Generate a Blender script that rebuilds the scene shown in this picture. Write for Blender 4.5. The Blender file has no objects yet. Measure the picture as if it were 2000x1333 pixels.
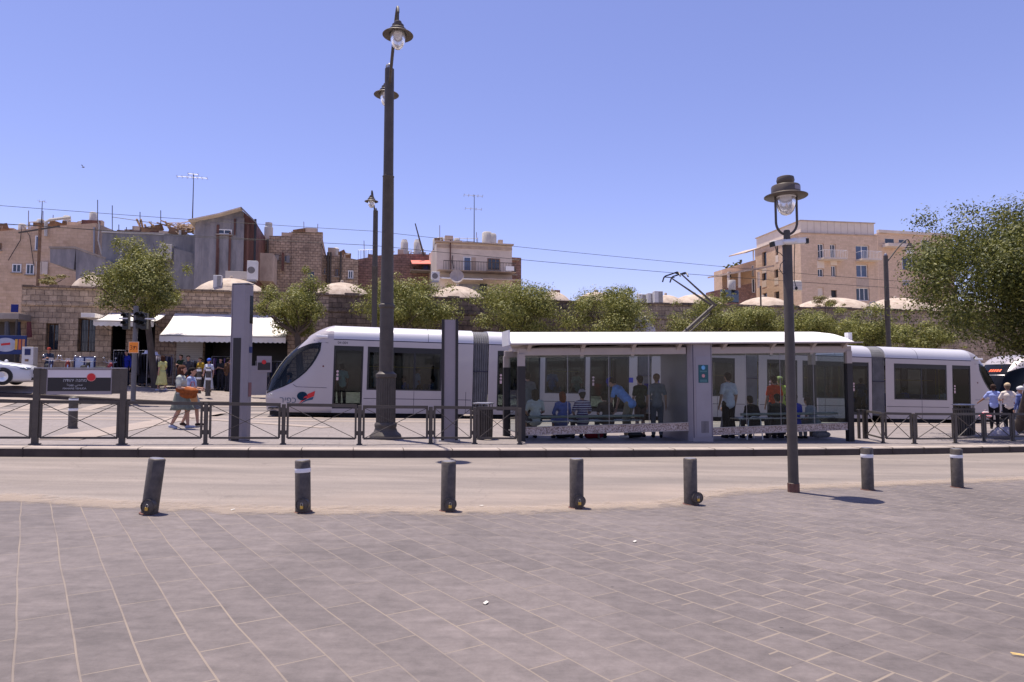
import bpy, bmesh, math, random
import numpy as np
from mathutils import Vector, Matrix
random.seed(7)
R = math.radians
SC = bpy.context.scene
COL = SC.collection

# ---------------------------------------------------------------- camera, world, sun, exposure
F = 1333.0
PITCH = R(3.39)
CAMZ = 1.6
cam = bpy.data.cameras.new('camera')
cam.lens = 24.0; cam.sensor_width = 36.0; cam.clip_start = 0.1; cam.clip_end = 3000
camo = bpy.data.objects.new('camera', cam); COL.objects.link(camo)
camo.location = (0, 0, CAMZ); camo.rotation_euler = (R(90) + PITCH, 0, 0)
SC.camera = camo
SUN_EL = R(78.5)
SUN_DIR = Vector((-0.74, 0.67, 0)).normalized() * math.cos(SUN_EL) + Vector((0, 0, math.sin(SUN_EL)))
sl = bpy.data.lights.new('sun', 'SUN'); sl.energy = 5.0; sl.angle = R(0.53); sl.color = (1.0, 0.91, 0.80)
so = bpy.data.objects.new('sun', sl); COL.objects.link(so)
so.rotation_euler = SUN_DIR.to_track_quat('Z', 'Y').to_euler()
W = bpy.data.worlds.new('World'); SC.world = W; W.use_nodes = True
wn = W.node_tree.nodes; wl = W.node_tree.links
bg = wn['Background']
sky = wn.new('ShaderNodeTexSky'); sky.sky_type = 'NISHITA'; sky.sun_disc = False
sky.sun_elevation = SUN_EL; sky.sun_rotation = math.atan2(SUN_DIR.x, SUN_DIR.y)
sky.air_density = 1.0; sky.dust_density = 0.6; sky.ozone_density = 2.2; sky.altitude = 700
tint = wn.new('ShaderNodeMix'); tint.data_type = 'RGBA'; tint.blend_type = 'MULTIPLY'
tint.inputs[0].default_value = 1.0; tint.inputs[7].default_value = (1.24, 0.98, 1.24, 1)
wl.new(sky.outputs[0], tint.inputs[6]); wl.new(tint.outputs[2], bg.inputs['Color'])
bg.inputs['Strength'].default_value = 0.10
SC.view_settings.view_transform = 'Standard'; SC.view_settings.look = 'None'
SC.view_settings.exposure = 0.60; SC.view_settings.gamma = 1.0
SC.cycles.max_bounces = 8; SC.cycles.transparent_max_bounces = 24
SC.cycles.use_denoising = True

# ---------------------------------------------------------------- geometry of the place
SLOPE = -0.0218                       # the street falls gently to the right
YAW = R(13)
CY, SY = math.cos(YAW), math.sin(YAW)
def ray(px, py):
    u = (px - 1000) / F; v = (666.5 - py) / F
    return Vector((u, math.cos(PITCH) - v * math.sin(PITCH), math.sin(PITCH) + v * math.cos(PITCH)))
def G(px, py, h=0.0):                 # point of the sloping street plane raised by h
    d = ray(px, py)
    k = (h - CAMZ) / (d.z - SLOPE * d.x)
    return Vector((0, 0, CAMZ)) + d * k
def PT(px, py, t):                    # point on a vertical plane parallel to the street
    d = ray(px, py); k = t / (-SY * d.x + CY * d.y)
    return Vector((0, 0, CAMZ)) + d * k
def PY(px, py, Y):
    d = ray(px, py); return Vector((0, 0, CAMZ)) + d * (Y / d.y)
def ST(p): return (CY * p.x + SY * p.y, -SY * p.x + CY * p.y)
def XY(s, t): return (CY * s - SY * t, SY * s + CY * t)
def pst(px, py, t):                   # pixel -> (s, z) on plane t
    p = PT(px, py, t); return ST(p)[0], p.z
def tk(s): return 14.1 + 0.0043 * (s - 4) ** 2      # near kerb line
RISE = [(-200, 0), (14.0, 0), (25.35, .17), (25.4, .08), (28.5, .14), (31.9, .28), (32.0, .42), (34.5, .75), (41, .80), (60, .9), (400, 1.0)]
def rise(t):
    for (a, ha), (b, hb) in zip(RISE, RISE[1:]):
        if t <= b: return ha + (hb - ha) * (t - a) / (b - a)
    return RISE[-1][1]
def sm(a, b, x):
    x = min(1, max(0, (x - a) / (b - a))); return x * x * (3 - 2 * x)
def gz(X, Y, h=None):
    s, t = ST(Vector((X, Y, 0)))
    z = SLOPE * max(-60, min(60, X))
    if h is None:
        if t < tk(s): h = 0
        elif t < 25.38: h = .17
        else: h = rise(t)
    return z + h + 0.3 * sm(-14, -22, X) * sm(28, 33, t)

# ---------------------------------------------------------------- materials
MATS = {}
def nt(m):
    m.use_nodes = True; return m.node_tree.nodes, m.node_tree.links, m.node_tree.nodes['Principled BSDF']
def mat(name, col, rough=.6, metal=0., var=.15, vscale=3., bump=0., bscale=40., spec=.5, col2=None, stretch=(1, 1, 1), trans=0., ior=1.45, coat=0.):
    if name in MATS: return MATS[name]
    m = bpy.data.materials.new(name); N, L, b = nt(m)
    b.inputs['Roughness'].default_value = rough; b.inputs['Metallic'].default_value = metal
    b.inputs['Specular IOR Level'].default_value = spec; b.inputs['IOR'].default_value = ior
    b.inputs['Transmission Weight'].default_value = trans; b.inputs['Coat Weight'].default_value = coat
    tc = N.new('ShaderNodeTexCoord'); mp = N.new('ShaderNodeMapping'); mp.inputs['Scale'].default_value = stretch
    L.new(tc.outputs['Object'], mp.inputs['Vector'])
    if var or col2:
        no = N.new('ShaderNodeTexNoise'); no.inputs['Scale'].default_value = vscale; no.inputs['Detail'].default_value = 6; no.inputs['Roughness'].default_value = .65
        L.new(mp.outputs[0], no.inputs['Vector'])
        rp = N.new('ShaderNodeValToRGB'); e = rp.color_ramp.elements
        c2 = col2 or tuple(min(1, c * (1 + var)) for c in col); c1 = col if col2 else tuple(c * (1 - var) for c in col)
        e[0].position = .32; e[0].color = (*c1, 1); e[1].position = .68; e[1].color = (*c2, 1)
        L.new(no.outputs['Fac'], rp.inputs[0]); L.new(rp.outputs[0], b.inputs['Base Color'])
    else: b.inputs['Base Color'].default_value = (*col, 1)
    if bump:
        n2 = N.new('ShaderNodeTexNoise'); n2.inputs['Scale'].default_value = bscale; n2.inputs['Detail'].default_value = 5
        L.new(mp.outputs[0], n2.inputs['Vector'])
        bp = N.new('ShaderNodeBump'); bp.inputs['Strength'].default_value = bump; bp.inputs['Distance'].default_value = .01
        L.new(n2.outputs['Fac'], bp.inputs['Height']); L.new(bp.outputs[0], b.inputs['Normal'])
    MATS[name] = m; return m

def paver_mat(name, dirx, bw, rh, cols, mortar, msize=.012, offs=.5, warp=.02, bright=None, stain=.25, cross=None):
    m = bpy.data.materials.new(name); N, L, b = nt(m)
    ge = N.new('ShaderNodeNewGeometry')
    nz = N.new('ShaderNodeTexNoise'); nz.inputs['Scale'].default_value = .55; nz.inputs['Detail'].default_value = 2
    L.new(ge.outputs['Position'], nz.inputs['Vector'])
    sb = N.new('ShaderNodeVectorMath'); sb.operation = 'SUBTRACT'; sb.inputs[1].default_value = (.5, .5, .5)
    L.new(nz.outputs['Color'], sb.inputs[0])
    sc = N.new('ShaderNodeVectorMath'); sc.operation = 'SCALE'; sc.inputs['Scale'].default_value = warp * 4
    L.new(sb.outputs[0], sc.inputs[0])
    ad = N.new('ShaderNodeVectorMath'); ad.operation = 'ADD'; L.new(ge.outputs['Position'], ad.inputs[0]); L.new(sc.outputs[0], ad.inputs[1])
    d1 = N.new('ShaderNodeVectorMath'); d1.operation = 'DOT_PRODUCT'; d1.inputs[1].default_value = (math.cos(dirx), math.sin(dirx), 0)
    d2 = N.new('ShaderNodeVectorMath'); d2.operation = 'DOT_PRODUCT'; d2.inputs[1].default_value = (-math.sin(dirx), math.cos(dirx), 0)
    L.new(ad.outputs[0], d1.inputs[0]); L.new(ad.outputs[0], d2.inputs[0])
    cb = N.new('ShaderNodeCombineXYZ'); L.new(d1.outputs['Value'], cb.inputs[0]); L.new(d2.outputs['Value'], cb.inputs[1])
    br = N.new('ShaderNodeTexBrick'); br.offset = offs; br.inputs['Scale'].default_value = 1.0
    br.inputs['Brick Width'].default_value = bw; br.inputs['Row Height'].default_value = rh
    br.inputs['Mortar Size'].default_value = msize; br.inputs['Mortar Smooth'].default_value = .35
    br.inputs['Color1'].default_value = (*cols[0], 1); br.inputs['Color2'].default_value = (*cols[1], 1)
    br.inputs['Mortar'].default_value = (*mortar, 1)
    L.new(cb.outputs[0], br.inputs['Vector'])
    facsock = br.outputs['Fac']
    if cross:
        b2 = N.new('ShaderNodeTexBrick'); b2.offset = .5; b2.inputs['Scale'].default_value = 1.0; b2.inputs['Brick Width'].default_value = cross; b2.inputs['Row Height'].default_value = rh
        b2.inputs['Mortar Size'].default_value = msize * 1.2; b2.inputs['Mortar Smooth'].default_value = .35; L.new(cb.outputs[0], b2.inputs['Vector'])
        sxx = N.new('ShaderNodeSeparateXYZ'); L.new(ge.outputs['Position'], sxx.inputs[0]); my = N.new('ShaderNodeMath'); my.operation = 'MULTIPLY_ADD'; my.inputs[1].default_value = .35; L.new(sxx.outputs[1], my.inputs[0]); L.new(sxx.outputs[0], my.inputs[2])
        gt = N.new('ShaderNodeMath'); gt.operation = 'GREATER_THAN'; gt.inputs[1].default_value = 3.0; L.new(my.outputs[0], gt.inputs[0])
        mf = N.new('ShaderNodeMix'); mf.data_type = 'FLOAT'; L.new(gt.outputs[0], mf.inputs[0]); L.new(br.outputs['Fac'], mf.inputs[2]); L.new(b2.outputs['Fac'], mf.inputs[3]); facsock = mf.outputs[0]
    # mortar visibility varies over the floor: some joints are filled and pale, others nearly closed
    nm = N.new('ShaderNodeTexNoise'); nm.inputs['Scale'].default_value = .8; nm.inputs['Detail'].default_value = 4
    L.new(ge.outputs['Position'], nm.inputs['Vector'])
    mr = N.new('ShaderNodeMapRange'); mr.inputs[1].default_value = .3; mr.inputs[2].default_value = .65; mr.inputs[3].default_value = .15; mr.inputs[4].default_value = 1.0
    L.new(nm.outputs['Fac'], mr.inputs[0])
    mm = N.new('ShaderNodeMath'); mm.operation = 'MULTIPLY'; L.new(facsock, mm.inputs[0]); L.new(mr.outputs[0], mm.inputs[1])
    # stone body with stretched grain and stains
    g1 = N.new('ShaderNodeTexNoise'); g1.inputs['Scale'].default_value = 3.2; g1.inputs['Detail'].default_value = 8; g1.inputs['Roughness'].default_value = .7
    mpn = N.new('ShaderNodeMapping'); mpn.inputs['Scale'].default_value = (.6, 2.2, 1); mpn.inputs['Rotation'].default_value = (0, 0, 0)
    L.new(ad.outputs[0], mpn.inputs['Vector']); L.new(mpn.outputs[0], g1.inputs['Vector'])
    g2 = N.new('ShaderNodeTexNoise'); g2.inputs['Scale'].default_value = .35; g2.inputs['Detail'].default_value = 5; L.new(ge.outputs['Position'], g2.inputs['Vector'])
    a1 = N.new('ShaderNodeMath'); a1.operation = 'ADD'; L.new(g1.outputs['Fac'], a1.inputs[0]); L.new(g2.outputs['Fac'], a1.inputs[1])
    m1 = N.new('ShaderNodeMapRange'); m1.inputs[1].default_value = .7; m1.inputs[2].default_value = 1.3; m1.inputs[3].default_value = 1 - stain; m1.inputs[4].default_value = 1 + stain
    L.new(a1.outputs[0], m1.inputs[0])
    # brick colour without mortar
    mixb = N.new('ShaderNodeTexBrick'); mixb.offset = offs; mixb.inputs['Scale'].default_value = 1.0
    mixb.inputs['Brick Width'].default_value = bw; mixb.inputs['Row Height'].default_value = rh; mixb.inputs['Mortar Size'].default_value = 0
    mixb.inputs['Color1'].default_value = (*cols[0], 1); mixb.inputs['Color2'].default_value = (*cols[1], 1)
    L.new(cb.outputs[0], mixb.inputs['Vector'])
    mu = N.new('ShaderNodeMix'); mu.data_type = 'RGBA'; mu.blend_type = 'MULTIPLY'; mu.inputs[0].default_value = 1
    g6 = N.new('ShaderNodeTexNoise'); g6.inputs['Scale'].default_value = 7; g6.inputs['Detail'].default_value = 8; g6.inputs['Roughness'].default_value = .8; L.new(ge.outputs['Position'], g6.inputs['Vector'])
    r6 = N.new('ShaderNodeMapRange'); r6.inputs[1].default_value = .34; r6.inputs[2].default_value = .66; r6.inputs[3].default_value = .80; r6.inputs[4].default_value = 1.18; L.new(g6.outputs['Fac'], r6.inputs[0])
    v6 = N.new('ShaderNodeTexVoronoi'); v6.inputs['Scale'].default_value = 1.7; L.new(ge.outputs['Position'], v6.inputs['Vector'])
    r7 = N.new('ShaderNodeMapRange'); r7.inputs[1].default_value = .018; r7.inputs[2].default_value = .034; r7.inputs[3].default_value = .55; r7.inputs[4].default_value = 1; L.new(v6.outputs['Distance'], r7.inputs[0])
    q6 = N.new('ShaderNodeMath'); q6.operation = 'MULTIPLY'; L.new(r6.outputs[0], q6.inputs[0]); L.new(r7.outputs[0], q6.inputs[1])
    q7 = N.new('ShaderNodeMath'); q7.operation = 'MULTIPLY'; L.new(m1.outputs[0], q7.inputs[0]); L.new(q6.outputs[0], q7.inputs[1]); m1 = q7
    cc = N.new('ShaderNodeCombineXYZ')
    for i in range(3): L.new(m1.outputs[0], cc.inputs[i])
    L.new(mixb.outputs['Color'], mu.inputs[6]); L.new(cc.outputs[0], mu.inputs[7])
    mx = N.new('ShaderNodeMix'); mx.data_type = 'RGBA'; mx.inputs[7].default_value = (*mortar, 1)
    L.new(mm.outputs[0], mx.inputs[0]); L.new(mu.outputs[2], mx.inputs[6]); L.new(mx.outputs[2], b.inputs['Base Color'])
    b.inputs['Roughness'].default_value = .72; b.inputs['Specular IOR Level'].default_value = .35
    bp = N.new('ShaderNodeBump'); bp.inputs['Strength'].default_value = .5; bp.inputs['Distance'].default_value = .006
    s2 = N.new('ShaderNodeMath'); s2.operation = 'SUBTRACT'; L.new(g1.outputs['Fac'], s2.inputs[0]); L.new(br.outputs['Fac'], s2.inputs[1])
    L.new(s2.outputs[0], bp.inputs['Height']); L.new(bp.outputs[0], b.inputs['Normal'])
    return m

def stone_mat(name, bw, rh, c1, c2, mortar, msize=.02, dirt=(.03, .025, .022), dirt_amt=.5, warp=.03, bumpd=.02, tint2=None, axis=YAW):
    """coursed stone for vertical faces: object X/Y along the wall, Z up"""
    m = bpy.data.materials.new(name); N, L, b = nt(m)
    tc = N.new('ShaderNodeTexCoord')
    nz = N.new('ShaderNodeTexNoise'); nz.inputs['Scale'].default_value = 1.6; nz.inputs['Detail'].default_value = 3; L.new(tc.outputs['Object'], nz.inputs['Vector'])
    sb = N.new('ShaderNodeVectorMath'); sb.operation = 'SUBTRACT'; sb.inputs[1].default_value = (.5, .5, .5); L.new(nz.outputs['Color'], sb.inputs[0])
    sc = N.new('ShaderNodeVectorMath'); sc.operation = 'SCALE'; sc.inputs['Scale'].default_value = warp * 4; L.new(sb.outputs[0], sc.inputs[0])
    sc.inputs['Scale'].default_value = warp * 1.6
    ad = N.new('ShaderNodeVectorMath'); ad.operation = 'ADD'; L.new(tc.outputs['Object'], ad.inputs[0]); L.new(sc.outputs[0], ad.inputs[1])
    sx = N.new('ShaderNodeSeparateXYZ'); L.new(ad.outputs[0], sx.inputs[0])
    ax = N.new('ShaderNodeMath'); ax.operation = 'ADD'; L.new(sx.outputs[0], ax.inputs[0]); L.new(sx.outputs[1], ax.inputs[1])
    cb = N.new('ShaderNodeCombineXYZ'); L.new(ax.outputs[0], cb.inputs[0]); L.new(sx.outputs[2], cb.inputs[1])
    br = N.new('ShaderNodeTexBrick'); br.inputs['Scale'].default_value = 1; br.inputs['Brick Width'].default_value = bw; br.inputs['Row Height'].default_value = rh
    br.inputs['Mortar Size'].default_value = msize; br.inputs['Mortar Smooth'].default_value = .3
    br.inputs['Color1'].default_value = (*c1, 1); br.inputs['Color2'].default_value = (*c2, 1); br.inputs['Mortar'].default_value = (*mortar, 1)
    L.new(cb.outputs[0], br.inputs['Vector'])
    g = N.new('ShaderNodeTexNoise'); g.inputs['Scale'].default_value = .7; g.inputs['Detail'].default_value = 9; g.inputs['Roughness'].default_value = .7; L.new(tc.outputs['Object'], g.inputs['Vector'])
    rg = N.new('ShaderNodeMapRange'); rg.inputs[1].default_value = .5; rg.inputs[2].default_value = .72; rg.inputs[3].default_value = 0; rg.inputs[4].default_value = dirt_amt
    L.new(g.outputs['Fac'], rg.inputs[0])
    mx = N.new('ShaderNodeMix'); mx.data_type = 'RGBA'; mx.inputs[7].default_value = (*dirt, 1)
    g5 = N.new('ShaderNodeTexNoise'); g5.inputs['Scale'].default_value = 3.4; g5.inputs['Detail'].default_value = 7; g5.inputs['Roughness'].default_value = .75; L.new(tc.outputs['Object'], g5.inputs['Vector'])
    r5 = N.new('ShaderNodeMapRange'); r5.inputs[1].default_value = .3; r5.inputs[2].default_value = .7; r5.inputs[3].default_value = .62; r5.inputs[4].default_value = 1.35; L.new(g5.outputs['Fac'], r5.inputs[0])
    c5 = N.new('ShaderNodeCombineXYZ')
    for i in range(3): L.new(r5.outputs[0], c5.inputs[i])
    m5 = N.new('ShaderNodeMix'); m5.data_type = 'RGBA'; m5.blend_type = 'MULTIPLY'; m5.inputs[0].default_value = 1 if bumpd > .01 else .35; L.new(br.outputs['Color'], m5.inputs[6]); L.new(c5.outputs[0], m5.inputs[7])
    L.new(rg.outputs[0], mx.inputs[0]); L.new(m5.outputs[2], mx.inputs[6]); L.new(mx.outputs[2], b.inputs['Base Color'])
    b.inputs['Roughness'].default_value = .9; b.inputs['Specular IOR Level'].default_value = .2
    g3 = N.new('ShaderNodeTexNoise'); g3.inputs['Scale'].default_value = 9; g3.inputs['Detail'].default_value = 5; L.new(tc.outputs['Object'], g3.inputs['Vector'])
    s2 = N.new('ShaderNodeMath'); s2.operation = 'SUBTRACT'; L.new(g3.outputs['Fac'], s2.inputs[0]); L.new(br.outputs['Fac'], s2.inputs[1])
    bp = N.new('ShaderNodeBump'); bp.inputs['Strength'].default_value = .7; bp.inputs['Distance'].default_value = bumpd
    L.new(s2.outputs[0], bp.inputs['Height']); L.new(bp.outputs[0], b.inputs['Normal'])
    MATS[name] = m; return m

def road_mat():
    m = bpy.data.materials.new('asphalt'); N, L, b = nt(m)
    ge = N.new('ShaderNodeNewGeometry')
    def noise(s, d, vec=None, r=.6):
        n = N.new('ShaderNodeTexNoise'); n.inputs['Scale'].default_value = s; n.inputs['Detail'].default_value = d; n.inputs['Roughness'].default_value = r
        L.new(vec or ge.outputs['Position'], n.inputs['Vector']); return n
    mp = N.new('ShaderNodeMapping'); mp.inputs['Rotation'].default_value = (0, 0, -YAW); mp.inputs['Scale'].default_value = (.25, 2.0, 1)
    L.new(ge.outputs['Position'], mp.inputs['Vector'])
    n1 = noise(1.1, 7, mp.outputs[0], .7)
    r1 = N.new('ShaderNodeValToRGB'); e = r1.color_ramp.elements
    e[0].position = .3; e[0].color = (.165, .142, .128, 1); e[1].position = .72; e[1].color = (.27, .23, .205, 1)
    L.new(n1.outputs['Fac'], r1.inputs[0])
    n2 = noise(45, 3); r2 = N.new('ShaderNodeMapRange'); r2.inputs[1].default_value = .3; r2.inputs[2].default_value = .7; r2.inputs[3].default_value = .86; r2.inputs[4].default_value = 1.12
    L.new(n2.outputs['Fac'], r2.inputs[0])
    cc = N.new('ShaderNodeCombineXYZ')
    for i in range(3): L.new(r2.outputs[0], cc.inputs[i])
    mu = N.new('ShaderNodeMix'); mu.data_type = 'RGBA'; mu.blend_type = 'MULTIPLY'; mu.inputs[0].default_value = 1
    L.new(r1.outputs[0], mu.inputs[6]); L.new(cc.outputs[0], mu.inputs[7])
    # sandy dust lying along the plaza edge
    sp = N.new('ShaderNodeSeparateXYZ'); L.new(ge.outputs['Position'], sp.inputs[0])
    n3 = noise(.7, 5)
    a = N.new('ShaderNodeMath'); a.operation = 'MULTIPLY_ADD'; a.inputs[1].default_value = 2.4; L.new(n3.outputs['Fac'], a.inputs[0]); L.new(sp.outputs[1], a.inputs[2])
    dx = N.new('ShaderNodeMath'); dx.operation = 'MULTIPLY_ADD'; dx.inputs[1].default_value = -.28; L.new(sp.outputs[0], dx.inputs[0]); L.new(a.outputs[0], dx.inputs[2])
    mr = N.new('ShaderNodeMapRange'); mr.inputs[1].default_value = 11.6; mr.inputs[2].default_value = 9.4; mr.inputs[3].default_value = 0; mr.inputs[4].default_value = .7
    L.new(dx.outputs[0], mr.inputs[0])
    md = N.new('ShaderNodeMix'); md.data_type = 'RGBA'; md.inputs[7].default_value = (.34, .265, .215, 1)
    L.new(mr.outputs[0], md.inputs[0]); L.new(mu.outputs[2], md.inputs[6])
    # hairline cracks
    vo = N.new('ShaderNodeTexVoronoi'); vo.feature = 'DISTANCE_TO_EDGE'; vo.inputs['Scale'].default_value = .22
    nw = noise(1.5, 4); ad = N.new('ShaderNodeVectorMath'); ad.operation = 'ADD'; L.new(ge.outputs['Position'], ad.inputs[0]); L.new(nw.outputs['Color'], ad.inputs[1]); L.new(ad.outputs[0], vo.inputs['Vector'])
    vr = N.new('ShaderNodeMapRange'); vr.inputs[1].default_value = 0; vr.inputs[2].default_value = .0035; vr.inputs[3].default_value = .35; vr.inputs[4].default_value = 0
    tt = N.new('ShaderNodeVectorMath'); tt.operation = 'DOT_PRODUCT'; tt.inputs[1].default_value = (-SY, CY, 0); L.new(ge.outputs['Position'], tt.inputs[0])
    nb = noise(.5, 4); ta = N.new('ShaderNodeMath'); ta.operation = 'MULTIPLY_ADD'; ta.inputs[1].default_value = .8; L.new(nb.outputs['Fac'], ta.inputs[0]); L.new(tt.outputs['Value'], ta.inputs[2])
    tp_ = N.new('ShaderNodeMath'); tp_.operation = 'PINGPONG'; tp_.inputs[1].default_value = .85; L.new(ta.outputs[0], tp_.inputs[0])
    tr_ = N.new('ShaderNodeMapRange'); tr_.inputs[1].default_value = .30; tr_.inputs[2].default_value = .8; tr_.inputs[3].default_value = 0; tr_.inputs[4].default_value = .38; L.new(tp_.outputs[0], tr_.inputs[0])
    mt = N.new('ShaderNodeMix'); mt.data_type = 'RGBA'; mt.inputs[7].default_value = (.135, .118, .112, 1); L.new(tr_.outputs[0], mt.inputs[0]); L.new(md.outputs[2], mt.inputs[6]); md = mt
    ns_ = noise(2.3, 6, None, .75); sr_ = N.new('ShaderNodeMapRange'); sr_.inputs[1].default_value = .60; sr_.inputs[2].default_value = .72; sr_.inputs[3].default_value = 0; sr_.inputs[4].default_value = .4; L.new(ns_.outputs['Fac'], sr_.inputs[0])
    ms_ = N.new('ShaderNodeMix'); ms_.data_type = 'RGBA'; ms_.inputs[7].default_value = (.11, .095, .088, 1); L.new(sr_.outputs[0], ms_.inputs[0]); L.new(md.outputs[2], ms_.inputs[6]); md = ms_
    L.new(vo.outputs['Distance'], vr.inputs[0])
    mc = N.new('ShaderNodeMix'); mc.data_type = 'RGBA'; mc.inputs[7].default_value = (.12, .1, .095, 1)
    L.new(vr.outputs[0], mc.inputs[0]); L.new(md.outputs[2], mc.inputs[6]); L.new(mc.outputs[2], b.inputs['Base Color'])
    b.inputs['Roughness'].default_value = .88; b.inputs['Specular IOR Level'].default_value = .25
    bp = N.new('ShaderNodeBump'); bp.inputs['Strength'].default_value = .35; bp.inputs['Distance'].default_value = .006
    L.new(n2.outputs['Fac'], bp.inputs['Height']); L.new(bp.outputs[0], b.inputs['Normal'])
    return m

def leaf_mat(name, dark, mid, light):
    m = bpy.data.materials.new(name); N, L, b = nt(m)
    ge = N.new('ShaderNodeNewGeometry'); rp = N.new('ShaderNodeValToRGB'); e = rp.color_ramp.elements
    e[0].position = 0; e[0].color = (*dark, 1); e[1].position = 1; e[1].color = (*light, 1)
    x = rp.color_ramp.elements.new(.42); x.color = (*mid, 1)
    L.new(ge.outputs['Random Per Island'], rp.inputs[0]); L.new(rp.outputs[0], b.inputs['Base Color'])
    b.inputs['Roughness'].default_value = .55; b.inputs['Specular IOR Level'].default_value = .35
    tr = N.new('ShaderNodeBsdfTranslucent'); L.new(rp.outputs[0], tr.inputs['Color'])
    mx = N.new('ShaderNodeMixShader'); mx.inputs[0].default_value = .28
    out = N['Material Output']; L.new(b.outputs[0], mx.inputs[1]); L.new(tr.outputs[0], mx.inputs[2]); L.new(mx.outputs[0], out.inputs['Surface'])
    return m

def glass_mat(name, tintc, refl=.12, rough=.02):
    """thin tinted pane: sees through, tints, and reflects at grazing angles"""
    m = bpy.data.materials.new(name); N, L, b = nt(m); N.remove(b)
    tr = N.new('ShaderNodeBsdfTransparent'); tr.inputs['Color'].default_value = (*tintc, 1)
    gl = N.new('ShaderNodeBsdfGlossy'); gl.inputs['Roughness'].default_value = rough; gl.inputs['Color'].default_value = (.9, .95, .95, 1)
    fr = N.new('ShaderNodeFresnel'); fr.inputs['IOR'].default_value = 1.45
    ma = N.new('ShaderNodeMath'); ma.operation = 'MULTIPLY_ADD'; ma.inputs[1].default_value = .5; ma.inputs[2].default_value = refl; L.new(fr.outputs[0], ma.inputs[0])
    ge = N.new('ShaderNodeNewGeometry'); iv = N.new('ShaderNodeMath'); iv.operation = 'SUBTRACT'; iv.inputs[0].default_value = 1; L.new(ge.outputs['Backfacing'], iv.inputs[1])
    m2 = N.new('ShaderNodeMath'); m2.operation = 'MULTIPLY'; m2.use_clamp = True; L.new(ma.outputs[0], m2.inputs[0]); L.new(iv.outputs[0], m2.inputs[1])
    mx = N.new('ShaderNodeMixShader'); L.new(m2.outputs[0], mx.inputs[0]); L.new(tr.outputs[0], mx.inputs[1]); L.new(gl.outputs[0], mx.inputs[2])
    L.new(mx.outputs[0], N['Material Output'].inputs['Surface']); MATS[name] = m; return m

def corr_mat(name, c1, c2, scale, rust=(.12, .045, .025), rust_amt=.6):
    m = bpy.data.materials.new(name); N, L, b = nt(m)
    tc = N.new('ShaderNodeTexCoord'); mp = N.new('ShaderNodeMapping'); mp.inputs['Scale'].default_value = (1, 1, .25); L.new(tc.outputs['Object'], mp.inputs['Vector'])
    n = N.new('ShaderNodeTexNoise'); n.inputs['Scale'].default_value = 1.3; n.inputs['Detail'].default_value = 7; n.inputs['Roughness'].default_value = .65; L.new(mp.outputs[0], n.inputs['Vector'])
    rp = N.new('ShaderNodeValToRGB'); e = rp.color_ramp.elements; e[0].position = .35; e[0].color = (*c1, 1); e[1].position = .6; e[1].color = (*c2, 1)
    x = e.new(.72); x.color = tuple([c2[i] * (1 - rust_amt) + rust[i] * rust_amt for i in range(3)]) + (1,)
    L.new(n.outputs['Fac'], rp.inputs[0]); L.new(rp.outputs[0], b.inputs['Base Color'])
    wv = N.new('ShaderNodeTexWave'); wv.inputs['Scale'].default_value = scale; L.new(tc.outputs['Object'], wv.inputs['Vector'])
    bp = N.new('ShaderNodeBump'); bp.inputs['Strength'].default_value = .6; bp.inputs['Distance'].default_value = .03; L.new(wv.outputs['Fac'], bp.inputs['Height']); L.new(bp.outputs[0], b.inputs['Normal'])
    b.inputs['Roughness'].default_value = .6; MATS[name] = m; return m

M = {}
M['dark'] = mat('dark_bronze_paint', (.072, .060, .050), .58, 0., .18, 5, .05, 60)
M['bollard'] = mat('bollard_paint', (.078, .064, .053), .55, 0., .38, 11, .06, 50)
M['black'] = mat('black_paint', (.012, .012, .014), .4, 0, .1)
M['hood'] = mat('lamp_hood_bronze', (.10, .078, .060), .45, .1, .15, 5)
M['rubber'] = mat('rubber', (.014, .014, .015), .75, 0, .1)
M['totem'] = mat('totem_grey_paint', (.25, .225, .245), .45, .1, .06, 2)
M['totem_dark'] = mat('totem_dark_panel', (.022, .019, .020), .5, .1, .08, 2)
M['lilac'] = mat('lilac_grey_steel', (.26, .23, .25), .45, .1, .06, 2)
M['white'] = mat('white_paint', (.78, .77, .76), .45, 0, .05, 2)
M['white_roof'] = mat('white_roof_paint', (.82, .80, .77), .5, 0, .04, .8)
M['cream_beam'] = mat('cream_grey_beam', (.36, .31, .29), .5, 0, .08, 1.5)
M['galv'] = mat('galvanised_steel', (.30, .29, .30), .4, .7, .1, 8)
M['brass'] = mat('brass', (.55, .38, .10), .35, .9, .1)
M['steel'] = mat('steel', (.6, .6, .62), .25, .9, .05)
M['tram'] = mat('tram_silver_paint', (.40, .365, .375), .34, .2, .03, .6, coat=.2)
M['tram_roof'] = mat('tram_roof_paint', (.56, .55, .58), .38, .2, .04, .8)
M['seam'] = mat('dark_seam', (.02, .02, .045), .6, 0, 0)
M['bellows'] = mat('grey_bellows_rubber', (.20, .20, .215), .7, 0, .2, 3)
M['under'] = mat('underframe', (.012, .012, .014), .8, 0, .1)
M['glass'] = glass_mat('shelter_glass', (.78, .83, .83), .004)
M['tram_glass'] = glass_mat('tinted_tram_glass', (.58, .63, .63), .002)
M['win'] = mat('dark_window_glass', (.025, .035, .05), .08, 0, .15, 1.5, spec=.8)
M['win_blue'] = mat('bluish_window_glass', (.07, .10, .17), .08, 0, .2, 1.5, spec=.8)
M['lampglass'] = mat('frosted_lamp_glass', (.82, .82, .84), .25, 0, 0, trans=.75)
M['screen_glass'] = mat('dark_windscreen', (.008, .009, .011), .08, 0, .1, 1, spec=.22)
M['red'] = mat('red_enamel', (.55, .015, .02), .4, 0, .05)
M['orange'] = mat('orange_sign', (.85, .25, .02), .5, 0, .05)
M['navy'] = mat('navy', (.012, .02, .10), .5, 0, .08)
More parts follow.
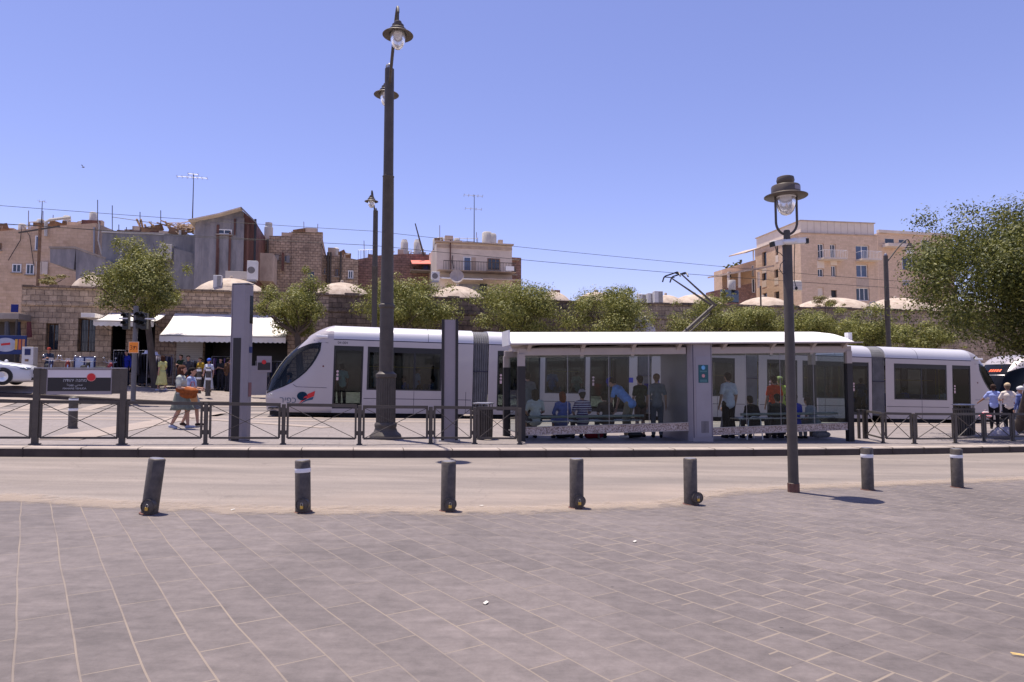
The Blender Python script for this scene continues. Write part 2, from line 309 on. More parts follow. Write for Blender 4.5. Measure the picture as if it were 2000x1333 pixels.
M['banner_blue'] = mat('banner_blue', (.008, .018, .15), .8, 0, .2, 4)
M['blue'] = mat('strong_blue', (.015, .03, .38), .5, 0, .08)
M['teal'] = mat('dark_teal', (.01, .075, .09), .5, 0, .05)
M['lime'] = mat('white_wash', (.50, .47, .43), .85, 0, .08, 1)
M['ac'] = mat('air_conditioner_white', (.62, .61, .60), .6, 0, .08, 3)
M['concrete'] = mat('concrete', (.30, .26, .225), .9, 0, .2, 1.2, .3, 20)
M['dome'] = mat('dome_plaster', (.31, .24, .19), .9, 0, 0, 2.2, .4, 10, col2=(.50, .42, .345))
M['awning'] = mat('white_awning_canvas', (.80, .76, .70), .85, 0, .08, 1.5, .1, 60)
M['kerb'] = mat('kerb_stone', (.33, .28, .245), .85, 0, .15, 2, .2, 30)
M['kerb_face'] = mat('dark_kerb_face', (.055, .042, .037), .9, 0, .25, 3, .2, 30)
M['bark'] = mat('bark', (.085, .065, .05), .95, 0, .3, 6, .8, 14, stretch=(1, 1, .3))
M['leaf_far'] = leaf_mat('leaves_olive', (.085, .10, .020), (.17, .18, .040), (.34, .32, .095))
M['leaf_near'] = leaf_mat('leaves_green', (.035, .046, .009), (.088, .102, .020), (.22, .215, .05))
M['leaf_dry'] = leaf_mat('leaves_dry', (.16, .10, .04), (.22, .20, .07), (.34, .30, .14))
M['wood'] = mat('weathered_wood', (.20, .12, .07), .9, 0, .3, 3, .4, 20)
M['rust'] = corr_mat('rusty_corrugated_sheet', (.07, .025, .02), (.16, .07, .05), 6)
M['corr'] = corr_mat('grey_corrugated_sheet', (.16, .155, .17), (.30, .28, .29), 5)
M['bluewall'] = corr_mat('blue_grey_render', (.11, .11, .12), (.22, .21, .215), .01, (.03, .03, .035), .5)
M['pinkstone'] = stone_mat('pale_brown_blocks', .5, .24, (.54, .385, .26), (.62, .45, .32), (.45, .32, .22), .008, (.20, .13, .09), .4, .01, .006)
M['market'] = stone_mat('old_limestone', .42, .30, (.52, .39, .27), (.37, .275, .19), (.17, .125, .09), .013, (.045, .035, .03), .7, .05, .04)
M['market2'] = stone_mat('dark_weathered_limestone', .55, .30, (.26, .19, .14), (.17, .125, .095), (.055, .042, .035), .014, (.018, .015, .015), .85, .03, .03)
M['rough'] = stone_mat('rough_brown_stone', .38, .22, (.47, .35, .26), (.34, .25, .185), (.17, .125, .095), .02, (.06, .045, .04), .6, .04, .02)
M['redstone'] = stone_mat('reddish_stone', .4, .22, (.34, .20, .155), (.25, .15, .12), (.13, .085, .07), .018, (.07, .045, .04), .6, .04, .02)
M['apart'] = stone_mat('golden_dressed_stone', .6, .28, (.60, .44, .31), (.68, .50, .36), (.50, .37, .26), .008, (.42, .30, .21), .35, .0, .004)
M['apart_top'] = mat('pale_cladding', (.70, .60, .50), .8, 0, .06, 1)
M['plaster'] = mat('cream_plaster', (.62, .53, .45), .9, 0, .14, .9, .1, 20)
M['plaster_dirty'] = mat('stained_plaster', (.34, .26, .21), .9, 0, 0, 1.2, .1, 20, col2=(.55, .44, .35), stretch=(1, 1, .5))
M['skin'] = mat('skin', (.42, .23, .16), .55, 0, .05, 8)
M['skin2'] = mat('tanned_skin', (.26, .13, .085), .55, 0, .05, 8)
def cloth(name, c, var=.15): return mat(name, c, .9, 0, var, 9, .15, 30, spec=.15)
def flat_uv(): pass

# ---------------------------------------------------------------- mesh builder
class MB:
    def __init__(s): s.v = []; s.f = []; s.sm = []; s.mi = []; s.cur = 0
    def add(s, vs, fs, smooth=False):
        o = len(s.v); s.v.extend([tuple(v) for v in vs])
        for f in fs: s.f.append([i + o for i in f]); s.sm.append(smooth); s.mi.append(s.cur)
        return s
    def box(s, x0, x1, y0, y1, z0, z1, M4=None):
        v = [Vector(p) for p in ((x0,y0,z0),(x1,y0,z0),(x1,y1,z0),(x0,y1,z0),(x0,y0,z1),(x1,y0,z1),(x1,y1,z1),(x0,y1,z1))]
        if M4: v = [M4 @ p for p in v]
        return s.add(v, [(0,3,2,1),(4,5,6,7),(0,1,5,4),(1,2,6,5),(2,3,7,6),(3,0,4,7)])
    def bar(s, a, b, w, h=None, up=(0,0,1)):
        a, b = Vector(a), Vector(b); h = h or w; d = (b - a); l = d.length; d.normalize()
        up = Vector(up); x = d.cross(up)
        if x.length < 1e-4: x = d.cross(Vector((0, 1, 0)))
        x.normalize(); y = x.cross(d)
        vs = [a + x*i*w/2 + y*j*h/2 for i, j in ((-1,-1),(1,-1),(1,1),(-1,1))] + [b + x*i*w/2 + y*j*h/2 for i, j in ((-1,-1),(1,-1),(1,1),(-1,1))]
        return s.add(vs, [(0,3,2,1),(4,5,6,7),(0,1,5,4),(1,2,6,5),(2,3,7,6),(3,0,4,7)])
    def tube(s, pts, rs, n=10, caps=True, smooth=True):
        pts = [Vector(p) for p in pts]
        if not hasattr(rs, '__len__'): rs = [rs] * len(pts)
        vs = []; fs = []; px = None
        for i, p in enumerate(pts):
            d = (pts[min(i+1, len(pts)-1)] - pts[max(i-1, 0)]).normalized()
            if px is None:
                px = d.cross(Vector((0,0,1)))
                if px.length < 1e-3: px = Vector((1, 0, 0))
            px = (px - d * px.dot(d)).normalized(); py = d.cross(px)
            for k in range(n):
                a = 2*math.pi*k/n; vs.append(p + (px*math.cos(a) + py*math.sin(a)) * rs[i])
        for i in range(len(pts)-1):
            for k in range(n):
                fs.append((i*n+k, i*n+(k+1)%n, (i+1)*n+(k+1)%n, (i+1)*n+k))
        s.add(vs, fs, smooth)
        if caps:
            o = len(s.v) - len(vs)
            s.f.append([o+k for k in range(n)][::-1]); s.sm.append(False); s.mi.append(s.cur)
            s.f.append([o+(len(pts)-1)*n+k for k in range(n)]); s.sm.append(False); s.mi.append(s.cur)
        return s
    def lathe(s, prof, n=20, c=(0,0,0), M4=None, smooth=True, arc=1.0):
        vs = []; fs = []; c = Vector(c); m = n if arc == 1.0 else n + 1
        for r, z in prof:
            for k in range(m):
                a = 2*math.pi*arc*k/n; p = Vector((r*math.cos(a), r*math.sin(a), z))
                if M4: p = M4 @ p
                vs.append(p + c)
        for i in range(len(prof)-1):
            for k in range(n):
                k2 = (k+1) % m if arc == 1.0 else k+1
                fs.append((i*m+k, i*m+k2, (i+1)*m+k2, (i+1)*m+k))
        return s.add(vs, fs, smooth)
    def ell(s, c, r, n=12, m=8, M4=None):
        prof = [(math.sin(math.pi*i/m), -math.cos(math.pi*i/m)) for i in range(m+1)]
        S = Matrix.Diagonal((r[0], r[1], r[2], 1)); 
        if M4: S = M4 @ S
        return s.lathe(prof, n, c, S)
    def prism(s, poly, a0, a1, axis='y'):
        """poly in (x,z) extruded along y (or (x,y) along z, or (y,z) along x)"""
        def P(u, w, a): return (u, a, w) if axis == 'y' else ((u, w, a) if axis == 'z' else (a, u, w))
        n = len(poly); vs = [P(u, w, a0) for u, w in poly] + [P(u, w, a1) for u, w in poly]
        fs = [list(range(n)), list(range(2*n-1, n-1, -1))] + [(i, i+n, (i+1)%n+n, (i+1)%n) for i in range(n)]
        return s.add(vs, fs)
    def quad(s, a, b, c, d): return s.add([a, b, c, d], [(0,1,2,3)])
    def facade(s, x0, x1, z0, z1, y, ops, depth=.15):
        """wall face at y looking towards -y with real openings and reveals"""
        xs = sorted(set([x0, x1] + [o[0] for o in ops] + [o[1] for o in ops])); zs = sorted(set([z0, z1] + [o[2] for o in ops] + [o[3] for o in ops]))
        for i in range(len(xs)-1):
            for j in range(len(zs)-1):
                cx = (xs[i]+xs[i+1])/2; cz = (zs[j]+zs[j+1])/2
                if cx < x0 or cx > x1 or cz < z0 or cz > z1: continue
                if any(o[0] < cx < o[1] and o[2] < cz < o[3] for o in ops): continue
                s.quad((xs[i],y,zs[j]), (xs[i+1],y,zs[j]), (xs[i+1],y,zs[j+1]), (xs[i],y,zs[j+1]))
        for a, b, c, d in [o[:4] for o in ops]:
            e = y + depth
            s.quad((a,y,c),(a,y,d),(a,e,d),(a,e,c)); s.quad((b,y,c),(b,e,c),(b,e,d),(b,y,d))
            s.quad((a,y,c),(a,e,c),(b,e,c),(b,y,c)); s.quad((a,y,d),(b,y,d),(b,e,d),(a,e,d))
        return s
    def build(s, name, mats, parent=None, loc=None, rot=None, bevel=0, weld=False):
        me = bpy.data.meshes.new(name); me.from_pydata(s.v, [], s.f)
        if not isinstance(mats, (list, tuple)): mats = [mats]
        for m in mats: me.materials.append(m)
        me.polygons.foreach_set('use_smooth', s.sm); me.polygons.foreach_set('material_index', s.mi)
        me.update()
        if any(s.sm): me.set_sharp_from_angle(angle=R(40))
        o = bpy.data.objects.new(name, me); COL.objects.link(o)
        if parent: o.parent = parent
        if loc is not None: o.location = loc
        if rot is not None: o.rotation_euler = rot if hasattr(rot, '__len__') else (0, 0, rot)
        if weld:
            bm = bmesh.new(); bm.from_mesh(me); bmesh.ops.remove_doubles(bm, verts=bm.verts, dist=.0008); bmesh.ops.recalc_face_normals(bm, faces=bm.faces); bm.to_mesh(me); bm.free()
        if bevel:
            md = o.modifiers.new('bevel', 'BEVEL'); md.width = bevel; md.segments = 2; md.limit_method = 'ANGLE'; md.angle_limit = R(40)
        return o

def tag(o, label=None, cat=None, group=None, kind=None):
    if label: o['label'] = label
    if cat: o['category'] = cat
    if group: o['group'] = group
    if kind: o['kind'] = kind
    return o
def thing(name, label, cat, loc=(0,0,0), rz=0, group=None, rot=None):
    o = bpy.data.objects.new(name, None); COL.objects.link(o); o.empty_display_size = .2
    o.location = loc; o.rotation_euler = rot or (0, 0, rz)
    return tag(o, label, cat, group)
def copy_tree(o, parent=None):
    c = o.copy(); COL.objects.link(c); c.parent = parent
    for ch in list(o.children): copy_tree(ch, c)
    return c
def text(name, s, size, m, parent, loc, rot=(R(90), 0, 0), ext=.002, align='CENTER', bold=0.0):
    cu = bpy.data.curves.new(name, 'FONT'); cu.body = s; cu.size = size; cu.extrude = ext; cu.align_x = align; cu.align_y = 'CENTER'; cu.offset = bold
    o = bpy.data.objects.new(name, cu); COL.objects.link(o)
    dg = bpy.context.evaluated_depsgraph_get(); me = bpy.data.meshes.new_from_object(o.evaluated_get(dg))
    bpy.data.objects.remove(o); me.materials.clear(); me.materials.append(m)
    t = bpy.data.objects.new(name, me); COL.objects.link(t); t.parent = parent; t.location = loc; t.rotation_euler = rot
    return t
# ================================================================ GROUND
PLAZA_ROT = math.atan2(.815, -.579)
M['plaza'] = paver_mat('plaza_pavers', PLAZA_ROT, .78, .29, ((.118, .100, .097), (.140, .118, .113)), (.225, .182, .145), .0075, .45, .016, stain=.26, cross=.36)
M['plat'] = paver_mat('platform_pavers', YAW, .6, .4, ((.195, .168, .160), (.215, .184, .173)), (.13, .11, .10), .006, .5, .0, stain=.1)
M['walk'] = paver_mat('far_pavement_pavers', YAW, .5, .3, ((.215, .178, .16), (.25, .21, .185)), (.14, .115, .105), .008, .5, .0, stain=.14)
M['asphalt'] = road_mat()
M['track'] = mat('track_bed_paving', (.175, .15, .142), .85, 0, .14, 1.2, .2, 40)
M['band'] = mat('pale_paving_band', (.28, .23, .20), .8, 0, .1, 1.5, .1, 40)

def strip(name, s0, s1, tl, m, hf, ds=1.0, parent=None):
    """grid in street coordinates; tl = list of functions/numbers for t, hf(t, s) = height over the sloping plane"""
    b = MB(); n = int((s1 - s0) / ds) + 1; vs = []; fs = []
    for i in range(n + 1):
        s = s0 + (s1 - s0) * i / n
        for t in tl:
            tt = t(s) if callable(t) else t
            x, y = XY(s, tt); vs.append((x, y, gz(x, y, hf(tt, s))))
    k = len(tl)
    for i in range(n):
        for j in range(k - 1): fs.append((i*k+j, (i+1)*k+j, (i+1)*k+j+1, i*k+j+1))
    b.add(vs, fs, True)
    return b.build(name, m, parent)
b = MB()
vs = []; fs = []
gx = [-1500, -400, -150, -60, -40, -22, -18, -14, -10, 0, 20, 60, 150, 400, 1500]; gy = [-300, -60, 0, 14, 25, 32, 36, 45, 60, 100, 300, 1500]
for x in gx:
    for y in gy: vs.append((x, y, gz(x, y, max(0, rise(ST(Vector((x, y, 0)))[1]) - .3) if y > 25 else 0) - .12))
for i in range(len(gx)-1):
    for j in range(len(gy)-1): fs.append((i*len(gy)+j, (i+1)*len(gy)+j, (i+1)*len(gy)+j+1, i*len(gy)+j+1))
b.add(vs, fs); tag(b.build('ground', M['concrete']), kind='structure')
tag(strip('road', -60, 90, [-40, 0, 5, 10, lambda s: tk(s) + .02], M['asphalt'], lambda t, s: 0), kind='structure')
# plaza: a sheet whose far edge follows the carriageway
edge = [(-400, 962), (-200, 968), (0, 974), (150, 982), (300, 991), (500, 997), (700, 999), (900, 999), (1100, 995), (1250, 988), (1320, 983), (1380, 971), (1430, 960), (1500, 956), (1600, 951), (1800, 943), (2000, 936), (2300, 926)]
ep = [G(*e, 0) for e in edge]
ep = [Vector((-60, ep[0].y + 1, 0))] + ep + [Vector((60, ep[-1].y + 6, 0))]
vs = []; fs = []
for p in ep:
    for f in (0, .2, .5, 1):
        y = p.y + (-25 - p.y) * f; vs.append((p.x, y, SLOPE * p.x + .006))
for i in range(len(ep) - 1):
    for j in range(3): fs.append((i*4+j, i*4+j+1, (i+1)*4+j+1, (i+1)*4+j))
tag(MB().add(vs, fs).build('plaza', M['plaza']), kind='structure')
# flush pale edging between plaza and road on the right
vs = []; fs = []
for i, e in enumerate(edge[11:]):
    a = G(e[0], e[1], .010); c = a + Vector((-.02, .11, 0)); vs += [(a.x, a.y, a.z), (c.x, c.y, c.z)]
for i in range(len(edge) - 12): fs.append((2*i, 2*i+2, 2*i+3, 2*i+1))
tag(MB().add(vs, fs).build('plaza_edging', M['band']), kind='structure')
def sand_mat():
    m = bpy.data.materials.new('drifted_sand'); N, L, b = nt(m); ge = N.new('ShaderNodeNewGeometry'); b.inputs['Base Color'].default_value = (.33, .265, .215, 1); b.inputs['Roughness'].default_value = .95
    n = N.new('ShaderNodeTexNoise'); n.inputs['Scale'].default_value = 2.6; n.inputs['Detail'].default_value = 8; n.inputs['Roughness'].default_value = .7; L.new(ge.outputs['Position'], n.inputs['Vector'])
    tc = N.new('ShaderNodeAttribute'); tc.attribute_name = 'edge'
    a = N.new('ShaderNodeMath'); a.operation = 'MULTIPLY_ADD'; a.inputs[1].default_value = -.55; L.new(tc.outputs['Fac'], a.inputs[0]); L.new(n.outputs['Fac'], a.inputs[2])
    r = N.new('ShaderNodeMapRange'); r.inputs[1].default_value = .20; r.inputs[2].default_value = .42; r.inputs[4].default_value = .6; L.new(a.outputs[0], r.inputs[0])
    tr = N.new('ShaderNodeBsdfTransparent'); mx = N.new('ShaderNodeMixShader'); L.new(r.outputs[0], mx.inputs[0]); L.new(tr.outputs[0], mx.inputs[1]); L.new(b.outputs[0], mx.inputs[2]); L.new(mx.outputs[0], N['Material Output'].inputs['Surface'])
    return m
vs = []; fs = []; at = []; offs = [(-.55, 1), (-.3, .6), (0, .1), (.25, .3), (.6, 1)]
pts = [G(a, c, .011) for a, c in edge]; ss = []
for a, c in zip(pts, pts[1:]):
    for i in range(6): ss.append(a.lerp(c, i / 6))
for p in ss:
    for dy, e in offs: vs.append((p.x, p.y + dy, SLOPE * p.x + .011)); at.append(e)
k5 = len(offs)
for i in range(len(ss) - 1):
    for j in range(k5 - 1): fs.append((i*k5+j, (i+1)*k5+j, (i+1)*k5+j+1, i*k5+j+1))
o = MB().add(vs, fs).build('drifted_sand', sand_mat()); at_ = o.data.attributes.new('edge', 'FLOAT', 'POINT'); at_.data.foreach_set('value', at); tag(o, kind='structure')
# kerb: dark face, pale top
def kerb():
    n = 130; vs = []; fs = []; b = MB()
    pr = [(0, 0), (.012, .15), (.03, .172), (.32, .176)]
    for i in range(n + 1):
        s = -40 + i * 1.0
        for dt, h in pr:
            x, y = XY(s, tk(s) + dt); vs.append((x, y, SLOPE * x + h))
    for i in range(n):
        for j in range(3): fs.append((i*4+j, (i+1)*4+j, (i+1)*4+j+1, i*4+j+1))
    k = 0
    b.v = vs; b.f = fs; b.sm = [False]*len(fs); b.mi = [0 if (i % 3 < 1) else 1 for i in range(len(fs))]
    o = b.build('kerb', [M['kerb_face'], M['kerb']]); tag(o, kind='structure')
kerb()
b = MB()
for i in range(60):                                           # joints of the kerb stones
    s = -20 + i * 1.0; x, y = XY(s, tk(s) - .003); x2, y2 = XY(s, tk(s) + .32)
    b.bar((x, y, SLOPE*x + .0), (x, y, SLOPE*x + .165), .012, .01); b.bar((x, y, SLOPE*x + .1745), (x2, y2, SLOPE*x2 + .1745), .012, .006)
tag(b.build('kerb_joints', M['kerb_face']), kind='structure')
tag(strip('platform', -40, 90, [lambda s: tk(s) + .32, 16, 18, 20, 22, 25.3], M['plat'], lambda t, s: .17), kind='structure')
tag(strip('platform_edge_band', -40, 90, [24.6, 25.3], M['band'], lambda t, s: .176), kind='structure')
tag(strip('platform_warning_band', -40, 90, [23.0, 23.5], M['band'], lambda t, s: .176), kind='structure')
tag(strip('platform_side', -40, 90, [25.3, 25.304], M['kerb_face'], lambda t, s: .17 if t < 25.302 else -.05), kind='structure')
tag(strip('track_bed', -40, 90, [25.3, 27, 28.5, 30, 31.9], M['track'], lambda t, s: rise(t) if t > 25.35 else .08), kind='structure')
for t in (26.25, 27.69, 29.6, 31.04):
    tag(strip('rail_groove', -40, 90, [t - .035, t + .035], M['under'], lambda t, s: rise(t) + .005), kind='structure')
for t in (25.75, 28.55, 31.5):
    tag(strip('track_paving_band', -40, 90, [t - .22, t + .22], M['band'], lambda t, s: rise(t) + .005), kind='structure')
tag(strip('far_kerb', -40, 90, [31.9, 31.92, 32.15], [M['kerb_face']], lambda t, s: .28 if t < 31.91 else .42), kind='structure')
tag(strip('pavement', -60, 90, [32.15, 33.3, 34.5, 37, 40.95, 50], M['walk'], lambda t, s: rise(t)), kind='structure')
# pale diagonal walking band across the platform at the crossing
def band(name, p, q, w0, w1, h=.181):
    a, c = G(*p, .17), G(*q, .17); d = (c - a).normalized(); nn = Vector((-d.y, d.x, 0)); vs = []; fs = []
    for i in range(9):
        m = a.lerp(c, i / 8); w = w0 + (w1 - w0) * i / 8
        for k in (-1, 1): v = m + nn * w / 2 * k; vs.append((v.x, v.y, SLOPE * v.x + h))
    for i in range(8): fs.append((2*i, 2*i+1, 2*i+3, 2*i+2))
    tag(MB().add(vs, fs).build(name, M['band']), kind='structure')
band('walking_band', (110, 860), (420, 806), .9, .9)
band('walking_band', (640, 836), (300, 812), .5, .5)
# zebra bars in the crossing at the left
for i in range(7):
    s0 = -16.5 + i * 1.05
    o = strip('crossing_bar', s0, s0 + .5, [28.9, 31.6], M['band'], lambda t, s: rise(t) + .010, .5); tag(o, kind='structure')

# ================================================================ STREET FURNITURE
# ---- bollards in the plaza edge
def bollard_proto(lock, band_, h=.62, r=.088):
    t = thing('bollard', 'x', 'bollard')
    b = MB(); b.lathe([(0, 0), (r, 0), (r, h - .012), (r - .006, h - .003), (r - .014, h)], 28); b.lathe([(r - .014, h), (.0, h + .004)], 28)
    b.build('post', M['bollard'], t)
    MB().lathe([(r - .014, h + .0015), (.0, h + .006)], 28).build('cap', M['galv'], t)
    MB().lathe([(r + .02, .002), (r + .018, .008), (r, .01)], 24).build('base_ring', M['rust'], t)
    if band_:
        MB().lathe([(r + .002, h - .145), (r + .0035, h - .14), (r + .0035, h - .10), (r + .002, h - .095)], 28).build('reflective_band', M['white'], t)
    if lock:
        b = MB(); Mx = Matrix.Rotation(R(90), 4, 'X')
        b.lathe([(0, .035), (.062, .035), (.07, .03), (.072, 0), (.07, -.04)], 26, (0, 0, 0), Mx)
        lh = b.build('lock_housing', M['bollard'], t, (.035, -r - .01, .105))
        MB().lathe([(.071, .036), (.076, .036), (.076, .028), (.071, .028)], 26, (0, 0, 0), Mx).build('rim', M['dark'], lh)
        p = MB(); p.box(-.018, .018, -.05, -.034, -.045, -.008); pd = p.build('padlock', M['brass'], lh, bevel=.003)
        MB().tube([(-.011, -.042, -.01), (-.011, -.042, .015), (-.006, -.042, .024), (.006, -.042, .024), (.011, -.042, .015), (.011, -.042, -.01)], .003, 6).build('shackle', M['steel'], pd)
    return t
bl = [  # px, base py, top py, lock, band, lean, label
    (292, 1003, 897, 1, 0, 6.5, 'dark bollard leaning to the right with a round padlocked base, farthest left'),
    (592, 1000, 901, 1, 1, -1.5, 'dark padlocked bollard with a torn white band near its top'),
    (875, 998, 903, 1, 0, .6, 'plain dark padlocked bollard under the small round lamp shadow on the road'),
    (1126, 992, 898, 1, 0, .3, 'plain dark padlocked bollard standing in front of the left shelter glass'),
    (1349, 985, 897, 1, 0, 0, 'plain padlocked bollard in front of the shelter pillar, lock turned to its right side'),
    (1695, 957, 876, 0, 1, 0, 'lockless dark bollard with white band just right of the near street lamp'),
    (1870, 952, 878, 0, 1, 0, 'lockless dark bollard with white band, farthest right along the plaza')]
protos = {}
for px, yb, yt, lk, bd, lean, lab in bl:
    key = (lk, bd)
    if key not in protos: protos[key] = o = bollard_proto(lk, bd)
    else: o = copy_tree(protos[key])
    p = G(px, yb, .006); o.location = p
    hh = (yb - yt) / F * p.y / .62
    o.scale = (1.02, 1.02, hh); o.rotation_euler = (0, R(lean), R(14) if px == 1349 else R(random.uniform(-4, 4)))
    tag(o, lab, 'bollard', 'bollards along the edge of the plaza')

# ---- bollards beyond the platform
def thin_bollard(px, yb, h, r, lab):
    if px < 200: p = G(px, yb, .17)
    else: p = PT(px, yb, 33.0)
    t = thing('bollard', lab, 'bollard', p, 0, 'slim bollards at the crossing')
    MB().lathe([(r + .01, 0), (r + .01, .03), (r, .04), (r, h - .02), (r - .02, h), (0, h + .01)], 20).build('post', M['bollard'], t)
    for z in (.55, .86): MB().lathe([(r, z*h), (r + .003, z*h + .004), (r + .003, z*h + h * .075), (r, z*h + h * .08)], 20).build('reflective_band', M['white'], t)
thin_bollard(142, 837, .80, .105, 'grey bollard with white bands behind the station name board')
thin_bollard(388, 769, 1.15, .10, 'banded grey bollard beside the shop awning, left one of the pair')
thin_bollard(406, 774, 1.30, .11, 'banded grey bollard beside the shop awning, right one of the pair')

# ---- fence sections on the platform
def fence_section(pa, pb, lab, grp, hgt=.84, posts=(1, 1)):
    a, c = Vector(pa), Vector(pb); L = (c - a).length
    ang = math.atan2(c.y - a.y, c.x - a.x)
    t = thing('fence_section', lab, 'fence', a, ang, grp)
    dz = c.z - a.z
    def P(x, z): return (x, 0, z + dz * x / L)
    b = MB()
    g = .085
    fr = [(g, .13), (L - g, .13), (L - g, hgt - .02), (g, hgt - .02)]
    for i in range(4): b.bar(P(*fr[i]), P(*fr[(i+1) % 4]), .042, .035, up=(0, 1, 0))
    b.bar(P(g - .02, hgt), P(L - g + .02, hgt), .05, .03, up=(0, 1, 0))
    b.build('frame', M['dark'], t)
    b = MB(); b.bar(P(g, .13), P(L - g, hgt - .03), .024, .012); b.build('brace', M['dark'], t)
    b = MB(); b.bar((*P(g, hgt - .03)[:1], .014, P(g, hgt - .03)[2]), (L - g, .014, P(L - g, .13)[2]), .024, .012); b.build('brace', M['dark'], t)
    if posts[0]: post(t, 0, 0, hgt)
    if posts[1]: post(t, L, dz, hgt)
    # small tie plates between frame and posts
    for x0, x1 in ((.03, g), (L - g, L - .03)):
        for z in (.20, hgt - .17): MB().box(x0, x1, -.012, .012, z + dz * x0 / L, z + .09 + dz * x0 / L).build('tie_plate', M['dark'], t)
    return t
def post(par, x, z, h):
    b = MB(); b.box(x - .038, x + .038, -.03, .03, z - .02, z + h + .005); b.build('post', M['dark'], par, bevel=.004)
    MB().box(x - .06, x + .06, -.05, .05, z, z + .02).build('foot_plate', M['dark'], par)
lf = [(-120, 868), (68, 868.5), (238, 868.5), (401, 868), (553, 868), (702, 869), (841, 867), (927, 867), (1015, 868)]
lpts = [G(px, py, .172) for px, py in lf]
FL = ['dark crossed-bar fence section cut by the left edge of the picture', 'crossed-bar fence section under the station name board', 'crossed-bar fence section in front of the two walking women',
      'crossed-bar fence section in front of the tall grey totem', 'crossed-bar fence section in front of the tram nose lettering', 'crossed-bar fence section in front of the fluted lamp mast base',
      'short crossed-bar fence section in front of the narrow column', 'short crossed-bar fence section in front of the left litter bin']
for i in range(8):
    fence_section(lpts[i], lpts[i+1], FL[i], 'fence sections left of the shelter', .84 if i < 5 else .82, (1 if i in (0,) else 0, 1 if i not in (0, 1) else 0))
# return panel beside the shelter
pa = G(1015, 868, .172); pb = G(1000, 860, .172)
rf = [(1693, 857), (1725, 866), (1786, 867), (1866, 866), (1922, 863), (1978, 862), (2060, 860)]
rp_ = [G(px, py, .172) for px, py in rf]
FR = ['narrow angled fence section right beside the shelter end', 'crossed-bar fence section, second one right of the shelter', 'wide crossed-bar fence section under the last tram window',
      'crossed-bar fence section in front of the right litter bin', 'crossed-bar fence section in front of the men in white and blue shirts', 'crossed-bar fence section cut by the right edge of the picture']
for i in range(6): fence_section(rp_[i], rp_[i+1], FR[i], 'fence sections right of the shelter', .80, (1 if i == 0 else 0, 1))
for px in (1678, 1688):
    p = G(px, 857, .17); t = thing('fence_post', 'slim dark post beside the shelter end, %s of two' % ('left' if px == 1678 else 'right'), 'post', p, YAW)
    MB().box(-.03, .03, -.03, .03, 0, .82).build('shaft', M['dark'], t); MB().box(-.045, .045, -.045, .045, .82, .84).build('cap', M['dark'], t)

# ---- station name board between two tall posts
def name_board():
    a, c = lpts[1], lpts[2]; L = (c - a).length; ang = math.atan2(c.y - a.y, c.x - a.x)
    t = thing('station_sign', 'station name board with red dot between two dark posts', 'sign', a, ang); dz = c.z - a.z
    hp = 1.48
    for x, z in ((0, 0), (L, dz)):
        b = MB(); b.box(x - .055, x + .055, -.04, .04, z - .02, hp); b.build('post', M['dark'], t, bevel=.005)
        MB().box(x - .09, x + .09, -.07, .07, z, z + .02).build('foot_plate', M['dark'], t)
    MB().box(.055, .17, -.03, .03, .98, hp - .01).build('side_plate', M['dark'], t)
    MB().box(L - .21, L - .055, -.03, .03, .98, hp - .01).build('side_plate', M['dark'], t)
    x0, x1 = .17, L - .21
    MB().box(-.05, L + .05, -.05, .05, hp, hp + .022).build('top_rail', M['galv'], t)
    b = MB(); b.box(x0, x1, -.025, .025, .965, hp - .005); bd = b.build('board', M['lilac'], t)
    MB().box(x0 + .02, x1 - .02, -.029, -.0255, 1.035, 1.30).build('dark_field', M['totem_dark'], bd)
    b = MB(); b.box(x0 + .02, x1 - .02, -.029, -.0255, 1.303, hp - .03); b.build('white_field', mat('sign_pale_field', (.62, .57, .60), .5, 0, .03), bd)
    cx = x0 + (x1 - x0) * .68
    Mx = Matrix.Rotation(R(90), 4, 'X')
    MB().lathe([(0, .037), (.072, .037), (.073, .026)], 28, (cx, 0, 1.31), Mx).build('red_dot', M['red'], bd)
    MB().lathe([(.073, .034), (.082, .034), (.082, .026)], 28, (cx, 0, 1.31), Mx).build('dot_ring', mat('salmon', (.7, .28, .26), .5, 0, 0), bd)
    tx = x0 + (x1 - x0) * .43; g = mat('sign_letter_grey', (.42, .42, .45), .6, 0, 0)
    text('lettering', 'מחנה יהודה'[::-1], .085, g, bd, (tx, -.031, 1.245))
    text('lettering', 'ﻣﺤﻨﻲ ﻳﻬﻮﺩﺍ'[::-1], .062, g, bd, (tx, -.031, 1.16))
    text('lettering', 'MAHANE YEHUDA', .05, g, bd, (tx, -.031, 1.085))
name_board()

# ---- tall totem and narrow column
def totem():
    p = G(472, 860, .17); w = .43; h = 3.45
    t = thing('totem', 'tall grey information totem with dark lower panel', 'totem', p, R(-12))
    b = MB(); b.prism([(-.17, -.20), (.13, -.20), (.20, -.12), (.20, .02), (-.17, .02)], 0, h, 'z'); b.build('body', M['totem'], t, bevel=.006)
    MB().box(-.125, .06, -.208, -.2, .0, h * .655).build('dark_panel', M['totem_dark'], t)
    MB().box(-.19, -.1705, -.21, .02, 0, h + .01).build('edge_trim', M['lilac'], t)
    MB().box(-.18, .21, -.21, .03, h + .0105, h + .03).build('cap', M['galv'], t)
    MB().box(.202, .21, -.10, .01, h * .75, h * .93).build('display', M['screen_glass'], t)
    MB().box(.202, .21, -.10, .01, h * .56, h * .60).build('notice', M['navy'], t)
    MB().box(.202, .212, -.10, .005, h * .28, h * .37).build('button_panel', mat('faded_red', (.20, .09, .09), .6), t)
totem()
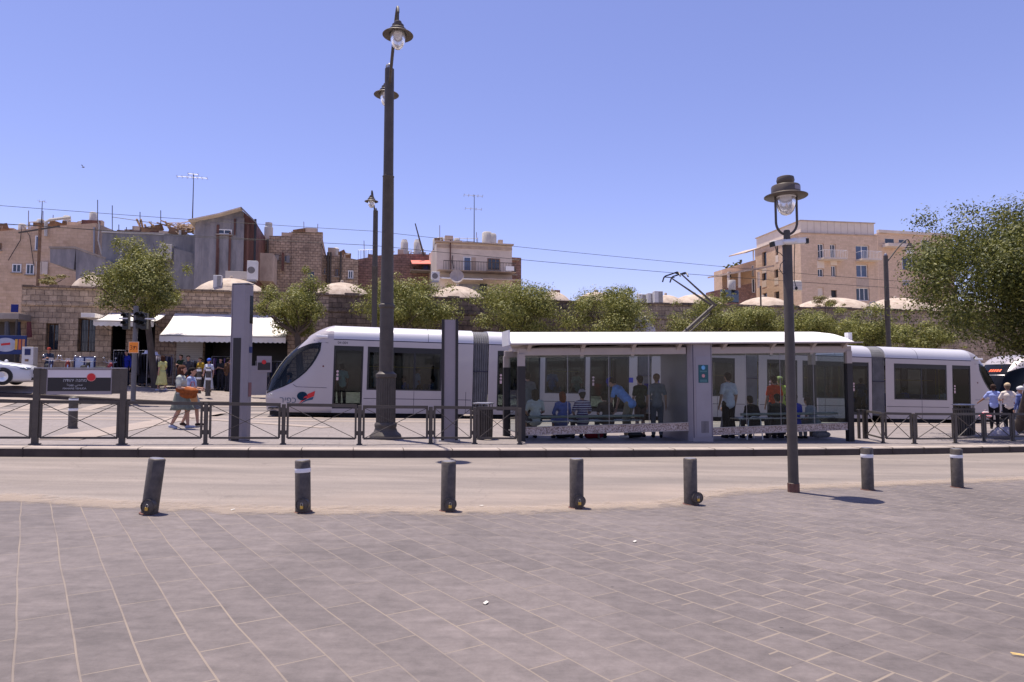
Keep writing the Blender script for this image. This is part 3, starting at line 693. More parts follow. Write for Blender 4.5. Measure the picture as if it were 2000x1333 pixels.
def column():
    p = G(878, 862, .17); h = 2.86
    t = thing('sign_column', 'narrow lilac steel column with dark edges at the fence', 'column', p, R(4))
    MB().box(-.13, .13, -.10, .10, 0, h - .01).build('panel', M['lilac'], t)
    MB().box(-.195, -.131, -.12, .12, 0, h).build('edge_strip', M['totem_dark'], t); MB().box(.131, .195, -.12, .12, 0, h).build('edge_strip', M['totem_dark'], t)
    MB().box(-.25, .25, -.17, .17, 0, .03).build('base_plate', M['galv'], t)
column()

# ---- litter bins
def bin_(px, py, lab, h=.86, r=.235, rz=0):
    t = thing('litter_bin', lab, 'litter bin', G(px, py, .17), rz, 'litter bins by the fence')
    b = MB(); b.lathe([(r - .03, .03), (r - .02, h * .82)], 24); b.build('liner', M['black'], t)
    b = MB()
    for k in range(26):
        a = 2*math.pi*k/26; x, y = math.cos(a), math.sin(a)
        b.bar((x*(r-.015), y*(r-.015), .04), (x*r, y*r, h * .84), .038, .012, up=(x, y, 0))
    b.build('slats', M['dark'], t)
    b = MB(); b.lathe([(r - .02, h*.84), (r + .012, h*.84), (r + .012, h*.90), (r - .02, h*.90), (r-.02, h*.84)], 24)
    for k in range(8):
        a = 2*math.pi*k/8; b.bar((math.cos(a)*r*.93, math.sin(a)*r*.93, h*.9), (math.cos(a)*r*.93, math.sin(a)*r*.93, h*1.0), .02)
    b.build('rim', M['dark'], t)
    b = MB(); b.lathe([(r + .03, h), (r + .035, h + .012), (r + .03, h + .028), (.11, h + .045)], 28); b.lathe([(r+.03, h), (.11, h + .01), (.11, h + .045)], 28); b.build('lid', M['galv'], t)
bin_(944, 858, 'slatted dark litter bin standing left of the tram shelter')
bin_(1884, 851, 'slatted dark litter bin right of the shelter, near the men in pale shirts', .98, .30)

# ---- big fluted lamp mast with two lanterns
def lantern(par, loc, s=1.0, tilt=0):
    e = MB()
    e.lathe([(0, .30), (.075, .30), (.085, .27), (.085, .235), (.13, .22), (.135, .17), (.12, .16), (.17, .135), (.185, .12), (.185, .055), (.33, .0), (.34, -.012), (.33, -.02), (.19, .02)], 32)
    o = e.build('lamp_hood', M['hood'], par, loc); o.scale = (s, s, s); o.rotation_euler = (tilt, 0, 0)
    g = MB(); g.lathe([(.165, .015), (.165, -.08), (.15, -.18), (.11, -.27), (.05, -.325), (0, -.335)], 28)
    g.build('lamp_glass', M['lampglass'], o)
    MB().lathe([(0, .03), (.16, .03), (.16, .0), (.06, -.01), (.05, -.09), (0, -.1)], 20).build('reflector', M['white'], o)
    return o
def big_mast(name, base, top_z, lab, arm_dirs, fluted=True, rtop=.13, rlow=.19, lant=1.0, zl=None, detail=True):
    t = thing(name, lab, 'street lamp', base)
    H = top_z - base.z
    b = MB()
    n = 48
    if fluted:
        b.lathe([(.37, 0), (.38, .05), (.36, .10), (.28, .17), (.25, .26), (.265, .30), (.265, .35), (.235, .39)], 36)
        b.build('base', M['dark'], t)
        b = MB(); vs = []; fs = []
        zs = [.39, .8, 1.45]
        for z in zs:
            for k in range(96):
                a = 2*math.pi*k/96; r = .222 + .010 * math.cos(a * 24); vs.append((r*math.cos(a), r*math.sin(a), z))
        for i in range(2):
            for k in range(96): fs.append((i*96+k, i*96+(k+1)%96, (i+1)*96+(k+1)%96, (i+1)*96+k))
        b.add(vs, fs, True); b.build('fluted_shaft', M['dark'], t)
        b = MB(); b.lathe([(.225, 1.45), (.245, 1.47), (.245, 1.54), (.215, 1.56), (.17, 1.60)], 36); b.build('collar', M['dark'], t)
        z1 = 1.56
    else: z1 = 0
    b = MB(); zc = 3.18
    b.lathe([(rlow, z1), (rlow - .003, zc - .06), (rlow + .025, zc - .03), (rlow + .025, zc + .03), (rlow - .01, zc + .06), (rlow - .02, zc + 1.0), (rtop + .012, H * .70), (rtop + .02, H * .70 + .01), (rtop + .02, H*.70 + .03), (rtop, H*.70 + .04), (rtop - .01, H), (0, H + .01)], 32)
    b.build('shaft', M['dark'], t)
    MB().lathe([(rtop*.55, H), (rtop*.55, H + .09), (rtop*.3, H + .14), (0, H + .15)], 20).build('finial', M['galv'], t)
    for (dx, dy, dz, droop) in arm_dirs:
        b = MB(); pts = []
        for k in range(13):
            f = k / 12
            pts.append((dx * (1 - (1-f)**1.6), dy * (1 - (1-f)**1.6), H - .45 + (dz + .62) * math.sin(f * math.pi * .62) / math.sin(math.pi * .5) - (0 if f < .8 else (f - .8) * .6)))
        ex = pts[-1]
        b.tube(pts, [.04 - .01 * k / 12 for k in range(13)], 10); b.build('arm', M['dark'], t)
        MB().tube([ex, (ex[0], ex[1], ex[2] - droop)], .022, 8).build('hanger', M['dark'], t)
        lantern(t, (ex[0], ex[1], ex[2] - droop - .29 * lant), lant)
    return t
bp_ = G(753, 857, .17)
big_mast('street_lamp', bp_, 9.30, 'tall fluted double lamp mast standing in front of the tram', [(.50, -1.75, .50, .22), (-.40, 1.75, .66, .22)], True, .122, .168, 1.0)
# rear mast, plain shaft, one lantern facing the camera side
q = PT(731, 640, 33.0); q.z = gz(q.x, q.y)
o = big_mast('street_lamp', q, PT(731, 412, 33.0).z, 'slim lamp mast with one lantern rising behind the tram roof', [(-.05, -.75, .62, .05)], False, .125, .145, .95)
q = PT(1734, 640, 33.0); q.z = gz(q.x, q.y)
o = big_mast('street_lamp', q, PT(1732, 500, 33.0).z, 'grey mast with a lantern arm reaching right in front of the big tree', [(1.35, -.1, .75, .02)], False, .13, .15, 1.25)
def gooseneck():
    t0 = 38.0; p = PT(1722, 660, t0); p.z = gz(p.x, p.y); H = PT(1722, 625, t0).z - p.z
    t = thing('street_lamp', 'small gooseneck lantern hanging above the hedge of trees', 'street lamp', p, YAW)
    MB().tube([(0,0,0), (0,0,H)], [.07, .055], 10).build('pole', M['galv'], t)
    pts = [(0, 0, H), (-.05, 0, H+.45), (-.2, 0, H + .9), (-.5, 0, H + 1.18), (-.8, 0, H + 1.1), (-.9, 0, H + .85)]
    MB().tube(pts, .035, 8).build('arm', M['galv'], t); lantern(t, (-.9, 0, H + .52), 1.15)
gooseneck()

# ---- near street lamp with hoop bracket and two cameras
def near_lamp():
    p = G(1550, 961, .008); Y = p.y; s = F / Y
    tx = PY(1536, 473, Y + .02)
    lean = math.atan2(tx.x - p.x, tx.z - p.z)
    t = thing('street_lamp', 'dark post-top lantern with hoop bracket and two white cameras on the plaza', 'street lamp', p, rot=(0, lean, 0))
    H = tx.z - p.z
    MB().lathe([(.084, 0), (.086, .02), (.086, .135), (.078, .14), (.076, 1.0), (.071, H - .02), (.066, H), (0, H)], 28).build('shaft', M['dark'], t)
    b = MB(); b.lathe([(.088, .0), (.089, .13), (.083, .135)], 24); b.build('base_sleeve', M['rust'], t)
    MB().lathe([(.05, H), (.05, H + .16), (.042, H + .18), (0, H + .18)], 18).build('neck', M['dark'], t)
    z0 = H + .11; pts = []
    for k in range(17):
        a = math.pi + math.pi * k / 16; pts.append((.165 * math.cos(a), 0, z0 + .20 + .20 * math.sin(a)))
    pts = [(-.165, 0, z0 + .62)] + pts + [(.165, 0, z0 + .62)]
    MB().tube(pts, .019, 10).build('hoop', M['dark'], t)
    zz = z0 + .60
    b = MB(); b.lathe([(.15, .0), (.31, -.01), (.325, 0), (.325, .012), (.215, .055), (.215, .16), (.205, .175), (.12, .185), (.115, .20), (.13, .235), (.135, .26), (.13, .285), (.125, .31), (.09, .325), (0, .328)], 36)
    hd = b.build('lamp_hood', M['hood'], t, (0, 0, zz))
    MB().lathe([(.135, 0), (.145, -.06), (.14, -.14), (.115, -.22), (.07, -.275), (0, -.30)], 28).build('lamp_glass', M['lampglass'], hd)
    MB().lathe([(0, .012), (.15, .012), (.15, -.008), (.08, -.03), (0, -.035)], 28).build('reflector', M['white'], hd)
    b = MB(); vs = []; fs = []
    for k in range(7):
        a = R(-75 + k * 8)
        for z in (.075, .14): vs.append((.2175 * math.cos(a), .2175 * math.sin(a), z))
    for k in range(6): fs.append((2*k, 2*k+2, 2*k+3, 2*k+1))
    b.add(vs, fs); b.build('number_plate', M['lilac'], hd)
    # cameras
    for sg, ang in ((-1, 200), (1, -12)):
        a = R(ang); Mz = Matrix.Rotation(a, 4, 'Z') @ Matrix.Rotation(R(10 if sg < 0 else -2), 4, 'Y')
        b = MB(); b.cur = 0
        b.box(.07, .27, -.04, .04, -.035, .04, Mz); b.box(.05, .29, -.048, .048, .038, .05, Mz)
        c = b.build('camera_body', M['white'], t, (0, 0, H - .01), bevel=.006)
        b = MB(); b.box(.27, .315, -.036, .036, -.04, .032, Mz); b.build('camera_lens', M['black'], c)
    b = MB(); b.ell((0, -.07, H - .02), (.1, .07, .045), 16, 8); b.ell((.09, -.05, H), (.05, .05, .05), 14, 8); b.build('junction_box', M['white'], t)
    for pts in ([(-.19, 0, H - .08), (-.17, -.02, H - .16), (-.12, -.05, H - .2), (-.078, -.03, H - .24)], [(.10, -.05, H - .05), (.085, -.05, H - .3), (.075, -.05, H - .6), (.10, -.05, H - .72)], [(-.07, -.06, H - .3), (-.13, -.06, H - .36), (-.15, -.06, H - .45), (-.1, -.06, H - .52), (-.07, -.06, H - .5)]):
        MB().tube(pts, .006, 6).build('cable', M['black'], t)
    MB().ell((.105, -.05, H - .74), (.022, .022, .03), 10, 6).build('cable_plug', M['black'], t)
near_lamp()

# ---- traffic signal with orange number plate
def signal():
    p = PT(260, 787, 31.6); H = PT(260, 598, 31.6).z - p.z
    t = thing('traffic_light', 'grey traffic light pole with black signal heads and an orange plate', 'traffic light', p, R(8))
    MB().tube([(0,0,0), (0,0,H)], [.10, .095], 16).build('pole', mat('pole_grey', (.13, .125, .13), .5, .1, .1), t)
    for x, z, sc_ in ((-.36, 0, 1), (.36, 0, 1), (.17, .05, 1)):
        b = MB(); b.box(x - .12, x + .12, -.14, .12, H - 1.0 + z, H - .3 + z); b.build('signal_head', M['black'], t, bevel=.02)
        for k in range(2):
            b = MB(); zc = H - .46 + z - k * .32; b.lathe([(.115, 0), (.12, .20)], 14, (x, -.14, zc), Matrix.Rotation(R(90), 4, 'X'), arc=.5); b.build('visor', M['black'], t)
            MB().lathe([(0, .012), (.09, .005)], 14, (x, -.14, zc), Matrix.Rotation(R(90), 4, 'X')).build('lens', M['screen_glass'], t)
    MB().box(-.62, -.26, -.16, .1, H - .57, H - .52).build('top_shade', M['white'], t); MB().box(.42, .76, -.16, .1, H - .57, H - .52).build('top_shade', M['white'], t)
    b = MB(); b.box(-.2, .2, -.13, -.11, H - 2.0, H - 1.52); pl = b.build('plate', mat('plate_edge_cream', (.7, .5, .35), .6), t)
    MB().box(-.175, .175, -.136, -.131, H - 1.975, H - 1.545).build('plate_face', M['orange'], pl)
    text('lettering', '3ת', .27, mat('plate_letter', (.28, .07, .01), .6), pl, (0, -.139, H - 1.78))
signal()

# ---- second orange-dotted stop sign of the far platform, behind the totem
def far_sign():
    p = PT(505, 772, 33.4)
    t = thing('platform_sign', 'small grey sign with a red dot between the totem and the tram nose', 'sign', p, YAW)
    MB().box(-.35, .35, -.04, .04, 0, 1.35).build('pedestal', M['totem'], t)
    MB().box(-.1, .55, -.07, -.045, 1.05, 1.8).build('board', M['lilac'], t)
    MB().box(-.05, .5, -.08, -.072, 1.15, 1.5).build('dark_field', M['totem_dark'], t)
    MB().lathe([(0, .012), (.1, .005)], 18, (.22, -.08, 1.52), Matrix.Rotation(R(90), 4, 'X')).build('red_dot', M['red'], t)
far_sign()

# ---- overhead wires
def wire(pts, lab, r=.016):
    b = MB(); P = []
    for i in range(len(pts) - 1):
        a, c = pts[i], pts[i+1]; L = (c - a).length
        for k in range(9):
            f = k / 9; q = a.lerp(c, f); q.z -= .0006 * L * L * 4 * f * (1 - f) * .3; P.append(q)
    P.append(pts[-1]); o0 = pts[0].copy()
    b.tube([q - o0 for q in P], r, 6)
    o = b.build('overhead_wire', M['black'], None, o0); tag(o, lab, 'wire', 'tram overhead wires')
wire([PT(-300, 377, 31), PT(0, 402, 31), PT(730, 452, 31), PT(1240, 505, 31), PT(1734, 548, 31), PT(2200, 575, 31)], 'upper overhead wire crossing the sky from the left edge', .010)
wire([PT(-300, 410, 27), PT(0, 437, 27), PT(730, 480, 27), PT(1310, 533, 27), PT(1734, 562, 27), PT(2200, 590, 27)], 'lower overhead wire touched by the pantograph', .010)
wire([PT(-200, 437, 44), PT(60, 440, 44), PT(320, 460, 44), PT(500, 470, 44)], 'faint service wire over the roofs on the left', .012)
b = MB(); a = PT(730, 452, 33); c = PT(730, 452, 31); b.tube([Vector((0,0,0)), c - a], .03, 8); a2 = PT(730, 480, 33) - a; b.tube([a2, PT(732, 480, 27) - a], .025, 8)
tag(b.build('wire_bracket', M['black'], None, a), 'dark bracket carrying both overhead wires at the rear mast', 'bracket')
# ================================================================ TRAM SHELTER
def mosaic_mat():
    m = bpy.data.materials.new('pebble_mosaic'); N, L, b = nt(m)
    tc = N.new('ShaderNodeTexCoord'); vo = N.new('ShaderNodeTexVoronoi'); vo.inputs['Scale'].default_value = 46; L.new(tc.outputs['Object'], vo.inputs['Vector'])
    rp = N.new('ShaderNodeValToRGB'); e = rp.color_ramp.elements; e[0].position = 0; e[0].color = (.12, .075, .055, 1); e[1].position = 1; e[1].color = (.58, .50, .45, 1); x = e.new(.4); x.color = (.36, .27, .22, 1)
    sx = N.new('ShaderNodeSeparateColor'); L.new(vo.outputs['Color'], sx.inputs[0]); L.new(sx.outputs[0], rp.inputs[0]); L.new(rp.outputs[0], b.inputs['Base Color']); b.inputs['Roughness'].default_value = .7
    return m
M['mosaic'] = mosaic_mat()
SHO = G(1018, 862, .17); SHYAW = R(14)
def shelter():
    t = thing('tram_shelter', 'long glass tram stop shelter with white curved roof and a grey pillar', 'shelter', SHO, SHYAW)
    TL = math.atan(.0185)
    # canopy: curved sheet with a drooping right end
    prof = [(-.27, 2.345), (-.22, 2.42), (-.1, 2.53), (.1, 2.605), (.5, 2.665), (.95, 2.68), (1.4, 2.66), (1.8, 2.60), (2.0, 2.52), (2.1, 2.42), (2.13, 2.345)]
    xs = [-.30] + [i * .5 for i in range(0, 18)] + [8.6 + i * .075 for i in range(11)]
    vs = []; fs = []
    for x in xs:
        f = 1 if x < 8.6 else math.sqrt(max(0, 1 - ((x - 8.6) / .78) ** 2.2))
        for y, z in prof: vs.append((x + (y + .27) * .27 * max(0, 1 - (x + .3) / 1.5), y, 2.345 + (z - 2.345) * f))
    k = len(prof)
    for i in range(len(xs) - 1):
        for j in range(k - 1): fs.append((i*k+j, (i+1)*k+j, (i+1)*k+j+1, i*k+j+1))
    b = MB().add(vs, fs, True); b.add([vs[j] for j in range(k)], [list(range(k))[::-1]])
    roof = b.build('canopy', M['white_roof'], t, rot=(0, -TL, 0))
    MB().prism([(-.31, -.285), (9.62, -.285), (9.62, 2.14), (.35, 2.14)], 2.312, 2.343, 'z').build('canopy_edge', M['cream_beam'], roof)
    MB().box(-.34, -.305, -.29, .4, 2.30, 2.66).build('end_fin', M['white'], roof)
    b = MB(); b.box(9.48, 9.60, .1, .25, 2.345, 2.62); b.box(9.50, 9.58, .08, .1, 2.42, 2.58); b.build('antenna_box', M['white'], roof)
    # longitudinal beam with brackets
    for x0, x1 in ((-.02, 4.43), (5.08, 9.45)):
        MB().box(x0, x1, -.03, .16, 2.06, 2.235).build('beam', M['cream_beam'], roof, bevel=.01)
        MB().box(x0, x1, 1.42, 1.58, 2.06, 2.235).build('beam', M['cream_beam'], roof, bevel=.01)
    for x in (.22, 1.6, 2.95, 4.2, 5.5, 6.95, 8.2, 9.2):
        b = MB(); b.prism([(-.2, 2.31), (1.85, 2.31), (1.6, 2.2), (1.5, 2.05), (1.42, 2.2), (.18, 2.2), (.02, 1.98 if x in (1.6, 2.95, 6.95, 8.2) else 2.1), (-.06, 2.2)], x - .045, x + .045, 'x'); b.build('rib', M['cream_beam'], roof)
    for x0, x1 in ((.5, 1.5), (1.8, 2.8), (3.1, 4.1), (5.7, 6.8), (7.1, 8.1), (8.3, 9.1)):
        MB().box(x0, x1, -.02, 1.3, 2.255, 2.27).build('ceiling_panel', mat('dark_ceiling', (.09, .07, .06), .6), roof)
    # posts
    for x, zc in ((0.0, 1.80), (9.31, 1.93)):
        for y in (0, 1.5):
            zb = SLOPE * x * .97 - .02
            b = MB(); b.box(x - .09, x + .09, y - .07, y + .07, zb, zc); b.build('post_sleeve', M['totem_dark'], t, bevel=.006)
            MB().box(x - .085, x + .085, y - .065, y + .065, zc, 2.10 + .0185 * x).build('post', M['cream_beam'], t, bevel=.006)
    # central service pillar
    b = MB(); b.prism([(4.42, -.02), (4.50, -.13), (5.07, -.13), (5.10, -.02), (5.10, 1.5), (4.42, 1.5)], SLOPE*4.7 - .02, 2.40, 'z'); pl = b.build('pillar', M['totem'], t, bevel=.006)
    MB().box(4.60, 5.03, -.136, -.1305, .02, 2.08).build('pillar_door', mat('pillar_door_grey', (.25, .235, .265), .45, .1, .05), pl)
    b = MB(); b.box(4.515, 4.535, -.134, -.131, 0, 2.38); b.box(5.035, 5.045, -.134, -.131, 0, 2.38); b.build('pillar_seams', M['seam'], pl)
    b = MB(); b.box(4.67, 4.95, -.141, -.137, 1.40, 1.86); ps = b.build('poster', M['teal'], pl)
    Mx = Matrix.Rotation(R(90), 4, 'X')
    MB().lathe([(0, .004), (.055, .002)], 20, (4.81, -.141, 1.79), Mx).build('poster_globe', mat('poster_sky_blue', (.12, .35, .6), .5, 0, .2, 30), ps)
    MB().lathe([(0, .004), (.045, .002)], 20, (4.81, -.141, 1.58), Mx).build('poster_photo', mat('poster_pink', (.5, .22, .22), .5, 0, .3, 30), ps)
    b = MB()
    for z in (1.70, 1.68, 1.47, 1.45, 1.43): b.box(4.71, 4.91, -.1425, -.141, z, z + .008)
    b.build('poster_lines', mat('poster_line', (.12, .25, .28), .6, 0, 0), ps)
    b = MB()
    for i in range(6): b.box(4.74 + i*.035, 4.755 + i*.035, -.139, -.1365, .12, .42)
    b.build('louvre', M['totem_dark'], pl)
    # glass panes, lower mosaic band with steel rails
    def run(x0, x1, zl, zr, n, hl, hr):
        z = lambda x: zl + (zr - zl) * (x - x0) / (x1 - x0); h = lambda x: hl + (hr - hl) * (x - x0) / (x1 - x0)
        for i in range(n):
            a = x0 + (x1 - x0) * i / n + .006; c = x0 + (x1 - x0) * (i + 1) / n - .006; ht = lambda x: 2.07 + .0185 * x
            b = MB(); b.add([(a, .0, h(a)), (c, .0, h(c)), (c, .0, ht(c)), (a, .0, ht(a)), (a, .01, h(a)), (c, .01, h(c)), (c, .01, ht(c)), (a, .01, ht(a))], [(0,1,2,3), (7,6,5,4), (0,4,5,1), (3,2,6,7), (0,3,7,4), (1,5,6,2)])
            b.build('glass_pane', M['glass'], t)
            if i: MB().bar((a - .006, -.004, h(a)), (a - .006, -.004, ht(a)), .010, .008, up=(0, 1, 0)).build('glass_joint', M['galv'], t)
        b = MB(); b.add([(x0, -.03, z(x0)), (x1, -.03, z(x1)), (x1, -.03, h(x1)), (x0, -.03, h(x0)), (x0, .05, z(x0)), (x1, .05, z(x1)), (x1, .05, h(x1)), (x0, .05, h(x0))], [(0,1,2,3), (7,6,5,4), (0,4,5,1), (3,2,6,7), (0,3,7,4), (1,5,6,2)])
        b.build('mosaic_band', M['mosaic'], t)
        b = MB(); b.bar((x0, -.0, h(x0) + .008), (x1, 0, h(x1) + .008), .09, .016, up=(0, 0, 1)); b.bar((x0, 0, z(x0) - .008), (x1, 0, z(x1) - .008), .09, .014); b.build('band_rail', M['galv'], t)
    run(.1, 4.43, .15, .19, 4, .32, .375)
    run(5.1, 9.22, .06, .13, 4, .225, .30)
    for x in (0, 9.31):
        b = MB(); b.box(x - .005, x + .005, .09, 1.25, .2, 2.05 + .0185*x); b.build('glass_pane', M['glass'], t)
        MB().box(x - .015, x + .015, .09, 1.25, .17, .2).build('band_rail', M['galv'], t)
    for x in (2.2, 7.2):
        MB().tube([(x, .55, -.1), (x, .55, .42)], .03, 8).build('bench_leg', M['dark'], t)
    for x0, x1 in ((.25, 3.3), (6.1, 9.1)):
        b = MB()
        for i in range(5): b.box(x0, x1, .32 + i*.09, .395 + i*.09, .42, .45)
        b.build('bench_seat', M['galv'], t)
        MB().tube([(x0, .22, .56), (x1, .22, .56)], .035, 10).build('bench_back_rail', mat('greenish_rail', (.20, .22, .19), .5, .2, .1), t)
    for x in (4.0, 5.5):   # small blue stickers on the inner glass
        MB().box(x - .075, x + .075, 1.5, 1.506, 1.22, 1.38).build('blue_sticker', M['blue'], t)
    MB().box(2.6, 2.68, 1.5, 1.506, .9, .92).build('clip', M['galv'], t)
shelter()
def SH(x, y, z=0):      # shelter-local -> world
    return Vector((SHO.x + x*math.cos(SHYAW) - y*math.sin(SHYAW), SHO.y + x*math.sin(SHYAW) + y*math.cos(SHYAW), 0))

# ================================================================ TRAM
HW = 1.325
COVE = [(1.325, 2.905), (1.318, 2.98), (1.29, 3.08), (1.23, 3.19), (1.13, 3.29), (.98, 3.37), (.78, 3.42), (.4, 3.445), (0, 3.45)]
def wid(z):
    if z <= 2.905: return HW - (.05 * ((.5 - z) / .3) ** 2 if z < .5 else 0)
    for (w0, z0), (w1, z1) in zip(COVE, COVE[1:]):
        if z <= z1: return w0 + (w1 - w0) * (z - z0) / (z1 - z0)
    return 0
XF = [(.22, .10), (.27, .05), (.7, .0), (.97, .02), (1.38, .15), (1.88, .43), (2.2, .66), (2.46, .90), (2.7, 1.14), (2.9, 1.36), (3.05, 1.52), (3.22, 1.78), (3.36, 2.08), (3.45, 2.4)]
def xf(z):
    for (z0, x0), (z1, x1) in zip(XF, XF[1:]):
        if z <= z1: return x0 + (x1 - x0) * (z - z0) / (z1 - z0)
    return 2.4
def nose_pt(z, th):
    x0 = xf(z); D = (2.4 - x0) * .80
    return (x0 + D * (1 - math.cos(th)), wid(z) * math.sin(th) ** .62)
def nose_y(x, z):
    x0 = xf(z); D = (2.4 - x0) * .80; c = 1 - (x - x0) / D
    if c <= 0: return wid(z)
    if c >= 1: return 0
    return wid(z) * math.sin(math.acos(c)) ** .62
def pin(x, z, poly):
    ins = False; n = len(poly); j = n - 1
    for i in range(n):
        xi, zi = poly[i]; xj, zj = poly[j]
        if (zi > z) != (zj > z) and x < (xj - xi) * (z - zi) / (zj - zi) + xi: ins = not ins
        j = i
    return ins
PP = lambda px, py: ((px - 512) / 54.3, (818.5 - py) / 54.6)
CABGLASS = [PP(*p) for p in ((596, 671), (608, 668.5), (619, 668), (617.5, 684), (611, 699), (603, 713), (592, 727), (580, 738), (567, 748), (550, 757), (533, 764), (517, 771), (510, 771), (512, 757), (518, 743), (528, 727), (540, 711), (555, 695), (572, 681))]
def nose(par, display=False):
    zs = list(np.arange(.22, 2.90, .028)) + [2.905 + .0135 * i for i in range(41)]
    zs = [z for z in zs if z < 3.45] + [3.45]
    ths = [0] + [R(a) for a in (1, 2.5, 4.5, 7, 10, 13, 16, 19, 22, 25, 28, 31, 34, 37, 40, 43, 46, 49, 52, 55, 58, 61, 64, 67, 70, 73, 76, 79, 82, 85, 87.5, 90)]
    cols = [-t for t in ths[::-1]][:-1] + ths
    V = []; 
    for z in zs:
        for th in cols:
            x, y = nose_pt(z, abs(th)); V.append((x, -y if th < 0 else y, z))
    k = len(cols); body = MB()
    zlo, zhi = min(p[1] for p in CABGLASS), max(p[1] for p in CABGLASS)
    def span(z):
        xs = []
        for (xa, za), (xb, zb) in zip(CABGLASS, CABGLASS[1:] + CABGLASS[:1]):
            if (za > z) != (zb > z): xs.append(xa + (xb - xa) * (z - za) / (zb - za))
        lo, hi = max(min(xs), xf(z) + .06 + .05 * min(1, max(0, (z - 1.2) / .3))), max(xs); return lo, max(hi, lo + .01)
    fb = []
    for i in range(len(zs) - 1):
        for j in range(k - 1):
            f = (i*k+j, (i+1)*k+j, (i+1)*k+j+1, i*k+j+1); cx, cy, cz = [sum(V[q][a] for q in f) / 4 for a in range(3)]
            if zlo + .07 < cz < zhi - .07:
                lo, hi = span(cz)
                if lo + .05 < cx < hi - .05: continue
            fb.append(f)
    body.add(V, fb, True)
    # last ring joins to full width at x = 2.4
    vs = []; 
    for z in zs:
        x, y = nose_pt(z, R(90))
        for sg in (-1, 1): vs += [(x, sg*y, z), (2.4, sg*wid(z), z)]
    fs = []
    for i in range(len(zs) - 1):
        fs.append((4*i, 4*i+4, 4*i+5, 4*i+1)); fs.append((4*i+2, 4*i+3, 4*i+7, 4*i+6))
    body.add(vs, fs, True)
    bo = body.build('nose_shell', M['tram'], par)
    # glazing laid on the shell with smooth outlines: two side panes and the wrap-round windscreen
    for sg in (-1, 1):
        rows = []; m = 16
        for i in range(61):
            z = zlo + (zhi - zlo) * (.002 + .996 * i / 60); lo, hi = span(z); e = min(.08, (hi - lo) * .35)
            rows += [(lo, z)] + [(lo + e + (hi - lo - 2*e) * j / (m - 2), z) for j in range(m - 1)] + [(hi, z)]
        vs = [(x, sg * (nose_y(x, z) + .007), z) for x, z in rows]
        q = lambda i, j: (i*(m+1)+j, i*(m+1)+j+1, (i+1)*(m+1)+j+1, (i+1)*(m+1)+j)
        bd = lambda i, j: j in (0, m - 1) or i < 4 or i > 56
        MB().add(vs, [q(i, j) for i in range(60) for j in range(m) if bd(i, j)], True).build('side_pane_border', M['screen_glass'], par)
        MB().add(vs, [q(i, j) for i in range(60) for j in range(m) if not bd(i, j)], True).build('side_pane', M['tram_glass'], par)
    vs = []; m = 24
    for i in range(41):
        z = .98 + (2.93 - .98) * i / 40; w = (.90 - .08 * max(0, z - 1.8)) * (1 if z > 1.2 else .86 + .14 * (z - .98) / .22)
        for j in range(m + 1):
            y = -w + 2 * w * j / m; st = min(1, (abs(y) / wid(z)) ** (1 / .62)); D = (2.4 - xf(z)) * .80
            vs.append((xf(z) + D * (1 - math.sqrt(1 - st * st)) - .008, y, z))
    MB().add(vs, [(i*(m+1)+j, i*(m+1)+j+1, (i+1)*(m+1)+j+1, (i+1)*(m+1)+j) for i in range(40) for j in range(m)], True).build('windscreen', M['screen_glass'], par)
    MB().box(.35, 1.3, -.9, .9, .45, 1.02).build('dashboard', M['under'], par); MB().box(2.32, 2.36, -1.2, 1.2, .4, 2.8).build('cab_wall', M['under'], par); MB().box(.2, 2.4, -1.1, 1.1, .34, .38).build('cab_floor', M['under'], par)
    b = MB(); b.box(1.75, 1.85, -.3, .3, .9, 1.65); b.box(1.4, 1.85, -.28, .28, .8, .9); b.build('driver_seat', M['under'], par)
    # seams and roof lamp visor on both flanks
    b = MB()
    for sg in (-1, 1):
        def P(px, py, off=.004): x, z = PP(px, py); return (x, sg * (nose_y(x, z) + off), z)
        for line in ([(568, 752), (575, 756.5), (600, 757), (632, 757.5)], [(593, 650), (604, 663), (615, 668), (632, 668.5)]):
            for p, q in zip(line, line[1:]):
                b.tube([P(*p), P(*q)], .008, 5)
    b.build('nose_seams', M['seam'], par)
    for sg in (-1, 1):
        x, z = PP(619, 656); b = MB(); y = wid(z)
        b.box(x - .2, x + .22, min(sg*y, sg*(y + .05)), max(sg*y, sg*(y + .05)), z - .05, z + .05); b.build('side_lamp', M['white'], par, bevel=.02)
        x, z = PP(624, 715); MB().lathe([(0, .012), (.03, .008), (.032, 0)], 14, (x, sg * (nose_y(x, z) + .002), z), Matrix.Rotation(R(90) * -sg, 4, 'X')).build('button', mat('button_dark_red', (.12, .02, .02), .5), par)
        x, z = .12, .98
        b = MB(); b.ell((xf(z) + .26, sg*.84, z - .14), (.09, .10, .035), 14, 8); b.build('headlight', M['lampglass'], par)
    MB().box(.25, 2.9, -1.0, 1.0, .10, .24).build('front_skirt', M['under'], par)
    return bo
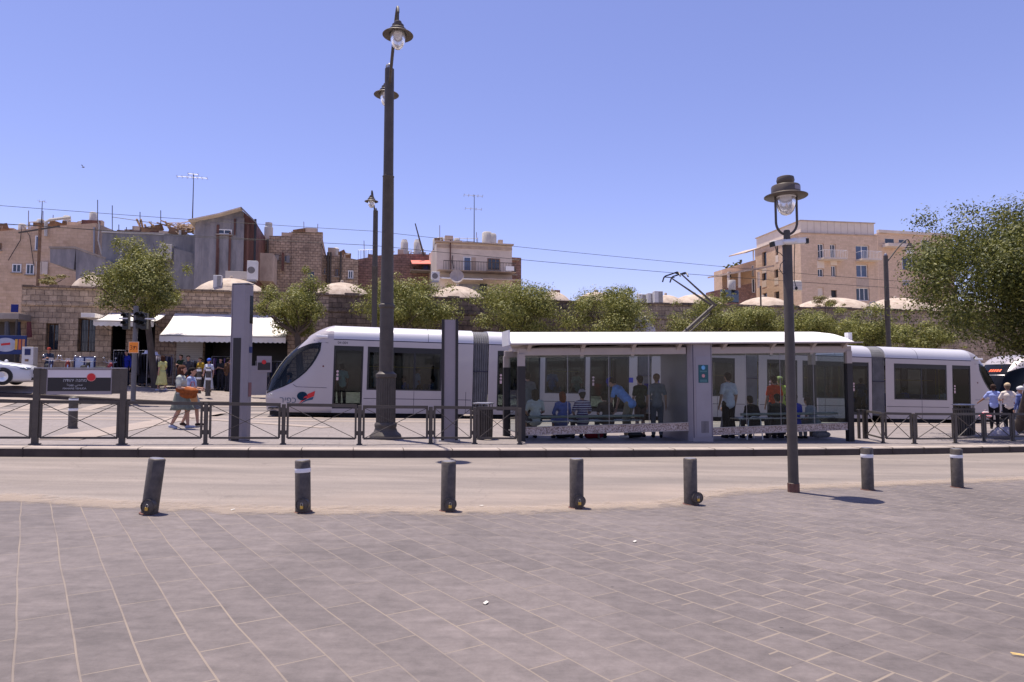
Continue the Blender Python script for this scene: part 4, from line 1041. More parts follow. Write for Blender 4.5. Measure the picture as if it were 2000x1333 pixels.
def logo(par):
    """lettering and emblem wrapped on the near flank of the nose"""
    def wrap(o, ox, oz):
        for v in o.data.vertices:
            x = ox + v.co.x; z = oz + v.co.y; v.co = Vector((x, -(nose_y(x, z) + .008), z))
        o.location = (0, 0, 0); o.rotation_euler = (0, 0, 0)
    g = mat('lettering_slate', (.06, .09, .14), .5, 0, 0)
    o = text('lettering', 'כפיר'[::-1], .31, g, par, (0, 0, 0), (0, 0, 0), 0); x, z = PP(559.5, 783); wrap(o, x, z)
    def poly(name, pts, m, sub=6):
        q = [PP(*p) for p in pts]; n = len(q); c = (sum(p[0] for p in q)/n, sum(p[1] for p in q)/n)
        vs = [(x, -(nose_y(x, z) + .010), z) for x, z in q + [c]]
        return MB().add(vs, [(i, (i+1) % n, n) for i in range(n)]).build(name, m, par)
    circ = [(586.5 + 10 * math.cos(R(a)), 774.5 + 8.5 * math.sin(R(a))) for a in range(0, 360, 15)]
    e1 = poly('emblem_globe', circ, mat('emblem_blue', (.008, .016, .06), .7, 0, .5, 14, col2=(.006, .045, .055), spec=.1))
    poly('emblem_stripe', [(581, 789.5), (589, 778), (598, 769.5), (610.5, 764), (608.5, 774.5), (597, 779), (588, 784.5)], M['red'])
    poly('emblem_stripe', [(583, 789.8), (592, 782.5), (600, 778), (608, 775.5), (606.5, 781), (596, 783.5)], mat('emblem_navy', (.02, .07, .14), .5, 0, 0))
def mirror(b):
    m = MB(); m.v = [(x, -y, z) for x, y, z in b.v]; m.f = [list(f)[::-1] for f in b.f]; m.sm = list(b.sm); m.mi = list(b.mi); return m
def module(par, x0, x1, doors, wins, seams=()):
    ops = [(a, c, .375, 2.66) for a, c in doors] + [(a, c, 1.07, 2.66) for a, c, *_ in wins]
    b = MB(); b.facade(x0, x1, .22, 2.87, -HW, ops, .05); m2 = mirror(b); b.v += []; o = len(b.v); b.v += m2.v; b.f += [[i + o for i in f] for f in m2.f]; b.sm += m2.sm; b.mi += m2.mi
    b.box(x0, x1, -HW + .03, HW - .03, .30, .36)
    b.build('body_side', M['tram'], par)
    vs = []; fs = []; pr = [(-w, z) for w, z in COVE] + [(w, z) for w, z in COVE[::-1][1:]]
    for x in (x0, x1):
        for w, z in pr: vs.append((x, w, z))
    k = len(pr); b = MB(); b.add(vs, [(j, k+j, k+j+1, j+1) for j in range(k-1)], True)
    b.add([vs[j] for j in range(k)], [list(range(k))]); b.add([vs[k+j] for j in range(k)], [list(range(k))[::-1]])
    b.build('roof', M['tram_roof'], par)
    b = MB()
    for sg in (-1, 1):
        y = sg * HW
        b.box(x0, x1, min(y, y - sg*.02), max(y, y - sg*.02), 2.87, 2.905)
        for z in (.745,):
            xa = x0
            for a, c in sorted(doors) + [(x1, x1)]:
                if a - xa > .4: b.box(xa + .05, a - .05, min(y, y + sg*.003), max(y, y + sg*.003), z, z + .022)
                xa = c
        for x in seams: b.box(x - .008, x + .008, min(y, y + sg*.003), max(y, y + sg*.003), .24, 1.06)
        n = max(1, round((x1 - x0) / 1.9))
        for i in range(1, n):
            x = x0 + (x1 - x0) * i / n
            for (w0, z0), (w1, z1) in zip(COVE[:6], COVE[1:7]): b.bar((x, sg*(w0 + .001), z0), (x, sg*(w1 + .001), z1), .014, .004, up=(0, sg, 0))
    b.build('panel_seams', M['seam'], par)
    MB().box(x0 + .05, x1 - .05, -1.28, 1.28, 2.70, 2.80).build('ceiling', mat('tram_ceiling', (.30, .32, .32), .7, 0, .05), par)
    for sg in (-1, 1):
        for a, c, *mid in wins:
            y = sg * (HW - .018)
            w = MB(); w.box(a, c, y - .004, y + .004, 1.07, 2.66); wo = w.build('window', M['tram_glass'], par)
            f = MB()
            for (xa, xb, za, zb) in ((a, c, 1.07, 1.12), (a, c, 2.46, 2.66), (a, a + .07, 1.12, 2.46), (c - .07, c, 1.12, 2.46)) + tuple((m - .035, m + .035, 1.12, 2.46) for m in mid):
                f.box(xa, xb, min(y, y + sg*.010) , max(y, y + sg*.010) , za, zb)
            f.build('window_frame', M['black'], wo)
        for a, c in doors:
            y = sg * (HW - .03)
            leaves = [(a, c)] if c - a < 1.3 else [(a, (a+c)/2), ((a+c)/2, c)]
            for u0, u1 in leaves:
                d = MB()
                for (xa, xb, za, zb) in ((u0, u1, .375, .50), (u0, u1, 2.50, 2.66), (u0, u0 + .055, .5, 2.5), (u1 - .055, u1, .5, 2.5)):
                    d.box(xa, xb, y - .012, y + .012, za, zb)
                do = d.build('door', M['black'], par)
                MB().box(u0 + .055, u1 - .055, y - .003, y + .003, .5, 2.5).build('door_glass', M['tram_glass'], do)
            if sg < 0:
                s = MB(); Mx = Matrix.Rotation(R(90), 4, 'X')
                for i in range(2): s.lathe([(0, .003), (.045, .002)], 14, (a + .15, y - .006, 1.60 + i * .12), Mx)
                s.box(a + .11, a + .19, y - .008, y - .005, 1.40, 1.52)
                s.build('door_stickers', mat('pale_sticker', (.55, .40, .42), .5, 0, .3, 40), par)
    # seats and poles inside
    b = MB()
    for a, c, *_ in wins:
        n = int((c - a) / .85)
        for i in range(n):
            xx = a + .25 + i * .85
            for sg in (-1, 1):
                b.box(xx, xx + .42, sg*.8 - .40, sg*.8 + .40, .75, .83); b.box(xx + .38, xx + .45, sg*.8 - .40, sg*.8 + .40, .83, 1.32)
    if b.v: b.build('seats', mat('seat_fabric', (.03, .06, .16), .9, 0, .2), par)
    b = MB()
    for a, c in doors: b.tube([(a, -.6, .36), (a, -.6, 2.7)], .018, 6); b.tube([(c, .6, .36), (c, .6, 2.7)], .018, 6)
    for a, c, *_ in wins: b.tube([(a, -.55, 1.95), (c, -.55, 1.95)], .014, 6)
    if b.v: b.build('grab_poles', mat('pole_yellow', (.5, .36, .04), .4, .2, 0), par)
    MB().box(x0 + .3, x1 - .3, -1.18, 1.18, .06, .30).build('underframe', M['under'], par)
def bellows(par, x0, x1):
    n = 7; vs = []; fs = []
    pr0 = [(-1.30, .35), (-1.30, 2.85)] + [(-w, z - .03) for w, z in COVE[1:]] + [(w, z - .03) for w, z in COVE[::-1][1:-1]] + [(1.30, 2.85), (1.30, .35)]
    k = len(pr0)
    for i in range(2*n + 1):
        x = x0 + (x1 - x0) * i / (2*n); f = 1.0 if i % 2 else .925
        for w, z in pr0: vs.append((x, w * f, 1.6 + (z - 1.6) * (1 if i % 2 else .97)))
    for i in range(2*n):
        for j in range(k - 1): fs.append((i*k+j, (i+1)*k+j, (i+1)*k+j+1, i*k+j+1))
    MB().add(vs, fs).build('bellows', M['bellows'], par)
    b = MB(); b.box(x0, x1, -1.31, -1.29, 1.83, 1.86); b.build('bellows_band', M['seam'], par)
def make_tram(label, loc, rot):
    t = thing('tram', label, 'tram', loc, rot=rot)
    nose(t); logo(t)
    module(t, 2.4, 7.55, [(2.42, 3.47)], [(3.62, 6.36, 5.35)], (5.35, 7.3))
    bellows(t, 7.55, 8.15)
    module(t, 8.15, 14.25, [(8.5, 10.2), (12.24, 13.9)], [(10.4, 12.06)], (11.2,))
    bellows(t, 14.25, 14.86)
    module(t, 14.86, 19.1, [], [(15.4, 18.6, 17.0)], (16.2, 17.8))
    bellows(t, 19.1, 19.7)
    module(t, 19.7, 25.25, [(20.1, 21.55), (24.2, 25.1)], [(21.8, 23.95, 22.9)], (22.9,))
    bellows(t, 25.25, 25.96)
    module(t, 25.96, 29.35, [], [(26.4, 29.2, 27.85)], (27.85,))
    module(t, 29.35, 30.55, [(29.5, 30.5)], [])
    e = bpy.data.objects.new('rear_cab', None); COL.objects.link(e); e.parent = t; e.location = (32.95, 0, 0); e.rotation_euler = (0, 0, math.pi)
    nose(e)
    # roof number
    text('lettering', '04 004', .13, M['seam'], t, (2.72, -HW - .004, 2.765))
    # side stripe of small blue disabled signs beside the doors
    for x in (13.98, 14.9 + .2): MB().box(x - .09, x + .09, -HW - .006, -HW - .002, 1.55, 1.75).build('blue_sign', M['blue'], t)
    return t
pn = Vector((-8.88, 24.25, 0)); s_n, t_n = ST(pn); TCT = 25.63 + HW
x, y = XY(s_n, TCT); TZ = SLOPE * x + .10
TILT = math.atan(-SLOPE * CY)
TR = make_tram('long silver tram with the lettered nose stopped behind the shelter', (x, y, TZ), (0, TILT, YAW))
def TL_(lx, ly, lz=0):
    return Vector((x + CY*lx - SY*ly, y + SY*lx + CY*ly, TZ - math.tan(TILT)*lx + lz))
# pantograph
def pantograph():
    t = bpy.data.objects.new('pantograph', None); COL.objects.link(t); t.parent = TR; t.location = (17.0, 0, 3.45)
    # elbow, head in tram-local coordinates measured along the track plane
    def loc(px, py, ly=0):
        p = PT(px, py, TCT + ly); s, tt = ST(p); lx = s - s_n; return Vector((lx - 17.0, ly, p.z - (TZ - math.tan(TILT)*lx) - 3.45))
    el = loc(1390, 597); f = loc(1300, 680); h = loc(1313, 536)
    b = MB(); b.tube([f, el], [.085, .07], 10); b.build('lower_arm', M['dark'], t)
    MB().tube([f + Vector((.25, .15, -.05)), el + Vector((-.1, .15, -.35))], .035, 8).build('control_rod', M['dark'], t)
    b = MB()
    for sg in (-1, 1): b.tube([el + Vector((0, sg*.12, 0)), h + Vector((.06, sg*.5, -.08))], [.055, .03], 8)
    b.tube([el.lerp(h, .22) + Vector((0, -.2, 0)), el.lerp(h, .22) + Vector((0, .2, 0))], .015, 6)
    b.build('upper_arm', M['dark'], t)
    b = MB(); b.tube([el + Vector((0, -.2, 0)), el + Vector((0, .2, 0))], .05, 10); b.build('elbow', M['dark'], t)
    for dx in (-.18, .18):
        b = MB(); b.tube([h + Vector((dx, -.85, -.22)), h + Vector((dx, -.72, -.05)), h + Vector((dx, -.55, 0)), h + Vector((dx, .55, 0)), h + Vector((dx, .72, -.05)), h + Vector((dx, .85, -.22))], .034, 8); b.build('contact_strip', M['black'], t)
    b = MB()
    for yv in (-.5, .5): b.tube([h + Vector((-.22, yv, -.06)), h + Vector((.22, yv, -.06))], .022, 6)
    b.build('head_spring', M['black'], t)
    MB().box(f.x - .5, f.x + .6, -.5, .5, -.0, .12).build('base_frame', M['dark'], t)
pantograph()
# second tram on the other track: shares the nose shape
def second_tram():
    sx, tt = 0, 29.35 + HW
    p0 = PT(1936, 745, tt - .9); s0, _ = ST(p0); X0, Y0 = XY(s0, tt); z0 = SLOPE * X0 + .2
    t = thing('tram', 'second tram with a dark blue windscreen half hidden by the big tree', 'tram', (X0, Y0, z0), rot=(0, TILT, YAW))
    nose(t)
    module(t, 2.4, 7.55, [(2.42, 3.47)], [(3.62, 6.36, 5.35)], (5.35,))
    bellows(t, 7.55, 8.15)
    module(t, 8.15, 14.25, [(8.5, 10.2), (12.24, 13.9)], [(10.4, 12.06)], (11.2,))
    led = bpy.data.materials.new('amber_display'); N, L, b = nt(led); b.inputs['Base Color'].default_value = (.5, .06, .01, 1); b.inputs['Emission Color'].default_value = (1, .12, .02, 1); b.inputs['Emission Strength'].default_value = .5
    def patch(name, ya, yb, za, zb, m, off=.02):
        vs = []
        for i in range(5):
            z = za + (zb - za) * i / 4
            for j in range(9):
                y = ya + (yb - ya) * j / 8; st = min(1, (abs(y) / wid(z)) ** (1 / .62)); D = (2.4 - xf(z)) * .80
                vs.append((xf(z) + D * (1 - math.sqrt(1 - st * st)) - off, y, z))
        return MB().add(vs, [(i*9+j, i*9+j+1, (i+1)*9+j+1, (i+1)*9+j) for i in range(4) for j in range(8)], True).build(name, m, t)
    for ya, yb in ((.62, .55), (.48, .41), (.12, .02), (-.02, -.12), (-.16, -.26), (-.30, -.40), (-.44, -.54)): patch('display_character', ya, yb, 2.50, 2.64, led)
    patch('screen_rail', .85, -.85, 2.30, 2.33, M['galv'], .03)
second_tram()
# ================================================================ PEOPLE
def caps(b, p, q, r0, r1=None, n=10, flat=1.0):
    """tapered capsule; watertight so that the voxel remesh can fuse it"""
    p, q = Vector(p), Vector(q); r1 = r0 if r1 is None else r1; d = q - p; L = d.length
    if L < 1e-5: d = Vector((0, 0, 1)); L = 1e-5
    d = d.normalized(); up = Vector((1, 0, 0)) if abs(d.x) < .9 else Vector((0, 1, 0)); x = (up - d*up.dot(d)).normalized(); y = d.cross(x)
    prof = [(0, -r0)] + [(r0*math.sin(a), -r0*math.cos(a)) for a in (R(30), R(60))] + [(r0, 0), (r1, L)] + [(r1*math.cos(a), L + r1*math.sin(a)) for a in (R(30), R(60))] + [(0, L + r1)]
    vs = [p + d*prof[0][1]]; fs = []
    for r, z in prof[1:-1]:
        for k in range(n):
            a = 2*math.pi*k/n; vs.append(p + d*z + x*math.cos(a)*r + y*math.sin(a)*r*flat)
    vs.append(p + d*prof[-1][1]); m = len(prof) - 2
    for k in range(n): fs.append((0, 1+(k+1)%n, 1+k))
    for i in range(m-1):
        for k in range(n): fs.append((1+i*n+k, 1+i*n+(k+1)%n, 1+(i+1)*n+(k+1)%n, 1+(i+1)*n+k))
    for k in range(n): fs.append((1+(m-1)*n+k, 1+(m-1)*n+(k+1)%n, len(vs)-1))
    b.add(vs, fs, True)
def fuse(b, name, m, par, vox, smooth=4):
    o = b.build(name, m, par)
    md = o.modifiers.new('remesh', 'REMESH'); md.mode = 'VOXEL'; md.voxel_size = vox; md.use_smooth_shade = True
    ms = o.modifiers.new('smooth', 'SMOOTH'); ms.factor = .5; ms.iterations = smooth
    dg = bpy.context.evaluated_depsgraph_get(); me = bpy.data.meshes.new_from_object(o.evaluated_get(dg))
    old = o.data; o.modifiers.clear(); o.data = me; me.name = name; bpy.data.meshes.remove(old)
    me.materials.clear(); me.materials.append(m)
    return o
def L3(a, b, f): return Vector(a).lerp(Vector(b), f)
def pose_joints(kind, g=1.0):
    """facing +y, feet at z=0; g scales girth"""
    J = dict(hipL=(-.09, 0, .93), hipR=(.09, 0, .93), kneeL=(-.10, .02, .50), kneeR=(.10, .02, .50), ankL=(-.10, -.02, .085), ankR=(.10, -.02, .085),
             pel=(0, 0, .96), waist=(0, 0, 1.10), chest=(0, 0, 1.30), neck=(0, -.01, 1.47), head=(0, .02, 1.615),
             shL=(-.165, -.01, 1.395), shR=(.165, -.01, 1.395), elL=(-.235, -.02, 1.13), elR=(.235, -.02, 1.13), wrL=(-.25, .06, .88), wrR=(.25, .06, .88),
             toeL=(-.12, .14, .03), toeR=(.12, .14, .03))
    J = {k: Vector(v) for k, v in J.items()}
    if kind.startswith('walk'):
        J.update(kneeL=Vector((-.09, .13, .52)), ankL=Vector((-.09, .17, .09)), toeL=Vector((-.10, .33, .04)), kneeR=Vector((.09, -.02, .50)), ankR=Vector((.09, -.20, .12)), toeR=Vector((.10, -.07, .03)),
                 elL=Vector((-.235, -.10, 1.14)), wrL=Vector((-.23, -.05, .90)), elR=Vector((.235, .06, 1.14)), wrR=Vector((.22, .24, .97)))
    if kind == 'walk_carry':
        J.update(elL=Vector((-.23, .02, 1.13)), wrL=Vector((-.10, .26, 1.12)), elR=Vector((.23, .02, 1.13)), wrR=Vector((.12, .27, 1.08)))
    if kind.startswith('sit'):
        dz = -.44
        for k in ('hipL', 'hipR', 'pel', 'waist', 'chest', 'neck', 'head', 'shL', 'shR', 'elL', 'elR'): J[k] = J[k] + Vector((0, 0, dz))
        J.update(kneeL=Vector((-.12, .44, .50)), kneeR=Vector((.12, .44, .50)), ankL=Vector((-.12, .42, .085)), ankR=Vector((.12, .42, .085)), toeL=Vector((-.13, .58, .03)), toeR=Vector((.13, .58, .03)),
                 elL=Vector((-.24, .06, .72)), elR=Vector((.24, .06, .72)), wrL=Vector((-.12, .28, .62)), wrR=Vector((.12, .28, .62)))
        if kind == 'sit_lean':
            for k in ('waist', 'chest', 'neck', 'head', 'shL', 'shR', 'elL', 'elR'): J[k] = J[k] + Vector((0, (J[k].z - .5) * .35, -(J[k].z - .5) * .06))
    if kind == 'bend':
        piv = J['pel']
        for k in ('waist', 'chest', 'neck', 'head', 'shL', 'shR'):
            d = J[k] - piv; a = R(-40); J[k] = piv + Vector((d.x, d.y*math.cos(a) - d.z*math.sin(a), d.y*math.sin(a) + d.z*math.cos(a)))
        J['elL'] = J['shL'] + Vector((-.03, .06, -.28)); J['elR'] = J['shR'] + Vector((.03, .06, -.28)); J['wrL'] = J['elL'] + Vector((.03, .05, -.24)); J['wrR'] = J['elR'] + Vector((-.03, .05, -.24))
        for k in ('hipL', 'hipR', 'pel', 'waist'): J[k] = J[k] + Vector((0, -.08, -.03))
    if kind == 'gesture':
        J.update(elL=Vector((-.33, .02, 1.17)), wrL=Vector((-.48, .16, 1.04)), elR=Vector((.30, -.02, 1.15)), wrR=Vector((.30, .12, .92)))
    if kind == 'akimbo':
        J.update(elR=Vector((.34, -.08, 1.16)), wrR=Vector((.20, .03, 1.0)), elL=Vector((-.27, .05, 1.14)), wrL=Vector((-.14, .24, 1.12)))
    if kind == 'phone':
        J.update(elL=Vector((-.24, .05, 1.14)), wrL=Vector((-.08, .27, 1.20)), elR=Vector((.24, .05, 1.14)), wrR=Vector((.08, .27, 1.18)))
    return J
def hand(b, w, el, side, fr=.0075, curl=.5):
    d = (w - el).normalized(); inn = Vector((-side, 0, 0)); inn = (inn - d*inn.dot(d)).normalized(); fwd = d.cross(inn) * side
    palm = w + d * .045; caps(b, w, w + d*.075, .026, .030, flat=.55)
    fl = (.062, .072, .067, .052)
    for i in range(4):
        o = (i - 1.5) * .0185; r = w + d*.085 + fwd * -o
        m = r + d * fl[i] * .55 + inn * fl[i]*.15*curl; e = m + d * fl[i] * .35 + inn * fl[i] * .55 * curl
        caps(b, r, m, fr*1.1, fr, 6); caps(b, m, e, fr, fr*.85, 6)
    r = w + d*.03 + fwd*.024; m = r + d*.035 + fwd*.028 + inn*.01; caps(b, r, m, fr*1.3, fr*1.1, 6); caps(b, m, m + d*.032 + inn*.006, fr*1.1, fr*.9, 6)
PCOUNT = 0
def person(label, loc, yaw, pose='stand', h=1.70, top=(.5,.5,.5), sleeve='short', bottom=(.03,.03,.04), legs='trousers', hair=(.02,.015,.012), hairstyle='short', hat=None, shoes=(.02,.02,.02), girth=1.0, skin='skin', vox=.014, group=None, topmat=None, shirt_long=0, head_turn=0):
    """body = one fused surface; clothes, hair and shoes are its children"""
    J = pose_joints(pose); g = girth
    t = thing('person', label, 'person', loc, yaw, group); s = h / 1.74; t.scale = (s, s, s)
    SK = M[skin]; b = MB()
    sit = pose.startswith('sit')
    up = (J['neck'] - J['pel']).normalized(); rt = Vector((1, 0, 0)); fw = up.cross(rt)*-1
    if fw.y < 0 and pose != 'bend': fw = -fw
    # trunk
    def torso(b, k):
        caps(b, J['pel'] + rt*-.055, J['pel'] + rt*.055, (.105 + k)*g, None, 12, .9)
        caps(b, J['waist'] + rt*-.045, J['waist'] + rt*.045, (.095 + k)*g, None, 12, .9)
        caps(b, J['chest'] + rt*-.07, J['chest'] + rt*.07, (.105 + k)*g, None, 12, .9)
        caps(b, J['pel'], J['chest'], (.105 + k)*g, (.11 + k)*g, 12)
        caps(b, J['shL'], J['shR'], .055 + k, None, 12); caps(b, J['shL'] + up*.015, J['neck'] - up*.02, .042 + k, .05 + k*.6, 10); caps(b, J['shR'] + up*.015, J['neck'] - up*.02, .042 + k, .05 + k*.6, 10); caps(b, J['chest'], J['neck'] - up*.05, .10 + k, .06 + k, 12)
    torso(b, 0)
    hd = J['head']; hu = (J['head'] - J['neck']).normalized()
    Mh = Matrix.Translation(hd) @ Matrix.Rotation(head_turn, 4, 'Z')
    hf = Vector((0, 1, 0)) if pose != 'bend' else Vector((0, .6, -.8)); hup = Vector((0, 0, 1)) if pose != 'bend' else Vector((0, .8, .6))
    hr = Vector((1, 0, 0)); Rz = Matrix.Rotation(head_turn, 3, 'Z'); hf, hup, hr = Rz @ hf, Rz @ hup, Rz @ hr
    caps(b, J['neck'] - up*.03, hd - hup*.04, .058, .052, 12)
    caps(b, hd + hup*.03 - hf*.01, hd + hup*.035 + hf*.012, .088, None, 14)       # skull
    caps(b, hd + hf*.02, hd - hup*.065 + hf*.035, .070, .046, 12)                   # face to chin
    caps(b, hd + hf*.088 + hup*.0, hd + hf*.106 - hup*.028, .010, .015, 8)          # nose
    caps(b, hd + hf*.082 + hup*.022 - hr*.04, hd + hf*.082 + hup*.022 + hr*.04, .014, None, 8)   # brow
    caps(b, hd + hf*.082 - hup*.052 - hr*.015, hd + hf*.082 - hup*.052 + hr*.015, .010, None, 8)  # lips
    for sd in (-1, 1): caps(b, hd + hr*.085*sd + hup*.012, hd + hr*.082*sd - hup*.018, .015, .010, 8)
    for sd, S in ((-1, 'L'), (1, 'R')):
        caps(b, J['sh'+S], J['el'+S], .050*g, .040*g, 10); caps(b, J['el'+S], J['wr'+S], .040*g, .026, 10); hand(b, J['wr'+S], J['el'+S], sd, .008 if vox < .012 else .0105)
        caps(b, J['hip'+S], J['knee'+S], .085*g, .057*g, 12); caps(b, J['knee'+S], L3(J['knee'+S], J['ank'+S], .35), .055*g, .055*g, 10); caps(b, L3(J['knee'+S], J['ank'+S], .35), J['ank'+S], .055*g, .036, 10)
        caps(b, J['ank'+S] - Vector((0, .02, .035)), J['toe'+S], .035, .026, 8, )
    body = fuse(b, 'body', SK, t, vox, 3)
    # eyes
    e = MB()
    for sd in (-1, 1): e.ell(hd + hf*.0885 + hup*.006 + hr*.031*sd, (.011, .008, .006), 8, 6)
    e.build('eyes', M['black'], t)
    vx = max(vox, .013)
    key = 'cloth_%d' % hash((round(top[0], 3), round(top[1], 3), round(top[2], 3)))
    tm = topmat or cloth('cloth_%.3f_%.3f_%.3f' % top, top)
    b = MB(); torso(b, .014); caps(b, J['pel'] + rt*-.055 - up*.05, J['pel'] + rt*.055 - up*.05, .124*g, None, 12)
    for S in 'LR':
        if sleeve == 'short': caps(b, J['sh'+S], L3(J['sh'+S], J['el'+S], .72), .058*g, .062*g, 10)
        elif sleeve == 'long': caps(b, J['sh'+S], J['el'+S], .058*g, .052*g, 10); caps(b, J['el'+S], L3(J['el'+S], J['wr'+S], .95), .052*g, .038*g, 10)
    if shirt_long and not sit: caps(b, J['pel'] - Vector((.04, 0, shirt_long*.5)), J['pel'] + Vector((.04, 0, -shirt_long*.5)), .125*g, None, 12)
    sh = fuse(b, 'shirt' if legs != 'dress' else 'dress_top', tm, t, vx, 5)
    bm_ = cloth('cloth_%.3f_%.3f_%.3f' % bottom, bottom)
    b = MB()
    if legs in ('trousers', 'shorts'):
        caps(b, J['pel'] + rt*-.05 - up*.02, J['pel'] + rt*.05 - up*.02, .110*g, None, 12)
        for S in 'LR':
            caps(b, J['hip'+S], J['knee'+S], .100*g, .075*g, 12)
            if legs == 'trousers': caps(b, J['knee'+S], J['ank'+S] + Vector((0, 0, .02)), .075*g, .058*g, 10)
        fuse(b, legs, bm_, t, vx, 3)
    else:
        # flared skirt as a folded cloth cone
        zt = J['pel'].z + .06; zb = {'skirt': .52, 'dress': .30, 'long': .14}[legs]
        cx = (J['kneeL'] + J['kneeR']) / 2; n = 48; vs = []; fs = []
        if sit: caps(b, J['hipL'], J['kneeL'], .11, .09); caps(b, J['hipR'], J['kneeR'], .11, .09); caps(b, (J['kneeL']+J['kneeR'])/2, Vector((0, .43, zb - .2 if zb > .4 else .2)), .14, .13); fuse(b, 'skirt', bm_, t, vx, 4)
        else:
            rows = 7
            for i in range(rows + 1):
                f = i / rows; z = zt + (zb - zt) * f; c = Vector((0, J['pel'].y, 0)).lerp(Vector((0, cx.y*.9, 0)), f)
                for k in range(n):
                    a = 2*math.pi*k/n; r = (.145 + .095 * f ** .8) * g * (1 + .07 * f * math.sin(a*9 + 1.3)); vs.append((c.x + r*math.cos(a), c.y + r*math.sin(a)*(.85 + .30*f*(1 if pose.startswith('walk') else .4)), z + .012*math.sin(a*5)*f))
            for i in range(rows):
                for k in range(n): fs.append((i*n+k, i*n+(k+1)%n, (i+1)*n+(k+1)%n, (i+1)*n+k))
            b.add(vs, fs, True); o = b.build('skirt', bm_, t)
            sd_ = o.modifiers.new('thickness', 'SOLIDIFY'); sd_.thickness = .006
    # hair
    hm = cloth('hair_%.3f_%.3f_%.3f' % hair, hair, .3)
    if hairstyle != 'none':
        b = MB(); caps(b, hd + hup*.045 - hf*.03, hd + hup*.05 + hf*.0, .097, None, 14)
        caps(b, hd - hf*.035 + hup*.02, hd - hf*.04 - hup*.03, .085, .07, 12)
        if hairstyle == 'long': caps(b, hd - hf*.05, hd - hf*.075 - hup*.19, .085, .06, 12)
        if hairstyle == 'bun': caps(b, hd - hf*.05, hd - hf*.10 - hup*.03, .07, .065, 12)
        if hairstyle == 'bob': caps(b, hd - hf*.04, hd - hf*.04 - hup*.10, .10, .095, 12)
        fuse(b, 'hair', hm, t, vx, 3)
    if hat:
        kind, hc = hat; mh = cloth('cloth_%.3f_%.3f_%.3f' % hc, hc)
        b = MB(); caps(b, hd + hup*.07 - hf*.015, hd + hup*.075 + hf*.01, .10, None, 14)
        if kind == 'cap': caps(b, hd + hup*.055 + hf*.08, hd + hup*.045 + hf*.14, .045, .03, 10, .5)
        if kind == 'kippa': b = MB(); caps(b, hd + hup*.10 - hf*.04, hd + hup*.105 - hf*.02, .05, None, 10)
        if kind == 'flat': caps(b, hd + hup*.085 - hf*.03, hd + hup*.07 + hf*.06, .10, .085, 14)
        fuse(b, 'hat', mh, t, vx, 3)
    # shoes
    ms = cloth('cloth_%.3f_%.3f_%.3f' % shoes, shoes)
    for S in 'LR':
        b = MB(); caps(b, J['ank'+S] - Vector((0, .035, .045)), J['toe'+S] + Vector((0, 0, .008)), .045, .038, 10); caps(b, J['ank'+S] - Vector((0, .0, .03)), J['ank'+S] - Vector((0, -.05, .04)), .046, .04, 10)
        fuse(b, 'shoe', ms, t, vx, 2)
    return t, J, s
def stripes(name, c1, c2, sc):
    m = bpy.data.materials.new(name); N, L, b = nt(m); tc = N.new('ShaderNodeTexCoord'); wv = N.new('ShaderNodeTexWave'); wv.bands_direction = 'Z'; wv.inputs['Scale'].default_value = sc
    L.new(tc.outputs['Object'], wv.inputs['Vector']); rp = N.new('ShaderNodeValToRGB'); rp.color_ramp.interpolation = 'CONSTANT'; e = rp.color_ramp.elements
    e[0].position = 0; e[0].color = (*c1, 1); e[1].position = .5; e[1].color = (*c2, 1); L.new(wv.outputs['Fac'], rp.inputs[0]); L.new(rp.outputs[0], b.inputs['Base Color']); b.inputs['Roughness'].default_value = .9
    return m
def ground_at(v, h=.17): v = Vector(v); v.z = SLOPE*v.x + h; return v
RIGHT = R(-90)      # facing +x in world

# two women walking to the right behind the fence
p = G(352, 838, .172)
t, J, s = person('woman with brown bob carrying a rust-orange bag, pale shirt and sage skirt', p, RIGHT + R(6), 'walk_carry', 1.66, top=(.40, .42, .37), bottom=(.15, .165, .14), legs='skirt', hair=(.075, .032, .02), hairstyle='bob', shoes=(.35, .38, .48), vox=.008, girth=1.08, group='women walking along the platform')
bg_ = thing('shoulder_bag', 'rust-orange cloth bag held against the first walking woman', 'bag', Vector(p) + Vector((.20, -.08, .98)), 0)
b = MB(); caps(b, (-.17, 0, .04), (.16, 0, .0), .13, .12, 12, .8); caps(b, (-.12, 0, -.1), (.14, 0, -.1), .11, .11, 12, .8); fuse(b, 'pouch', cloth('rust_orange_cloth', (.24, .07, .022), .35), bg_, .014, 3)
MB().tube([(-.17, .02, .1), (-.12, .10, .3), (-.06, .14, .42)], .014, 6).build('strap', cloth('rust_orange_cloth', (.36, .09, .02)), bg_)
p = G(372, 833, .172)
person('woman with dark hair in striped blue shirt and blue-grey skirt holding a tan bag', p, RIGHT + R(2), 'walk_carry', 1.62, topmat=stripes('blue_fine_stripes', (.16, .22, .42), (.42, .46, .60), 9), bottom=(.14, .155, .18), legs='skirt', hair=(.012, .009, .008), hairstyle='bun', shoes=(.05, .03, .025), vox=.009, group='women walking along the platform')
tb = thing('shoulder_bag', 'tan bag hanging in front of the second walking woman', 'bag', Vector(p) + Vector((.16, -.28, .86)), R(10))
b = MB(); b.prism([(-.13, -.19), (.14, -.21), (.10, .16), (-.09, .17)], -.05, .05, 'y'); b.build('pouch', cloth('tan_leather', (.52, .27, .12), .2), tb, bevel=.02)
MB().tube([(-.08, 0, .16), (-.04, .02, .36), (.03, .02, .36), (.08, 0, .16)], .011, 6).build('strap', cloth('red_brown_strap', (.35, .06, .04)), tb)

